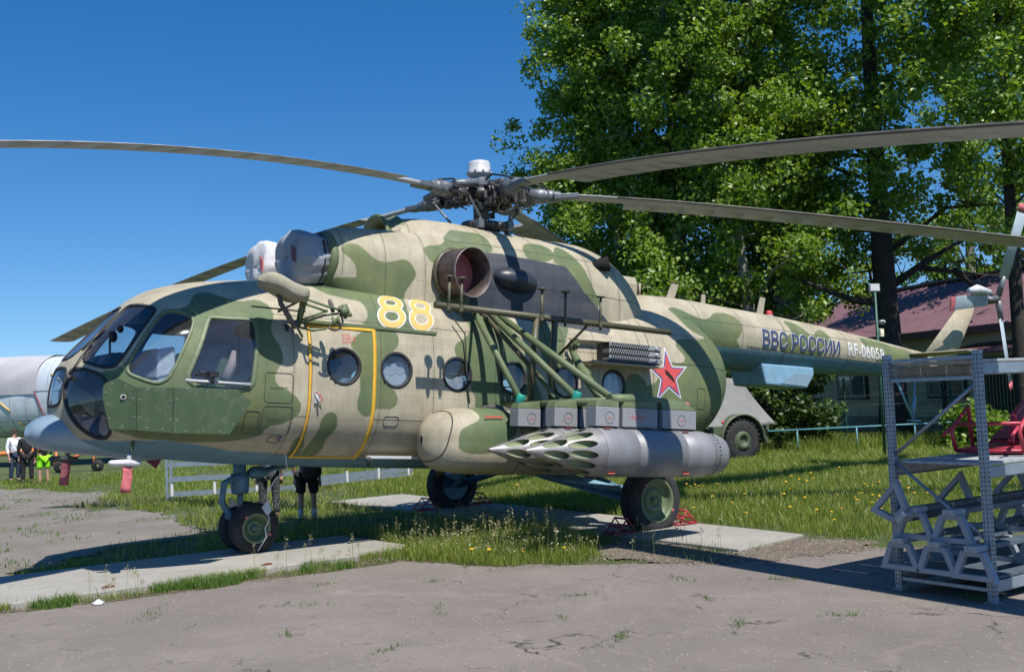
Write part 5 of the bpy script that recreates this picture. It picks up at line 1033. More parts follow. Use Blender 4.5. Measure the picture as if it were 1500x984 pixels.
# padded cover on a bracket beside the door
mb = MB(); rings = []
for u in np.linspace(0, 1, 20):
    e = (1 - (2 * u - 1)**4) ** .5; x_ = 1.64 + .56 * u; rings.append([(x_, -1.50 + .21 * e * math.copysign(abs(math.cos(t))**.6, math.cos(t)), 2.63 - .12 * u + .095 * e * math.copysign(abs(math.sin(t))**.6, math.sin(t)) + .02 * math.sin(u * 7)) for t in np.linspace(0, 2 * PI, 28, False)])
mb.loft(rings); HB(mb, 'padded_cover', M['cover_tan'])
HB(MB().tube((2.14, -1.5, 2.52), (2.19, -1.35, 2.22), .022), 'bracket_post', M['olive']); HB(MB().tube((2.22, -1.45, 2.50), (2.24, -1.22, 2.2), .018), 'bracket_post', M['olive'])
for p in [[(2.1, -1.5, 2.5), (2.4, -1.55, 2.42), (2.62, -1.58, 2.38)], [(2.12, -1.5, 2.44), (2.42, -1.55, 2.36)], [(2.18, -1.36, 2.22), (2.4, -1.5, 2.32), (2.60, -1.55, 2.36)], [(2.2, -1.34, 2.26), (2.45, -1.5, 2.38)], [(2.0, -1.2, 2.35), (2.18, -1.4, 2.48)], [(2.24, -1.24, 2.2), (2.3, -1.45, 2.15), (2.44, -1.5, 2.18)], [(2.15, -1.42, 2.38), (2.18, -1.30, 2.2), (2.3, -1.2, 2.1)]]: HB(MB().path(p, .014, 8), 'bracket_arm', M['olive'])
HB(MB().path([(1.85, -1.5, 2.55), (1.9, -1.5, 2.4), (2.02, -1.45, 2.27), (2.12, -1.38, 2.18), (2.16, -1.36, 2.25)], [.02, .028, .03, .028, .02], 10), 'taped_hose', M['cloth_dark'])
for c_, a_, r_ in (((2.60, -1.58, 2.38), (0, -1, 0), .055), ((2.60, -1.56, 2.42), (.2, -1, .2), .035), ((2.52, -1.56, 2.26), (.8, -.4, .2), .06), ((2.66, -1.55, 2.34), (1, 0, .4), .03)): HB(MB().lathe([(-.04, 0), (-.04, r_), (-.01, r_), (-.01, r_ * .6), (.02, r_ * .6), (.02, r_ * .9), (.05, r_ * .9), (.05, 0)], c_, a_, 18), 'bracket_pulley', M['olive'])
HB(MB().path([(2.5 + .10 * math.cos(t), -1.57, 2.26 + .10 * math.sin(t)) for t in np.linspace(-2.4, 1.2, 12)], .012, 8), 'bracket_hook', M['hub_metal'])
HB(MB().path([(2.46, -1.5, 2.5), (2.48, -1.52, 2.44), (2.5, -1.53, 2.36)], [.02, .03, .02], 8), 'taped_joint', M['cloth_dark'])
# ------------------------------------------------------------------ main rotor (world coordinates)
HUBW = Vector((-.22869, 0, 4.57315))
AZ = [199, 265, 321, 466.7, 393.6]
DC = [(-.03111, .01328, -.00833, -.00053), (.01443, -.05058, -.01148, .00026), (.01391, -.07659, -.01187, .00051), (.04547, -.03573, -.00996, .0001), (-.00287, -.03097, -.01091, -.00006)]   # static droop of each blade
def bz(r, x_, y_, p): return HUBW.z + p[0] + p[1] * r + p[2] * r * r + p[3] * r**3
hb = HW(MB().tube((HUBW.x, 0, 3.9), (HUBW.x, 0, 4.75), .12, .10, 20).lathe([(-.10, .22), (-.02, .30), (.05, .28), (.08, .18)], HUBW, (0, 0, 1), 24), 'rotor_hub', M['hub_metal'])
HW(MB().lathe([(.0, .10), (.02, .14), (.17, .135), (.175, .175), (.21, .18), (.225, .155), (.33, .155), (.365, .14), (.385, .08), (.39, 0)], HUBW + Vector((0, 0, .10)), (0, 0, 1), 36), 'hub_cap', M['cap_white'], parent=hb)
HW(MB().lathe([(.0, .16), (.03, .17), (.16, .145)], HUBW + Vector((0, 0, .07)), (0, 0, 1), 24), 'hub_tank', M['hub_grey'], parent=hb)
for k in range(10): a_ = 2 * PI * k / 10; HW(MB().lathe([(0, .018), (.03, .018), (.03, 0)], HUBW + Vector((.17 * math.cos(a_), .17 * math.sin(a_), .295)), (0, 0, 1), 8), 'cap_bolt', M['hub_metal'], parent=hb)
HW(MB().lathe([(-.05, .14), (-.06, .26), (0, .30), (.05, .28), (.06, .14)], (HUBW.x, 0, 4.12), (.06, 0, 1), 28), 'swashplate', M['hub_metal'], parent=hb)
HW(MB().lathe([(0, .26), (.08, .24), (.12, .2), (.14, .12)], (HUBW.x, 0, 3.98), (0, 0, 1), 28), 'gearbox_collar', M['hub_metal'], parent=hb)
for bi, (az, dc) in enumerate(zip(AZ, DC)):
    psi = math.radians(az); er = Vector((math.cos(psi), math.sin(psi), 0)); et = Vector((-er.y, er.x, 0))
    def pt(r, t=0, dz=0): p = HUBW + er * r; return Vector((p.x, p.y, bz(r, p.x, p.y, dc))) + et * t + Vector((0, 0, dz))
    mb = MB(); mb.box(pt(.33), (.22, .16, .20), Rz(psi)); mb.tube(pt(.40, -.13), pt(.40, .13), .075, n=14); mb.box(pt(.52, 0, 0), (.20, .10, .15), Rz(psi)); mb.tube(pt(.60, 0, -.13), pt(.60, 0, .13), .06, n=14); mb.box(pt(.50, .02, .10), (.34, .06, .03), Rz(psi)); mb.box(pt(.48, .0, -.10), (.32, .12, .04), Rz(psi)); HW(mb, 'hinge_block', M['hub_metal'], .012, parent=hb)
    HW(MB().lathe([(0, .07), (.02, .105), (.22, .11), (.24, .085), (.26, .10), (.34, .095), (.36, .07)], pt(.68), pt(1.0) - pt(.68), 24), 'feathering_sleeve', M['hub_grey'], parent=hb)
    HW(MB().path([pt(.25, .10, .14), pt(.45, .24, .10), pt(.85, .20, .04)], [.05, .06, .045], 14), 'drag_damper', M['hub_grey'], parent=hb)
    HW(MB().path([pt(.25, -.05, .16), pt(.5, -.10, .20), pt(.8, -.08, .14), pt(1.05, -.02, .06)], .014, 8), 'hydraulic_hose', M['black'], parent=hb)
    lk = er * .36 + et * .24; b0 = Vector((HUBW.x + lk.x, lk.y, 4.10)); HW(MB().path([b0, b0 + Vector((0, 0, .10)), pt(.62, .26, -.10)], [.030, .018, .018], 10).box(b0, (.09, .09, .12)), 'pitch_link', M['hub_grey'], .01, parent=hb); HW(MB().path([pt(.62, .26, -.1), pt(.74, .2, -.04), pt(.85, .05, 0)], [.03, .04, .04], 10), 'pitch_horn', M['hub_metal'], parent=hb)
    random.seed(20 + bi); mb = MB()
    for _ in range(16): mb.box(pt(random.uniform(.15, .7), random.uniform(-.22, .22), random.uniform(-.18, .12)), [random.uniform(.03, .11) for _ in range(3)], Rz(random.uniform(0, 3)))
    for _ in range(6): mb.path([pt(random.uniform(.1, .8), random.uniform(-.2, .2), random.uniform(-.2, .15)) for _ in range(3)], .010, 6)
    tag(HW(mb, 'hub_fittings', M['hub_metal'], parent=hb), kind='stuff')
    HW(MB().path([(HUBW.x + er.x * .2, er.y * .2, 4.12), b0], [.05, .045], 10), 'swashplate_arm', M['hub_metal'], parent=hb)
    # blade: spar, then twenty-one trailing pockets
    rs = np.linspace(1.0, 10.65, 60)
    def frame(r):
        p = pt(r); d = (pt(r + .01) - pt(r - .01)).normalized(); tw = math.radians(9 - 7 * (r - 1) / 9.6); n_ = Vector((0, 0, 1)); n_ = (n_ - d * n_.dot(d)).normalized(); c_ = -(d.cross(n_)).normalized() * -1
        c_ = n_.cross(d).normalized() * -1     # leading edge side: clockwise rotation
        c2 = (c_ * math.cos(tw) + n_ * math.sin(tw)); n2 = (n_ * math.cos(tw) - c_ * math.sin(tw)); return p, c2, n2
    def sec(r, a, b, tk):      # cross-section between chord fractions a (front) and b (back)
        p, c_, n_ = frame(r); o = []
        for q in np.linspace(a, b, 7): o.append(p + c_ * (.13 - q * .52) + n_ * tk * (.5 * math.sqrt(max(0, q) * 1.0) * 2.2 * (1 - q) + .02))
        for q in np.linspace(b, a, 7): o.append(p + c_ * (.13 - q * .52) - n_ * tk * (.5 * math.sqrt(max(0, q) * 1.0) * 1.6 * (1 - q) + .02))
        return o
    mb = MB(); rr = [1.02, 1.15, 1.45, 1.75] + list(np.linspace(1.9, 10.65, 48)); mb.loft([sec(r, 0, .36 if r > 1.3 else .30, .075) for r in rr]); bl = HW(mb, 'rotor_blade', M['blade'])
    mb = MB(); mb.loft([[p_ + frame(r)[1] * .004 for p_ in sec(r, 0.0, .035, .085)] for r in rr[4:]]); HW(mb, 'abrasion_strip', M['blade_edge'], parent=bl)
    HW(MB().path([pt(.98), pt(1.12)], [.085, .075], 14).box(pt(1.2, -.03), (.34, .20, .07), Rz(psi)), 'blade_root', M['hub_grey'], .01, parent=bl)
    edges = np.linspace(2.0, 10.65, 22)
    for k in range(21):
        r0, r1 = edges[k] + .002, edges[k + 1] - .002; HW(MB().loft([sec(r0, .355, 1.0, .075), sec((r0 + r1) / 2, .355, 1.0, .075), sec(r1, .355, 1.0, .075)]), 'blade_pocket', M['blade'], parent=bl)
# ------------------------------------------------------------------ storage rack with trestles and a red bench
RK = empty('storage_rack', (-.81, -7.05, 0), math.radians(-2), 'galvanised perforated-post storage rack standing on the asphalt at the right', 'storage rack')
def upright(x_, y_, h_=1.95):
    mb = MB(); sx = 1 if x_ < 1 else -1; sy = 1 if y_ < 0 else -1
    mb.box((x_, y_, h_ / 2 + .005), (.004, .055, h_)); mb.box((x_ + sx * .028, y_ - sy * .027, h_ / 2 + .005), (.055, .004, h_)); mb.box((x_ + sx * .028, y_ + sy * .027, h_ / 2 + .005), (.055, .004, h_)); mb.box((x_ + sx * .02, y_, .008), (.09, .09, .01))
    o = mb.build('upright', M['galv'], RK)
    s_ = MB(); z_ = .06
    while z_ < h_ - .03:
        for dy in (-.014, .014): s_.box((x_ - sx * .0022, y_ + dy, z_), (.002, .008, .018))
        for dx in (.018, .040):
            s_.box((x_ + sx * dx, y_ - .0293, z_), (.008, .002, .018))
        z_ += .035
    tag(s_.build('post_slots', M['black'], o), kind='stuff')
LNG = 2.75
for x_ in (0, LNG):
    for y_ in (-.41, .41): upright(x_, y_)
for x_ in (0.03, LNG - .03):
    for z_ in (1.90, 1.74, .10): MB().box((x_, 0, z_), (.035, .78, .03)).build('cross_rail', M['galv'], RK, .003)
    MB().tube((x_, .39, 1.12), (x_, -.39, 1.70), .014, n=6).build('diagonal_brace', M['galv'], RK); MB().tube((x_, .39, 1.06), (x_, -.39, .48), .014, n=6).build('diagonal_brace', M['galv'], RK)
def shelf(z_, mt):
    for y_ in (-.39, .39): MB().box((LNG / 2, y_, z_ - .05), (LNG - .1, .035, .085)).box((LNG / 2, y_ + (.012 if y_ < 0 else -.012), z_ - .095), (LNG - .1, .05, .008)).build('shelf_beam', M['galv'], RK, .003)
    n = 7
    for k in range(n): MB().box((.06 + (k + .5) * (LNG - .12) / n, 0, z_ + .012), ((LNG - .12) / n - .006, .80, .022)).build('shelf_board', M[mt], RK, .002)
shelf(1.86, 'wood_grey'); shelf(1.05, 'wood_grey'); shelf(.17, 'dark_board')
def trestle(x_, y_, z_, rx_, label, L=2.6):
    """long bench of a dark plank on trapezoid frames, lying lengthways in the rack"""
    t = empty('trestle_bench', (0, 0, 0), 0, label, 'trestle bench', 'trestle benches stacked on the bottom shelf of the rack')
    t.matrix_world = RKM @ Matrix.Translation((x_, y_, z_)) @ Matrix.Rotation(rx_, 4, 'X')
    MB().box((L / 2, 0, .240), (L, .10, .040)).build('plank', M['dark_board'], t, .004); MB().box((.06, 0, .240), (.16, .104, .044)).build('plank_end', M['wood_grey'], t, .003)
    for fx in (.0, .9, 1.8):
        mb = MB(); w0, w1, h_ = .165, .070, .22
        for s_ in (-1, 1): mb.loft([[(fx + a, s_ * w0 + b, 0) for a, b in ((0, -.025), (.05, -.025), (.05, .025), (0, .025))], [(fx + a, s_ * w1 + b, h_) for a, b in ((0, -.025), (.05, -.025), (.05, .025), (0, .025))]], smooth=False)
        mb.box((fx + .026, 0, .020), (.048, 2 * w0, .040)); mb.box((fx + .026, 0, h_ - .018), (.048, 2 * w1 + .03, .040)); mb.build('trapezoid_frame', M['trestle'], t, .002)
    return t
bpy.context.view_layer.update(); RKM = Matrix.Translation((-.81, -7.05, 0)) @ Matrix.Rotation(math.radians(-2), 4, 'Z')
trestle(-.12, .30, .195, 0, 'trestle bench in the bottom layer farthest from the camera'); trestle(-.12, -.03, .192, 0, 'trestle bench in the middle of the bottom layer'); trestle(-.14, -.36, .190, 0, 'trestle bench in the bottom layer nearest the near post')
trestle(-.06, .20, .445, 0, 'trestle bench in the second layer near the far post'); trestle(-.06, -.14, .445, 0, 'trestle bench in the second layer beside the near post')
trestle(-.16, .40, .80, 2.35, 'trestle bench tipped on its side on top of the stack')
BN = empty('red_bench', (-.05, -7.1, 1.085), math.radians(8), 'red metal folding bench lying on the middle shelf of the rack', 'bench')
mb = MB()
for p in ([(0, -.28, .02), (0, .28, .02)],): mb.path([(0, -.28, .03), (.5, -.28, .04), (1.5, -.28, .06)], .018)
mb.build('bench_rail', M['bench_red'], BN); MB().path([(0, .28, .03), (1.5, .28, .06)], .018).build('bench_rail', M['bench_red'], BN); MB().path([(0, -.28, .03), (0, .28, .03)], .018).build('bench_rail', M['bench_red'], BN)
for k in range(2):
    o = MB().box((.33 + .62 * k, 0, .045), (.50, .48, .012)).build('perforated_plate', M['bench_red'], BN, .003); s_ = MB()
    for i in range(10):
        for j in range(8): s_.box((.13 + .62 * k + i * .046, -.19 + j * .055, .0515), (.026, .008, .002))
    tag(s_.build('plate_slots', M['void'], o), kind='stuff')
for y_ in (-.28, .28): MB().path([(-.02, y_, .03), (-.10, y_, .20), (-.02, y_, .26), (.28, y_, .40), (.33, y_, .03)], .018, 8).build('bench_leg', M['bench_red'], BN); MB().path([(-.12, y_, .235), (-.26, y_, .175)], .014).build('foot_pin', M['bench_red'], BN)
MB().path([(-.02, -.28, .26), (-.02, .28, .26)], .016).build('leg_bar', M['bench_red'], BN)
MB().path([(.45, .0, .06), (.9, .12, .30), (1.3, .15, .42)], .03).path([(.75, -.2, .08), (1.1, -.2, .34), (1.4, -.2, .36)], .022).build('backrest_tube', M['bench_red'], BN)
MB().loft([[(.6, -.24, .10), (.6, .24, .10)], [(1.5, -.24, .34), (1.5, .24, .34)]], close=False, cap=False).box((1.05, 0, .20), (1.0, .46, .012), Ry(-.26)).build('backrest_plate', M['bench_red'], BN)
# ------------------------------------------------------------------ small racks seen beneath the helicopter
def low_rack(x0, y0, x1, y1, h_, label):
    d = Vector((x1 - x0, y1 - y0, 0)); L = d.length; a = math.atan2(d.y, d.x); t = empty('low_frame', (x0, y0, gzf(x0, y0)), a, label, 'metal frame', 'low galvanised frames lying in the grass')
    for x_ in (0, L):
        for y_ in (0, .5): MB().box((x_, y_, h_ / 2), (.05, .05, h_)).build('post', M['galv'], t)
    for z_ in ([.12, h_ * .50, h_ * .85] if h_ > .5 else [.12, .22]):
        for y_ in (0, .5): MB().box((L / 2, y_, z_), (L, .03, .07)).build('rail', M['galv'], t)
    for k in range(4): MB().box((.1 + k * (L - .2) / 3, -.02, .22), (.05, .04, .24)).build('white_block', M['white'], t)
    return t
low_rack(-1.58, 9.57, .83, 8.3, .85, 'low galvanised rack frame in the grass behind the nose wheels'); low_rack(1.0, 8.4, 3.77, 8.9, .38, 'low galvanised frame in the grass behind the belly')
# ------------------------------------------------------------------ people
def limb(name, chains, m, parent, sub=1, smooth=True):
    """one continuous skinned surface from joint chains [(point, radius), ...]; shared points are merged"""
    V = []; E = []; Rr = []
    def idx(p, r):
        for i, q in enumerate(V):
            if (Vector(q) - Vector(p)).length < 1e-4: return i
        V.append(tuple(p)); Rr.append(r); return len(V) - 1
    for ch in chains:
        ids = [idx(p, r) for p, r in ch]
        for a, b in zip(ids[:-1], ids[1:]): E.append((a, b))
    me = bpy.data.meshes.new(name); me.from_pydata(V, E, []); me.materials.append(m); o = bpy.data.objects.new(name, me); link(o, parent)
    sm = o.modifiers.new('skin', 'SKIN'); sm.use_smooth_shade = True
    for i, r in enumerate(Rr): me.skin_vertices[0].data[i].radius = (r, r) if not isinstance(r, tuple) else r; me.skin_vertices[0].data[i].use_root = (i == 0)
    ss = o.modifiers.new('sub', 'SUBSURF'); ss.levels = sub; ss.render_levels = sub
    return o
def person(x_, y_, face, h, top, bottom, label, legs='trousers', hair='hair', arm=0, lean=0.0, shoes='black', socks=False, sleeve=True):
    k = h / 1.75; t = empty('person', (x_, y_, gzf(x_, y_)), face, label, 'person'); t.scale = (k, k, k)
    hipz = .92; sx = .11
    LL = [[((0, 0, .98), .12), ((s_ * sx, .0, .88), .095), ((s_ * (sx + .01), -.02, .50), .06), ((s_ * (sx + .02), .02, .10), .042), ((s_ * (sx + .02), -.06, .045), .035), ((s_ * (sx + .025), -.16, .03), .025)] for s_ in (-1, 1)]
    arms = []
    for s_ in (-1, 1):
        if arm == 1 and s_ > 0: A_ = [((s_ * .19, 0, 1.40), .055), ((s_ * .24, -.05, 1.15), .042), ((s_ * .12, -.26, 1.12), .034), ((s_ * .04, -.32, 1.16), .026)]
        elif arm == 2: A_ = [((s_ * .19, 0, 1.40), .055), ((s_ * .27, .02, 1.14), .042), ((s_ * .18, -.16, .98), .032), ((s_ * .10, -.22, .97), .028)]
        else: A_ = [((s_ * .19, 0, 1.40), .055), ((s_ * .25, .02, 1.12), .042), ((s_ * .24, -.06, .88), .030), ((s_ * .235, -.08, .80), .028)]
        arms.append(A_)
    body = limb('body', [[((0, 0, .98), .12), ((0, 0, 1.15), .10), ((0, lean * -.05, 1.36), .11), ((0, lean * -.08, 1.47), .055), ((0, lean * -.12 - .01, 1.56), .060), ((0, lean * -.14 - .01, 1.64), .098), ((0, lean * -.14 - .005, 1.71), .07)]] + LL + [[((0, lean * -.05, 1.36), .11)] + A_ for A_ in arms], M['skin'], t)
    f = Vector((0, lean * -.14 - .01, 1.63)); mb = MB(); mb.lathe([(0, .012), (.02, .008), (.03, 0)], f + Vector((0, -.095, -.01)), (0, -1, -.3), 8); mb.build('nose', M['skin'], t)
    for s_ in (-1, 1):
        MB().lathe([(-.006, 0), (0, .010), (.006, 0)], f + Vector((s_ * .034, -.088, .02)), (0, -1, 0), 8).build('eye', M['black'], t); MB().lathe([(-.01, 0), (-.008, .022), (.008, .024), (.01, 0)], f + Vector((s_ * .096, .01, .0)), (s_, 0, 0), 8).build('ear', M['skin'], t)
        hnd = arms[0 if s_ < 0 else 1][-1][0]; hv = Vector(hnd); d_ = (hv - Vector(arms[0 if s_ < 0 else 1][-2][0])).normalized()
        hm = MB(); hm.path([hv - d_ * .01, hv + d_ * .05, hv + d_ * .09], [.026, .036, .030], 8)
        sd_ = d_.cross(Vector((0, 1, 0))); sd_ = sd_.normalized() if sd_.length > .1 else Vector((1, 0, 0))
        hm.build('hand', M['skin'], t)
        for q in range(4): b0 = hv + d_ * .085 + sd_ * (q - 1.5) * .017; MB().path([b0, b0 + d_ * (.035 + .006 * (q in (1, 2))) + Vector((0, -.008, 0)), b0 + d_ * .06 + Vector((0, -.022, 0))], [.009, .008, .006], 6).build('finger', M['skin'], t)
        MB().path([hv + d_ * .02 + sd_ * .03, hv + d_ * .05 + sd_ * .052, hv + d_ * .075 + sd_ * .05], [.011, .010, .007], 6).build('thumb', M['skin'], t)
    MB().path([f + Vector((-.025, -.091, -.045)), f + Vector((.025, -.091, -.045))], .006, 6).build('mouth', M['maroon'], t)
    hr = MB(); hr.lathe([(-.06, .098), (-.01, .108), (.04, .102), (.085, .07), (.105, .0)], f + Vector((0, .018, .03)), (0, .25, 1), 18); hr.build('hair', M[hair], t)
    limb('shirt', [[((0, 0, .90), .165), ((0, 0, 1.15), .150), ((0, lean * -.05, 1.34), .165), ((0, lean * -.08, 1.46), .07)]] + [[((0, lean * -.05, 1.34), .165)] + [(A_[0][0], .080), (A_[1][0], .056)] + ([(tuple(Vector(A_[1][0]).lerp(Vector(A_[2][0]), .85)), .044)] if sleeve else []) for A_ in arms], M[top], t)
    if legs == 'trousers': limb('trousers', [[((0, 0, .96), .150), ((s_ * sx, 0, .88), .108), ((s_ * (sx + .01), -.02, .50), .082), ((s_ * (sx + .02), .02, .12), .066)] for s_ in (-1, 1)], M[bottom], t)
    else: limb('shorts', [[((0, 0, .96), .152), ((s_ * sx, 0, .86), .118), ((s_ * (sx + .015), -.02, .60), .105), ((s_ * (sx + .015), -.02, .53), .105)] for s_ in (-1, 1)], M[bottom], t)
    for s_ in (-1, 1):
        limb('shoe', [[((s_ * (sx + .02), .05, .05), .042), ((s_ * (sx + .02), -.06, .045), .045), ((s_ * (sx + .025), -.18, .035), .034)]], M[shoes], t)
        if socks: MB().tube((s_ * (sx + .02), .015, .08), (s_ * (sx + .018), .01, .24), .050, .054, 12).build('sock', M['white'], t)
    return t
p1 = person(-1.41, 25.2, .35, 1.72, 'shirt_white', 'jeans', 'man in a white shirt and dark jeans holding something at his waist', arm=1)
p2 = person(-1.30, 23.9, 2.9, 1.70, 'cloth_black', 'cloth_black', 'person dressed all in black beside the man in white')
p3 = person(-1.10, 22.6, 3.3, 1.62, 'cloth_black', 'neon', 'person in neon green shorts beneath the radome', legs='shorts')
p4 = person(-1.96, 3.55, 2.7, 1.42, 'shirt_grey', 'camo_trousers', 'child in a grey shirt and black and white camouflage trousers under the belly', sleeve=False)
p5 = person(-1.70, 2.75, 2.5, 1.36, 'shirt_grey', 'cloth_black', 'child in black shorts and white socks carrying a backpack', legs='shorts', socks=True, sleeve=False)
bp_ = empty('backpack', (-1.66, 2.62, .78), 2.5, 'black backpack with a green strap hanging on the back of the child in shorts', 'backpack')
mb = MB(); mb.loft([[(a * w_, .12 + b * .08 - .02, z_) for a, b in ((-1, -1), (1, -1), (1.05, .4), (.6, 1), (-.6, 1), (-1.05, .4))] for z_, w_ in ((-.12, .10), (-.06, .14), (.15, .145), (.26, .11), (.30, .05))]); mb.build('bag', M['backpack'], bp_, .02)
MB().path([(.10, .03, -.02), (.11, -.02, .15), (.10, .02, .30)], .014).build('strap', M['neon'], bp_)
bg_ = empty('shoulder_bag', (-1.31, 25.0, gzf(-1.3, 25) + .85), .3, 'black shoulder bag worn by the man in the white shirt', 'bag'); MB().box((.1, -.15, 0), (.24, .1, .2)).build('bag', M['black'], bg_, .02); MB().path([(.05, -.15, .1), (-.02, -.17, .4), (-.12, -.05, .60)], .012).build('strap', M['black'], bg_)
# ------------------------------------------------------------------ jet at the left, orange boom, fences
JT = empty('parked_jet', (.49, 38.6, -.34), math.atan2(-2.2, 1.3), 'pale grey jet fuselage with a grey cover, parked behind the nose', 'aircraft')
mb = MB(); rings = []
for x_, ry, rz2, cz in ((-14, 1.1, 1.35, 2.13), (-6, 1.1, 1.32, 2.10), (0, 1.05, 1.18, 2.02), (3, 1.03, 1.14, 1.99), (5, .95, 1.02, 1.97), (7, .7, .75, 1.9), (9, .1, .1, 1.8)):
    rings.append([(x_, ry * math.copysign(abs(math.cos(t))**.75, math.cos(t)), cz + rz2 * math.copysign(abs(math.sin(t))**.75, math.sin(t))) for t in np.linspace(0, 2 * PI, 40, False)])
mb.loft(rings); JT_body = mb.build('fuselage', M['jet_grey'], JT)
def jr(x_):
    T = [(-14, 1.1, 1.35, 2.13), (-6, 1.1, 1.32, 2.10), (0, 1.05, 1.18, 2.02), (3, 1.03, 1.14, 1.99), (5, .95, 1.02, 1.97), (7, .7, .75, 1.9)]; return [float(np.interp(x_, [q[0] for q in T], [q[i] for q in T])) for i in (1, 2, 3)]
def jp(x_, t, off=0): ry, rz2, cz = jr(x_); return (x_, (ry + off) * math.copysign(abs(math.cos(t))**.75, math.cos(t)), cz + (rz2 + off) * math.copysign(abs(math.sin(t))**.75, math.sin(t)))
mb = MB(); mb.loft([[jp(x_, t, .03 + .012 * math.sin(t * 9 + x_ * 4)) for t in np.linspace(.02, PI - .02, 40)] for x_ in np.linspace(-5, 2.7, 50)], close=False, cap=False); mb.build('canopy_cover', M['jet_cover'], JT)
JT.scale = (1.47, 1.47, 1.47)
for x_ in (.4, 1.1, 1.7, 2.3, 3.1, 3.7, 4.2, 4.9): MB().path([jp(x_, t, .004) for t in np.linspace(PI * .7, PI * 1.5, 16)], .008, 5).build('panel_seam', M['lamp_grey'], JT)
for t in (PI * .98, PI * 1.15, PI * 1.3): MB().path([jp(x_, t, .004) for x_ in np.linspace(-4, 5, 14)], .008, 5).build('panel_seam', M['lamp_grey'], JT)
MB().path([jp(2.65, PI * .98, .03), jp(2.95, PI * 1.1, .05), jp(3.3, PI * 1.36, .05)], .02, 6).build('cover_strap', M['maroon'], JT)
for x_, t in ((1.9, PI * 1.18), (3.2, PI * .86), (1.3, PI * 1.02)): MB().path([jp(x_, t, .006), jp(x_ + .4, t + .18, .006)], .03, 5).build('tape_strip', M['num_yellow'], JT)
MB().tube((-3, 0, 1.2), (-3, 0, 0), .08).build('gear_leg', M['galv'], JT); MB().lathe([(-.12, .15), (-.12, .34), (.12, .34), (.12, .15)], (-3, 0, .34), (0, 1, 0), 30).build('gear_wheel', M['rubber'], JT)
MB().tube((4.6, 0, 1.3), (4.6, 0, 0), .06).build('gear_leg', M['galv'], JT); MB().lathe([(-.08, .1), (-.08, .26), (.08, .26), (.08, .1)], (4.6, 0, .26), (0, 1, 0), 30).build('gear_wheel', M['rubber'], JT)
OB = empty('orange_tow_bar', (-3.0, 32.4, -.34), math.radians(-36), 'long orange tow boom with small wheels lying behind the people', 'tow bar')
OB.scale = (1.25, 1.25, 1.25)
MB().tube((-1, 0, .42), (6.3, -.3, .86), .085, .06, 14).build('boom', M['orange'], OB); MB().path([(3.8, -.15, .25), (4.8, -.2, .55), (6.1, -.28, .72)], .04).build('support_tube', M['orange'], OB)
for x_ in (3.9, 5.0): MB().lathe([(-.05, .06), (-.05, .17), (.05, .17), (.05, .06)], (x_ + .15, -.3, .17), (0, 1, 0), 24).build('wheel', M['rubber'], OB); MB().tube((x_, -.2, .17), (x_, -.2, .7), .035).build('leg', M['orange'], OB)
def lattice_fence(x0, y0, x1, y1, h_, m, label, sp=.10, zs=6, name='wire_fence', z0=0.0):
    d = Vector((x1 - x0, y1 - y0)); L = d.length; a = math.atan2(d.y, d.x); t = empty(name, (x0, y0, 0), a, label, 'fence'); mb = MB(); n = int(L / sp)
    def gl(s): return gzf(x0 + d.x * s / L, y0 + d.y * s / L)
    for k in range(n): s = k * sp; mb.box((s, 0, gl(s) + z0 + h_ / 2), (.005, .005, h_))
    for k in range(zs):
        for j in range(int(L / 2)): s = j * 2 + 1; mb.box((s, 0, gl(s) + z0 + .05 + k * (h_ - .1) / (zs - 1)), (2.0, .010, .010))
    tag(mb.build('wire_mesh', m, t), kind='stuff')
    for k in range(int(L / 2.5) + 1): MB().box((k * 2.5, 0, gl(k * 2.5) + z0 + h_ / 2 + .03), (.06, .05, h_ + .06)).build('post', m, t)
    return t
lattice_fence(-22, 48, 22, 42, 1.8, M['galv'], 'grey wire mesh fence far behind the people', .12, 8)
lattice_fence(16.3, -.6, 22.8, 16.9, 1.85, M['pole_green'], 'dark green wire mesh fence in front of the cream building', .12, 8)
for i, (x0, y0, x1, y1) in enumerate(((11.4, 5.9, 22.5, .2),)):
    d = Vector((x1 - x0, y1 - y0, 0)); L = d.length; a = math.atan2(d.y, d.x); t = empty('pipe_railing', (x0, y0, 0), a, 'low turquoise pipe railing in the long grass under the trees', 'railing')
    MB().tube((0, 0, .62), (L, 0, .62), .022).build('rail', M['fence_blue'], t)
    for k in range(int(L / 1.6) + 1): MB().tube((k * 1.6, 0, 0), (k * 1.6, 0, .62), .02, n=8).build('post', M['fence_blue'], t)
    for z_ in (.95, 1.2): MB().tube((0, .5, z_ + .2), (L, .5, z_ + .2), .008, n=5).build('cable', M['black'], t)
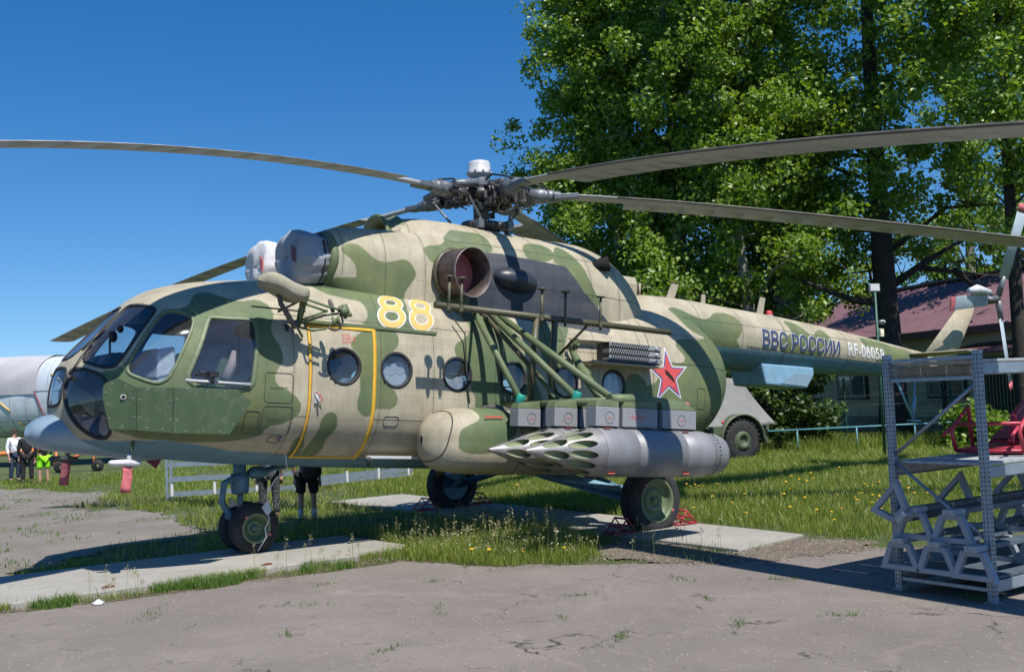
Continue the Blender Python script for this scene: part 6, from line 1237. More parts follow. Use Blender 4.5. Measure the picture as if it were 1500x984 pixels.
# ------------------------------------------------------------------ covered trailer behind the boom
TRK = empty('covered_trailer', (10.55, 5.05, 0), math.atan2(-.80, .55) + PI / 2 + .9, 'army green trailer with a draped grey canvas cover behind the helicopter', 'trailer')
TA = math.radians(-12); TRK.rotation_euler = (0, 0, TA)
def trw(cx, cy):
    mb = MB(); mb.lathe([(-.13, .24), (-.14, .36), (-.12, .46), (-.09, .49), (.09, .49), (.12, .46), (.14, .36), (.13, .24)], (cx, cy, .49), (0, 1, 0), 40); w_ = mb.build('wheel', M['rubber'], TRK)
    for k in range(26): a_ = 2 * PI * k / 26; MB().box((cx + .49 * math.cos(a_), cy, .49 + .49 * math.sin(a_)), (.05, .26, .035), Ry(-a_ + PI / 2)).build('tread_lug', M['rubber'], w_)
    MB().lathe([(0, .25), (-.02, .24), (.05, .20), (.06, .12), (0, .10), (0, 0)], (cx, cy - .12, .49), (0, -1, 0), 30).build('rim', M['truck_green'], w_)
    for k in range(5): a_ = 2 * PI * k / 5; MB().lathe([(0, .03), (.006, 0)], (cx + .165 * math.cos(a_), cy - .10, .49 + .165 * math.sin(a_)), (0, -1, 0), 10).build('rim_hole', M['void'], w_)
trw(0, 0); trw(0, 1.9)
mb = MB(); mb.box((-.4, .95, .75), (2.8, 1.6, .14)); mb.build('chassis', M['truck_green'], TRK, .01)
for cx in (0,):
    mb = MB(); mb.loft([[(cx + r_ * math.cos(t), y_, .49 + r_ * math.sin(t)) for r_, y_ in ((.62, -.20), (.62, .16), (.585, .16), (.585, -.17))] for t in np.linspace(-.15, PI + .15, 16)]); mb.build('mudguard', M['truck_green'], TRK)
    MB().box((cx - .75, -.05, .75), (.25, .3, .2)).build('toolbox', M['truck_green'], TRK, .01); MB().lathe([(0, .04), (.02, .04), (.02, 0)], (cx - .62, -.21, .95), (0, -1, 0), 14).build('reflector', M['star_red'], TRK)
cv = []
for u in np.linspace(0, 1, 14):
    ring = []
    for t in np.linspace(0, 2 * PI, 72, False):
        w_ = (1 - u) ** 1.15; ax_, ay_ = .60 + .90 * w_, .45 + .55 * w_; f = 1 + (.035 * math.sin(11 * t + 2) + .03 * math.sin(17 * t)) * (w_ + .15)
        px = math.copysign(abs(math.cos(t))**.6, math.cos(t)) * ax_ * f; py = math.copysign(abs(math.sin(t))**.6, math.sin(t)) * ay_ * f; ring.append((-.15 + px + .25 * u, .95 + py, .80 + 1.12 * u + .03 * math.sin(5 * t) * (u < .1)))
    cv.append(ring)
cv.append([(.10 + (p[0] - .10) * .6, .95 + (p[1] - .95) * .6, 1.97) for p in cv[-1]]); cv.append([(.10 + .02 * math.cos(t), .95 + .02 * math.sin(t), 2.04) for t in np.linspace(0, 2 * PI, 72, False)])
MB().loft(cv).build('canvas_cover', M['canvas'], TRK)
mb = MB(); mb.box((.9, .95, .7), (.8, .06, .06)); mb.box((1.05, .95, .62), (.12, 1.2, .5)); mb.build('tow_frame', M['truck_green'], TRK)
# ------------------------------------------------------------------ lamp post with floodlight and camera
LP = empty('floodlight_pole', (12.47, 2.45, 0), 0, 'thin green pole carrying a floodlight and a white security camera', 'lamp post')
MB().tube((0, 0, 0), (0, 0, 3.95), .035, .03, 10).build('pole', M['pole_green'], LP); o = MB().box((-.20, -.12, 3.88), (.26, .08, .19), Rz(-.5)).build('floodlight', M['lamp_grey'], LP, .02); MB().box((-.223, -.160, 3.88), (.21, .012, .14), Rz(-.5)).build('lens', M['white'], o)
MB().lathe([(-.10, .05), (.06, .055), (.08, .03)], (.10, -.08, 3.10), (-.6, -.8, -.1), 14).build('camera_body', M['cap_white'], LP); MB().box((.08, -.03, 2.86), (.13, .10, .18)).build('junction_box', M['wall_cream'], LP, .01)
# ------------------------------------------------------------------ cream building with a corrugated maroon roof
HS = empty('cream_building', (24.14, 14.9, 0), math.atan2(-.973, -.362), 'single-storey cream building with a maroon corrugated roof behind the trees', 'building')
HL, HDp, EV, RG = 18.0, 7.0, 3.2, 5.15
def hbx(c, d, name, m, parent=HS, bev=0): return MB().box(c, d).build(name, M[m], parent, bev)
hbx((HL / 2, HDp / 2, EV / 2), (HL, HDp, EV), 'wall', 'wall_cream'); hbx((HL / 2, -.03, .3), (HL + .1, .1, .6), 'plinth', 'wall_trim')
sl_ = math.atan2(RG - EV, HDp / 2 + .7); slen = math.hypot(RG - EV, HDp / 2 + .7); nrm = Vector((0, -math.sin(sl_), math.cos(sl_)))
for sgn in (-1, 1):
    V = []; F = []; nxr = int((HL + 1.6) / .05); rows = 3
    for j in range(rows):
        for i in range(nxr + 1):
            h_ = .04 if (i % 5) in (1, 2) else 0.0; s = j / (rows - 1) * slen; y_ = -.7 + s * math.cos(sl_); z_ = EV - .05 + s * math.sin(sl_); V.append((-.8 + i * .05, (y_ if sgn < 0 else HDp - y_), z_ + h_))
    for j in range(rows - 1):
        for i in range(nxr): a = j * (nxr + 1) + i; F.append((a, a + 1, a + nxr + 2, a + nxr + 1))
    mesh_np('roof_sheet', np.array(V), np.array(F), M['roof_maroon'], HS)
hbx((HL / 2, HDp / 2, RG + .02), (HL + 1.6, .3, .08), 'ridge_cap', 'roof_maroon'); hbx((HL / 2, -.68, EV - .10), (HL + 1.6, .04, .2), 'fascia', 'roof_maroon'); hbx((HL / 2, -.35, EV - .16), (HL + 1.4, .62, .03), 'soffit', 'wall_trim')
for z_ in np.arange(.8, EV - .2, .2): hbx((HL / 2, -.004, z_), (HL, .012, .186), 'wall_cladding', 'wall_cream')
def house_window(cx, cz, w_, h_):
    f = hbx((cx, -.05, cz), (w_ + .16, .06, h_ + .16), 'window_frame', 'hair'); hbx((cx, -.085, cz), (w_, .02, h_), 'pane', 'house_glass0', f)
    for dx in (-w_ / 2 + .03, -.02, w_ / 2 - .03): hbx((cx + dx, -.10, cz), (.05, .03, h_), 'mullion', 'white', f)
    for dz in (-h_ / 2 + .03, h_ / 2 - .03): hbx((cx, -.10, cz + dz), (w_, .03, .05), 'mullion', 'white', f)
    hbx((cx, -.12, cz - h_ / 2 - .08), (w_ + .3, .12, .04), 'sill', 'white', f)
mm('house_glass0', (.10, .13, .17), .06, var=.5, vscale=1.5, spec=.9)
for cx in (4.9, 9.75, 16.2): house_window(cx, 1.62, 1.6, .80)
hbx((11.9, -.06, 1.15), (1.3, .08, 2.3), 'door', 'door_brown'); hbx((13.35, -.06, 1.15), (1.3, .08, 2.3), 'door', 'door_brown')
MB().prism([(11.1, 0, 2.75), (11.1, -1.4, 2.45), (11.1, -1.4, 2.40), (11.1, 0, 2.68)], (3.2, 0, 0)).build('porch_roof', M['roof_maroon'], HS)
for x_ in (11.2, 14.1): hbx((x_, -1.3, 1.2), (.1, .1, 2.4), 'porch_post', 'door_brown')

KS = empty('small_kiosk', (-6.5, 52, -.34), 0, 'small red and white kiosk far behind the fence at the left edge', 'kiosk')
for k in range(6): MB().box((0, 0, .25 + k * .5), (7.0, 2.5, .5)).build('wall_band', M['star_red'] if k % 2 else M['white'], KS)
MB().box((0, 0, 3.05), (7.4, 2.9, .12)).build('roof', M['lamp_grey'], KS)
# ------------------------------------------------------------------ vegetation
def leaf_mat(name, c0, c1, tr=.45, vs=.9):
    m = bpy.data.materials.new(name); m.use_nodes = True; nt = m.node_tree; L = nt.links; b = nt.nodes['Principled BSDF']; o = nt.nodes['Material Output']
    a = N(nt, 'ShaderNodeAttribute', attribute_name='tone'); r = N(nt, 'ShaderNodeValToRGB'); r.color_ramp.elements[0].color = tuple(c0) + (1,); r.color_ramp.elements[1].color = tuple(c1) + (1,); L.new(a.outputs['Fac'], r.inputs[0])
    L.new(r.outputs[0], b.inputs['Base Color']); b.inputs['Roughness'].default_value = .42; b.inputs['Specular IOR Level'].default_value = .6
    t = N(nt, 'ShaderNodeBsdfTranslucent'); hs = N(nt, 'ShaderNodeHueSaturation'); hs.inputs['Value'].default_value = 1.5; hs.inputs['Saturation'].default_value = 1.1; L.new(r.outputs[0], hs.inputs['Color']); L.new(hs.outputs[0], t.inputs[0])
    mx = N(nt, 'ShaderNodeMixShader'); mx.inputs[0].default_value = tr; L.new(b.outputs[0], mx.inputs[1]); L.new(t.outputs[0], mx.inputs[2]); L.new(mx.outputs[0], o.inputs[0]); return m
M['leaf'] = leaf_mat('poplar_leaf', (.075, .145, .014), (.25, .36, .048), .42)
M['leaf_dark'] = leaf_mat('dark_leaf', (.028, .062, .010), (.085, .14, .024), .25)  # darker leaf copy; puts the trees' shade into the undergrowth colour
M['needle'] = leaf_mat('needles', (.012, .030, .008), (.04, .075, .02), .15)
M['grass_blade'] = leaf_mat('grass_blade', (.105, .165, .022), (.33, .38, .075), .4)
M['seed_head'] = leaf_mat('seed_head', (.22, .21, .10), (.40, .36, .20), .3)
M['weed'] = leaf_mat('weed_leaf', (.05, .12, .015), (.15, .24, .04), .3)
def leaves(centres, radii, n_each, size, rg, flat=.55, squash=.8):
    """leaf quads scattered through clumps"""
    K = len(centres); tot = K * n_each; c = np.repeat(centres, n_each, 0); r = np.repeat(radii, n_each)
    d = rg.normal(size=(tot, 3)); d /= np.linalg.norm(d, axis=1, keepdims=True); q = rg.random(tot)**.45; P = c + d * (r * q)[:, None] * np.array([1, 1, squash])
    n = rg.normal(size=(tot, 3)) + d * .6 + np.array([0, -.2, flat]); n /= np.linalg.norm(n, axis=1, keepdims=True)
    u = np.cross(n, rg.normal(size=(tot, 3))); u /= np.linalg.norm(u, axis=1, keepdims=True); v = np.cross(n, u); s = size * rg.uniform(.6, 1.3, tot)[:, None]
    V = np.stack([P - u * s * .5, P + v * s * .42 + n * s * .08, P + u * s * .62, P - v * s * .42 + n * s * .08], 1).reshape(-1, 3); F = np.arange(tot * 4).reshape(-1, 4)
    tone = np.clip(np.repeat(rg.random(K), n_each) * .45 + rg.random(tot) * .55 + .1 * (q - .5), 0, 1); return V, F, np.repeat(tone, 4)
def tree(x_, y_, h_, r_, z0, trunk_r, lean, seed, label, nclump=330, nl=120, size=.13, bark='bark_light', leaf='leaf', limbs=16, crown_off=(0, 0), clr=(.2, 1.0), bare=0, forks=1, dens_low=1.0, z0t=0.0):
    rg = np.random.default_rng(seed); rnd = random.Random(seed); t = empty('broadleaf_tree', (x_, y_, gzf(x_, y_) + z0t), 0, label, 'tree', 'tall trees behind the tail boom')
    mb = MB(); tips = []
    for f in range(forks):
        lx, ly = lean[0] + (rnd.uniform(-.18, .18) if f else 0), lean[1] + (rnd.uniform(-.15, .15) if f else 0); pts = []; n = 14
        for k in range(n): s = k / (n - 1); pts.append(Vector((lx * h_ * s + .12 * math.sin(s * 5 + seed) * s, ly * h_ * s + .1 * math.cos(s * 4 + seed) * s, h_ * .93 * s)))
        mb.path(pts, [trunk_r * (1 - .86 * (k / (n - 1))) * (1.25 if k == 0 else 1) for k in range(n)], 12)
        for q in range(limbs):
            s = rnd.uniform(max(.14, (z0 / h_) * .8), .92); i = int(s * (n - 1)); b = pts[i].lerp(pts[min(i + 1, n - 1)], s * (n - 1) - i); a = rnd.uniform(0, 2 * PI); L = r_ * rnd.uniform(.7, 1.15) * (1.25 - .75 * s)
            p1 = b + Vector((math.cos(a) * L * .5, math.sin(a) * L * .5, L * rnd.uniform(.12, .35))); p2 = b + Vector((math.cos(a) * L, math.sin(a) * L, L * rnd.uniform(.3, .8))); rb = trunk_r * .26 * (1.15 - s)
            mb.path([b, b.lerp(p1, .5) + Vector((0, 0, -.05)), p1, p2], [rb, rb * .8, rb * .55, rb * .12], 7); tips += [p1, p1.lerp(p2, .5), p2]
            for _ in range(3):
                w_ = rnd.uniform(.3, .9); c_ = p1.lerp(p2, w_); e = c_ + Vector((rnd.uniform(-1, 1), rnd.uniform(-1, 1), rnd.uniform(-.2, .8))) * L * .35; mb.path([c_, c_.lerp(e, .5) + Vector((0, 0, .04)), e], [rb * .35, rb * .2, rb * .06], 5); tips.append(e)
    mb.build('trunk', M[bark], t, fix=False)
    # clump centres: about the limb tips and through the crown shell
    T = np.array([tuple(p) for p in tips if p.z > z0 * .9]); k1 = int(nclump * .55); c1 = T[rg.integers(0, len(T), k1)] + rg.normal(size=(k1, 3)) * .35
    k2 = nclump - k1; zz = z0 + (h_ - z0) * rg.random(k2) ** .9; s = (zz - z0) / (h_ - z0); rr = r_ * np.sqrt(np.clip(1 - (np.abs(s - .42) / .62) ** 2.4, 0.02, 1)); a = rg.random(k2) * 2 * PI; q = rg.uniform(*clr, k2); rr = rr * (1 + .22 * np.sin(a * 3 + zz * .9 + seed)) * q
    c2 = np.stack([lean[0] * zz + crown_off[0] + rr * np.cos(a), lean[1] * zz + crown_off[1] + rr * np.sin(a), zz], -1)
    k3 = 70; z3 = rg.uniform(z0 + 1.6, h_, k3); off3 = rg.uniform(.3, 1.5, k3); an = math.atan2(-11.9 - y_, -8.5 - x_) + rg.normal(size=k3) * .55
    c3 = np.stack([lean[0] * z3 + off3 * np.cos(an), lean[1] * z3 + off3 * np.sin(an), z3], -1)       # foliage round the stem on the open side
    c = np.concatenate([c1, c2, c3]); V, F, tn = leaves(c, rg.uniform(.28, .75, len(c)), nl, size, rg)
    o = mesh_np('crown', V, F, M[leaf], t, False, attrs=dict(tone=tn)); o['kind'] = 'stuff'
    return t
G_ = 'tree'
tree(15.0, 15.4, 17, 2.7, 2.6, .26, (.0, 0), 11, 'leftmost dense tree whose crown edge meets the open sky', 270, 110)
tree(14.2, 13.0, 19, 2.9, 2.2, .28, (.01, 0), 12, 'tall dense tree behind the rotor head and cowling', 300, 110)
tree(15.4, 11.2, 20, 3.1, 2.4, .28, (-.02, .01), 13, 'tall leafy tree rising behind the clamshell doors', 300, 110)
tree(15.1, 8.03, 19, 2.7, 3.4, .24, (-.075, .05), 14, 'leaning pale-barked poplar beside the boom antennas', 280, 110, limbs=14)
tree(16.6, 8.15, 20, 2.7, 4.0, .27, (-.04, .03), 15, 'pale-barked poplar standing above the lettering on the boom', 280, 110, limbs=14)
tree(20.0, 10.4, 20, 3.3, 3.6, .24, (-.01, .0), 16, 'slim grey poplar between the pale poplar and the dark trunk', 310, 110)
tree(17.16, 5.25, 19, 3.1, 4.6, .40, (-.012, .0), 17, 'broad tree with a thick dark trunk beside the floodlight pole', 320, 110, bark='bark_dark', limbs=20)
tree(17.0, 1.5, 18, 2.4, 5.2, .20, (-.004, .0), 18, 'tree at the right edge behind the tail rotor', 190, 105, bark='bark_dark')
tree(36, 13.5, 19, 4.0, 4.5, .3, (0, 0), 19, 'distant tree above the building roof at the upper right', 170, 90, size=.17)
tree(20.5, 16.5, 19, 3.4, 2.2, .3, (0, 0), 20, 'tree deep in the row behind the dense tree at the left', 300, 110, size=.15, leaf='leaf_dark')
tree(24.6, 4.0, 17, 2.8, 6.8, .25, (-.02, .02), 24, 'tree rising over the roof between the dark trunk and the frame edge', 90, 80, size=.14)
# bare limbs on the thick-trunked tree
bt = MB(); random.seed(4)
for p in ([(0, 0, 4.3), (.9, -.4, 4.9), (1.9, -.9, 5.5), (2.8, -1.3, 5.9)], [(.9, -.4, 4.9), (2.0, -.9, 4.75), (3.4, -1.5, 4.6)], [(0, 0, 3.9), (-.9, .4, 4.0), (-1.8, .7, 4.3), (-2.7, 1.1, 4.7)], [(1.9, -.9, 4.8), (2.4, -1.1, 4.4), (2.7, -1.3, 4.0)]):
    n = len(p); bt.path(p, [.13 * (1 - .8 * k / (n - 1)) * (.7 if p[0][0] > .5 else 1) for k in range(n)], 8)
    for _ in range(9):
        k = random.randrange(1, n); a = Vector(p[k - 1]).lerp(Vector(p[k]), random.random()); e = a + Vector((random.uniform(-.9, .9), random.uniform(-.4, .4), random.uniform(-.3, .9))); bt.path([a, a.lerp(e, .5) + Vector((.08, 0, .06)), e], [.02, .013, .004], 5)
bt.build('bare_limb', M['bark_dark'], [o for o in bpy.data.objects if o.get('label', '').startswith('broad tree with a thick dark trunk')][0], fix=False)
def bush(x_, y_, r_, h_, seed, label, n=70, nl=110, leaf='leaf_dark', size=.11):
    rg = np.random.default_rng(seed); t = empty('bush', (x_, y_, gzf(x_, y_)), 0, label, 'bush', 'undergrowth bushes below the trees'); a = rg.random(n) * 2 * PI; q = rg.random(n)**.5; z_ = h_ * rg.random(n)**.8
    c = np.stack([r_ * q * np.cos(a) * (1.1 - .5 * z_ / h_), r_ * q * np.sin(a) * (1.1 - .5 * z_ / h_), z_], -1); V, F, tn = leaves(c, rg.uniform(.2, .45, n), nl, size, rg); o = mesh_np('foliage', V, F, M[leaf], t, False, attrs=dict(tone=tn)); o['kind'] = 'stuff'
    mb = MB()
    for k in range(6): mb.path([(0, 0, 0), tuple(c[k] * .5), tuple(c[k])], [.03, .02, .008], 6)
    mb.build('stem', M['bark_dark'], t, fix=False)
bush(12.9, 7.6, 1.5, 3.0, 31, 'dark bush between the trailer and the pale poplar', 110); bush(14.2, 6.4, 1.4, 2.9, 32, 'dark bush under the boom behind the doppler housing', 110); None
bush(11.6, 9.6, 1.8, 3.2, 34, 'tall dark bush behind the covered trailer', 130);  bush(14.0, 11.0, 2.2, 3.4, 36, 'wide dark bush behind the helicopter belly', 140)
bush(15.9, 2.2, .8, 1.0, 37, 'small bush at the foot of the right-edge tree', 30, 80, 'leaf')
def spruce(x_, y_, h_, seed, label):
    rg = np.random.default_rng(seed); t = empty('spruce_tree', (x_, y_, 0), 0, label, 'tree', 'distant conifers beyond the roof'); MB().tube((0, 0, 0), (0, 0, h_), .2, .03, 8).build('trunk', M['bark_dark'], t)
    n = 170; z_ = h_ * (.15 + .85 * rg.random(n)); r_ = (h_ - z_) * .20 * rg.uniform(.4, 1.1, n); a = rg.random(n) * 2 * PI; c = np.stack([r_ * np.cos(a), r_ * np.sin(a), z_], -1); V, F, tn = leaves(c, np.clip(r_ * .5, .15, .6), 50, .22, rg, 0, .5); o = mesh_np('crown', V, F, M['needle'], t, False, attrs=dict(tone=tn)); o['kind'] = 'stuff'
for i, (x_, y_, h_) in enumerate(((50, 20, 12.2), (53, 20, 13.0), (56, 20.5, 11.8), (48, 22, 12.5))): spruce(x_, y_, h_, 50 + i, ['pointed spruce top showing above the roof, leftmost of three', 'taller pointed spruce top in the middle above the roof', 'pointed spruce top nearest the tail rotor', 'spruce half hidden behind the dark trunk'][i])
for i, (x_, y_) in enumerate(((6, 50), (12, 47), (17, 44))): bush(x_, y_, 2.6, 1.9, 60 + i, ['distant low shrub beyond the fence behind the nose wheels', 'distant low shrub beyond the fence behind the belly', 'distant low shrub beyond the fence behind the far wheel'][i], 50, 60, size=.25)
# ---- grass
def blades(P, h, wd, rg, lean=.35, mat_='grass_blade', name='grass_blades', tone=None, label=None):
    n = len(P); a = rg.random(n) * 2 * PI; s = np.stack([np.cos(a), np.sin(a), 0 * a], -1); b = rg.random(n) * 2 * PI; ln = np.stack([np.cos(b), np.sin(b), 0 * b], -1) * (h * rg.uniform(.05, lean * 2, n))[:, None]; hz = np.array([0, 0, 1.0])
    V = np.stack([P - s * wd[:, None], P + s * wd[:, None], P + ln * .35 + hz * h[:, None] * .6 + s * wd[:, None] * .6, P + ln * .35 + hz * h[:, None] * .6 - s * wd[:, None] * .6, P + ln + hz * h[:, None]], 1).reshape(-1, 3)
    i = np.arange(n)[:, None] * 5; F = np.concatenate([i + np.array([[0, 1, 2]]), i + np.array([[0, 2, 3]]), i + np.array([[3, 2, 4]])], 0); tn = np.repeat(rg.random(n) if tone is None else tone, 5)
    return tag(mesh_np(name, V, F, M[mat_], None, False, attrs=dict(tone=tn)), label, 'grass', kind='stuff')
SLABS = [[(-8.6, -1.42), (-2.25, -1.42), (-2.25, .5), (-8.6, .5)], [(-.1, -4.3), (1.35, -4.3), (1.35, 5.15), (-.1, 5.15)]]
def grassy(P2):
    ok = (sdf_poly(P2, ASPH) + .035 * smooth_noise(P2, 6, 3) + .05 * smooth_noise(P2, 1.8, 9) > .01) & (sdf_poly(P2, OLD) + .22 * smooth_noise(P2, 1.6, 5) + .08 * smooth_noise(P2, 7, 8) > .0) & (sdf_poly(P2, GRAV) > .05)
    for s_ in SLABS: ok &= sdf_poly(P2, s_) > .01
    return ok
def scatter(n, x0, x1, y0, y1, rg, f=grassy):
    P = np.stack([rg.uniform(x0, x1, n), rg.uniform(y0, y1, n)], -1); return P[f(P)]
def P3(P): return np.column_stack([P, gz(P[:, 0], P[:, 1])])
rg = np.random.default_rng(77)
P = scatter(120000, -7, 6, -5, 5, rg); k = rg.random(len(P)) < np.clip(.55 + .35 * smooth_noise(P, 2.2, 12), .1, 1); P = P[k]; blades(P3(P), rg.uniform(.03, .10, len(P)), rg.uniform(.002, .0045, len(P)), rg, label='short patchy grass around the slabs under the helicopter')
P = scatter(130000, 1.5, 12, -4.6, 12, rg); blades(P3(P), rg.uniform(.05, .16, len(P)), rg.uniform(.003, .007, len(P)), rg, label='bright green lawn behind the main wheel')
P = scatter(110000, -3, 14, 4, 26, rg); k = rg.random(len(P)) < np.clip(.6 + .4 * smooth_noise(P, 1.4, 13), .05, 1); P = P[k]; blades(P3(P), rg.uniform(.05, .16, len(P)), rg.uniform(.006, .012, len(P)), rg, label='thin lawn with bare patches behind the helicopter')
P = scatter(90000, 8, 24, -3.5, 13, rg); blades(P3(P), rg.uniform(.06, .18, len(P)), rg.uniform(.006, .012, len(P)), rg, .6, label='lawn running towards the cream building')
P = scatter(60000, 10, 24, -1, 10, rg, lambda q: (q[:, 1] > 5.9 - (q[:, 0] - 11.4) * .515 - .7) & (q[:, 1] < 5.9 - (q[:, 0] - 11.4) * .515 + 2.5) & (smooth_noise(q, 1.5, 4) > -.8)); blades(P3(P), rg.uniform(.15, .50, len(P)), rg.uniform(.005, .010, len(P)), rg, .3, label='long unmown grass along the pipe railing')
TALL = [(-3.1, -.1), (-3.0, -1.45), (-2.6, -1.7), (-2.45, -2.3), (-2.3, -3.0), (-1.6, -3.4), (-1.0, -3.5), (-.75, -2.6), (-.25, -2.2), (-.3, -.4), (-1.6, -.1)]
FR = [(-6.6, -1.62), (-3.0, -1.78), (-3.0, -1.45), (-6.6, -1.44)]
tall = lambda q: (sdf_poly(q, TALL) + .12 * smooth_noise(q, 3, 6) < 0) & grassy(q)
P = scatter(30000, -3.4, 0, -3.8, .2, rg, tall); blades(P3(P), rg.uniform(.05, .20, len(P)), rg.uniform(.002, .0045, len(P)), rg, .5, label='tall rough grass between the slab strip and the asphalt')
P = scatter(9000, -6.7, -2.9, -1.85, -1.40, rg, lambda q: (sdf_poly(q, FR) + .06 * smooth_noise(q, 5, 1) < .02) & (smooth_noise(q, 3.3, 22) > -.5)); blades(P3(P), rg.uniform(.03, .13, len(P)), rg.uniform(.0025, .005, len(P)), rg, .5, 'weed', label='low weeds growing along the front edge of the slab')
M['dry_grass'] = leaf_mat('dry_grass', (.20, .15, .07), (.42, .34, .18), .2)
P = scatter(26000, -7, 14, -4.6, 14, rg); k = rg.random(len(P)) < np.clip(.35 + .5 * smooth_noise(P, 1.9, 41), 0, 1); P = P[k]; blades(P3(P), rg.uniform(.04, .20, len(P)), rg.uniform(.002, .006, len(P)), rg, .9, 'dry_grass', 'dry_grass', label='dry straw-coloured blades lying among the green grass')
# seed-headed stalks
def stalks(n, x0, x1, y0, y1, f, hr, label, hd=1.0):
    P = scatter(n, x0, x1, y0, y1, rg, f); V = []; F = []; V2 = []; F2 = []
    for p in P:
        z0 = gzf(p[0], p[1]); h = random.uniform(*hr); a = random.uniform(0, 2 * PI); l = random.uniform(.02, .12) * h; top = Vector((p[0] + math.cos(a) * l, p[1] + math.sin(a) * l, z0 + h)); b = Vector((p[0], p[1], z0)); w_ = .0022; sd = Vector((-right.y, right.x, 0)).normalized().cross(Vector((0, 0, 1)))
        i = len(V); V += [b - sd * w_, b + sd * w_, top + sd * w_ * .5, top - sd * w_ * .5]; F.append((i, i + 1, i + 2, i + 3))
        for q in range(14):
            t_ = random.uniform(.70, 1.06); c = b.lerp(top, t_) + Vector((random.uniform(-1, 1), random.uniform(-1, 1), random.uniform(-.3, .3))) * .022 * hd * (1.25 - t_) * 3; s_ = random.uniform(.006, .012) * hd; u = Vector((random.uniform(-1, 1), random.uniform(-1, 1), random.uniform(.2, 1.5))).normalized() * s_ * 1.5; v = u.orthogonal().normalized() * s_ * .6; i = len(V2); V2 += [c - u, c + v, c + u, c - v]; F2.append((i, i + 1, i + 2, i + 3))
    if len(V):
        tag(mesh_np('grass_stalks', np.array(V), np.array(F), M['grass_blade'], None, attrs=dict(tone=np.full(len(V), .6))), 'thin green stalks of ' + label, 'grass', kind='stuff')
        tag(mesh_np('grass_seed_heads', np.array(V2), np.array(F2), M['seed_head'], None, attrs=dict(tone=np.repeat(rg.random(len(F2)), 4))), 'pale seed heads of ' + label, 'grass', kind='stuff')
random.seed(9)
stalks(900, -3.4, 0, -3.8, .2, tall, (.14, .40), 'the tall grass between slab and asphalt')
stalks(130, -6.4, -2.6, -1.75, -1.2, lambda q: (q[:, 1] < -1.40) & (smooth_noise(q, 4, 7) > .3), (.15, .38), 'sparse grass in front of the slab strip')
stalks(300, -4.2, -1.8, -.3, 1.4, lambda q: grassy(q) & (smooth_noise(q, 2.5, 17) > .2), (.2, .4), 'grass beside the nose wheels')
stalks(160, -.9, .9, -4.4, -2.6, lambda q: (sdf_poly(q, GRAV) < 0) & (smooth_noise(q, 3, 27) > .1) & (sdf_poly(q, SLABS[1]) > 0), (.12, .36), 'grass growing in the gravel patch')
P = scatter(2600, -1.2, 1.6, -4.9, -2.4, rg, lambda q: (sdf_poly(q, GRAV) < .1) & (smooth_noise(q, 3.4, 30) > .55) & (sdf_poly(q, SLABS[1]) > 0)); blades(P3(P), rg.uniform(.03, .12, len(P)), rg.uniform(.002, .004, len(P)), rg, .5, 'weed', label='weeds in the gravel patch')
# weeds in the cracks of both pavements
cr = []
for x_, y_, n, s_ in ((-4.6, -3.3, 60, .22), (-3.9, -4.4, 40, .10), (-3.2, -3.2, 40, .07), (-2.7, -4.8, 50, .14), (-4.9, -5.3, 50, .12), (-3.5, -6.2, 50, .09), (-1.6, -4.9, 50, .15), (-1.0, -5.6, 60, .12), (-2.6, -6.5, 60, .13), (-1.9, -6.9, 60, .10), (-5.7, -2.6, 50, .16), (-4.0, -2.5, 40, .12), (-6.4, -5.0, 40, .1), (-5.2, -4.3, 40, .08), (-.75, -7.3, 90, .10), (-3.4, -5.4, 30, .06), (-2.1, -5.7, 30, .07), (-.3, -8.2, 50, .08)):
    cr.append(rg.normal(size=(n, 2)) * np.array([s_, s_ * .25]) @ np.array([[math.cos(x_ * 7), math.sin(x_ * 7)], [-math.sin(x_ * 7), math.cos(x_ * 7)]]) + (x_, y_))
P = np.concatenate(cr); blades(P3(P), rg.uniform(.012, .05, len(P)), rg.uniform(.0015, .0035, len(P)), rg, .7, 'weed', 'crack_weeds', label='tiny weeds sprouting from cracks in the apron')
P = scatter(26000, -10, -1, 1.0, 20, rg, lambda q: (~grassy(q)) & (sdf_poly(q, OLD) < 0) & (smooth_noise(q, 2.6, 33) + .5 * smooth_noise(q, 9, 3) > 1.0)); blades(P3(P), rg.uniform(.02, .07, len(P)), rg.uniform(.004, .009, len(P)), rg, .6, 'weed', 'pavement_weeds', label='weed tufts scattered over the old pavement')
# dandelions
def dandelion_mesh():
    mb = MB(); mb.tube((0, 0, 0), (.004, 0, .11), .0025, n=5, cap=False); mb.cm = 1; mb.lathe([(0, .004), (.004, .017), (.012, .020), (.016, .012), (.017, 0)], (.004, 0, .11), (.1, 0, 1), 10)
    o = mb.build('dandelion', [M['weed'], mat('dandelion_yellow', (.85, .50, .01), .7, var=.1)]); return o
dm = dandelion_mesh(); first = True; nd = 0
Pd = np.concatenate([scatter(60, 1.5, 7, -4.4, 1.5, rg), scatter(22, 4, 13, -3, 6, rg), scatter(14, 1.5, 7, 2, 9, rg), np.array([(-2.35, -2.6), (-2.2, -2.7), (-1.9, -2.9), (-1.5, -3.1)])])
for p in Pd:
    o = dm if first else dm.copy()
    if not first: C.objects.link(o)
    first = False; o.location = (p[0], p[1], gzf(*p)); o.rotation_euler = (0, 0, random.uniform(0, 6)); s_ = random.uniform(.8, 1.35); o.scale = (s_, s_, s_); tag(o, 'yellow dandelion flower standing in the grass', 'flower', 'dandelions in the lawn')
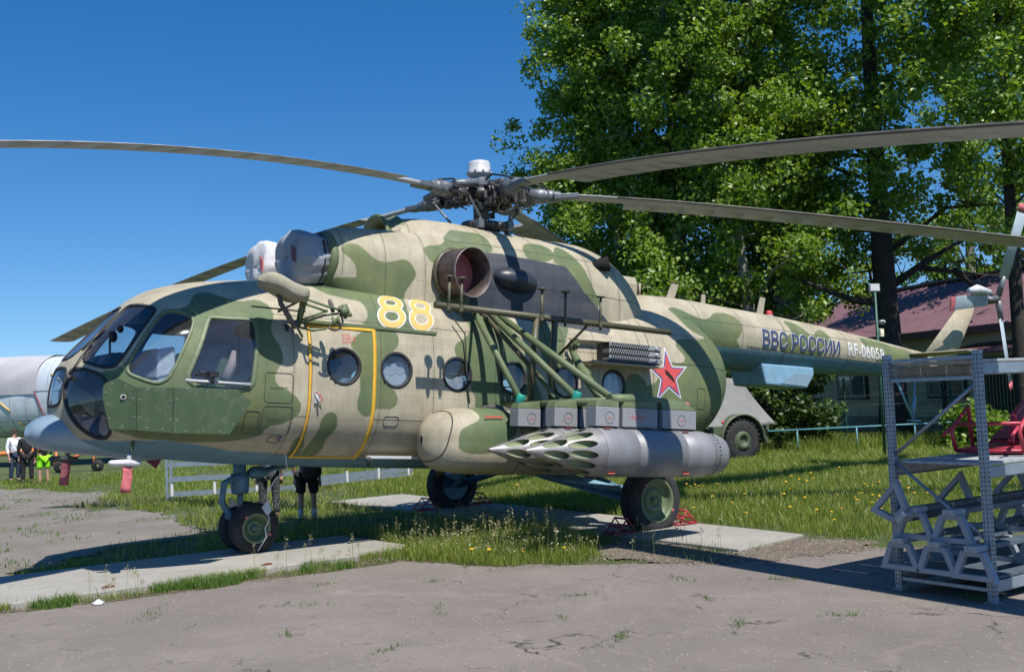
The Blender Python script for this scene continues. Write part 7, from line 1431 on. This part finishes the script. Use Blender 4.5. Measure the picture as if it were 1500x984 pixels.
# small debris
o = MB().loft([[(-5.92 + .055 * math.cos(t) * s_ * (1 + .3 * math.sin(3 * t)), -1.78 + .05 * math.sin(t) * s_ * (1 + .3 * math.cos(5 * t)), z_) for t in np.linspace(0, 2 * PI, 10, False)] for z_, s_ in ((.002, .9), (.02, 1.0), (.035, .5), (.05, .2))]).build('crumpled_paper', M['white']); tag(o, 'crumpled white scrap of paper on the asphalt by the slab corner', 'litter')
for x_, y_, lb in ((-5.75, -1.25, 'rusty steel lifting loop near the left end of the slab strip'), (-4.1, -1.2, 'rusty red flake of metal on the middle of the slab strip')): tag(MB().path([(x_, y_, .062), (x_ + .05, y_, .075), (x_ + .12, y_ + .01, .066)], .012, 6).build('rusty_loop', mat('rust', (.16, .05, .03), .9)), lb, 'metal scrap')
# loose stones and grit: thick on the gravel patch and along the slab, thin on the apron
def grit(P, smin, smax, m, name, label):
    n = len(P); s = rg.uniform(smin, smax, n) * rg.uniform(.6, 1, n); base = np.array([(1, 0, 0), (-.5, .87, 0), (-.5, -.87, 0), (.1, .05, .7)]); a = rg.random(n) * 2 * PI; ca, sa = np.cos(a), np.sin(a); z = P3(P)[:, 2]
    V = base[None] * s[:, None, None] * rg.uniform(.6, 1.3, (n, 1, 3)); X = V[..., 0] * ca[:, None] - V[..., 1] * sa[:, None] + P[:, 0:1]; Y = V[..., 0] * sa[:, None] + V[..., 1] * ca[:, None] + P[:, 1:2]; V = np.stack([X, Y, V[..., 2] + z[:, None] + .007], -1).reshape(-1, 3)
    i = np.arange(n)[:, None] * 4; F = np.concatenate([i + np.array([[0, 1, 3]]), i + np.array([[1, 2, 3]]), i + np.array([[2, 0, 3]])], 0); tag(mesh_np(name, V, F, M[m]), label, 'gravel', kind='stuff')
mm('stone', (.22, .185, .145), .9, var=.5, vscale=9); mm('soil_crumb', (.13, .10, .07), .95, var=.5, vscale=9)
grit(scatter(9000, -1.9, 2.0, -5.6, -2.2, rg, lambda q: (sdf_poly(q, GRAV) + .1 * smooth_noise(q, 5, 2) < .12) & (sdf_poly(q, SLABS[1]) > 0)), .006, .020, 'stone', 'loose_gravel', 'loose pale stones on the brown gravel patch')
edge = lambda q: (np.abs(sdf_poly(q, ASPH)) < .10 + .05 * smooth_noise(q, 3, 8)) & (q[:, 0] > -9) & (sdf_poly(q, SLABS[0]) > 0)
grit(scatter(60000, -9, 2, -5.6, -1.3, rg, edge), .004, .013, 'soil_crumb', 'soil_crumbs', 'crumbled soil and grit along the broken edge of the asphalt')
grit(scatter(2600, -9, 3, -10.5, -1.8, rg, lambda q: sdf_poly(q, ASPH) < 0), .004, .013, 'stone', 'apron_grit', 'scattered grit on the asphalt apron')
grit(scatter(9000, -9, -2.2, -1.75, -1.36, rg, lambda q: (sdf_poly(q, ASPH) > -.05)), .004, .012, 'soil_crumb', 'slab_edge_soil', 'soil and grit along the front edge of the slab strip')
P = np.concatenate([scatter(5000, -8.5, -2.3, -1.46, -1.36, rg, lambda q: smooth_noise(q, 2.5, 19) > .1), scatter(3500, -.10, 1.36, -4.35, 5.1, rg, lambda q: (np.abs(sdf_poly(q, SLABS[1])) < .07) & (smooth_noise(q, 3, 29) > .2))]); blades(P3(P) + np.array([0, 0, .02]), rg.uniform(.03, .10, len(P)), rg.uniform(.002, .004, len(P)), rg, .8, label='grass creeping over the edges of the slabs')
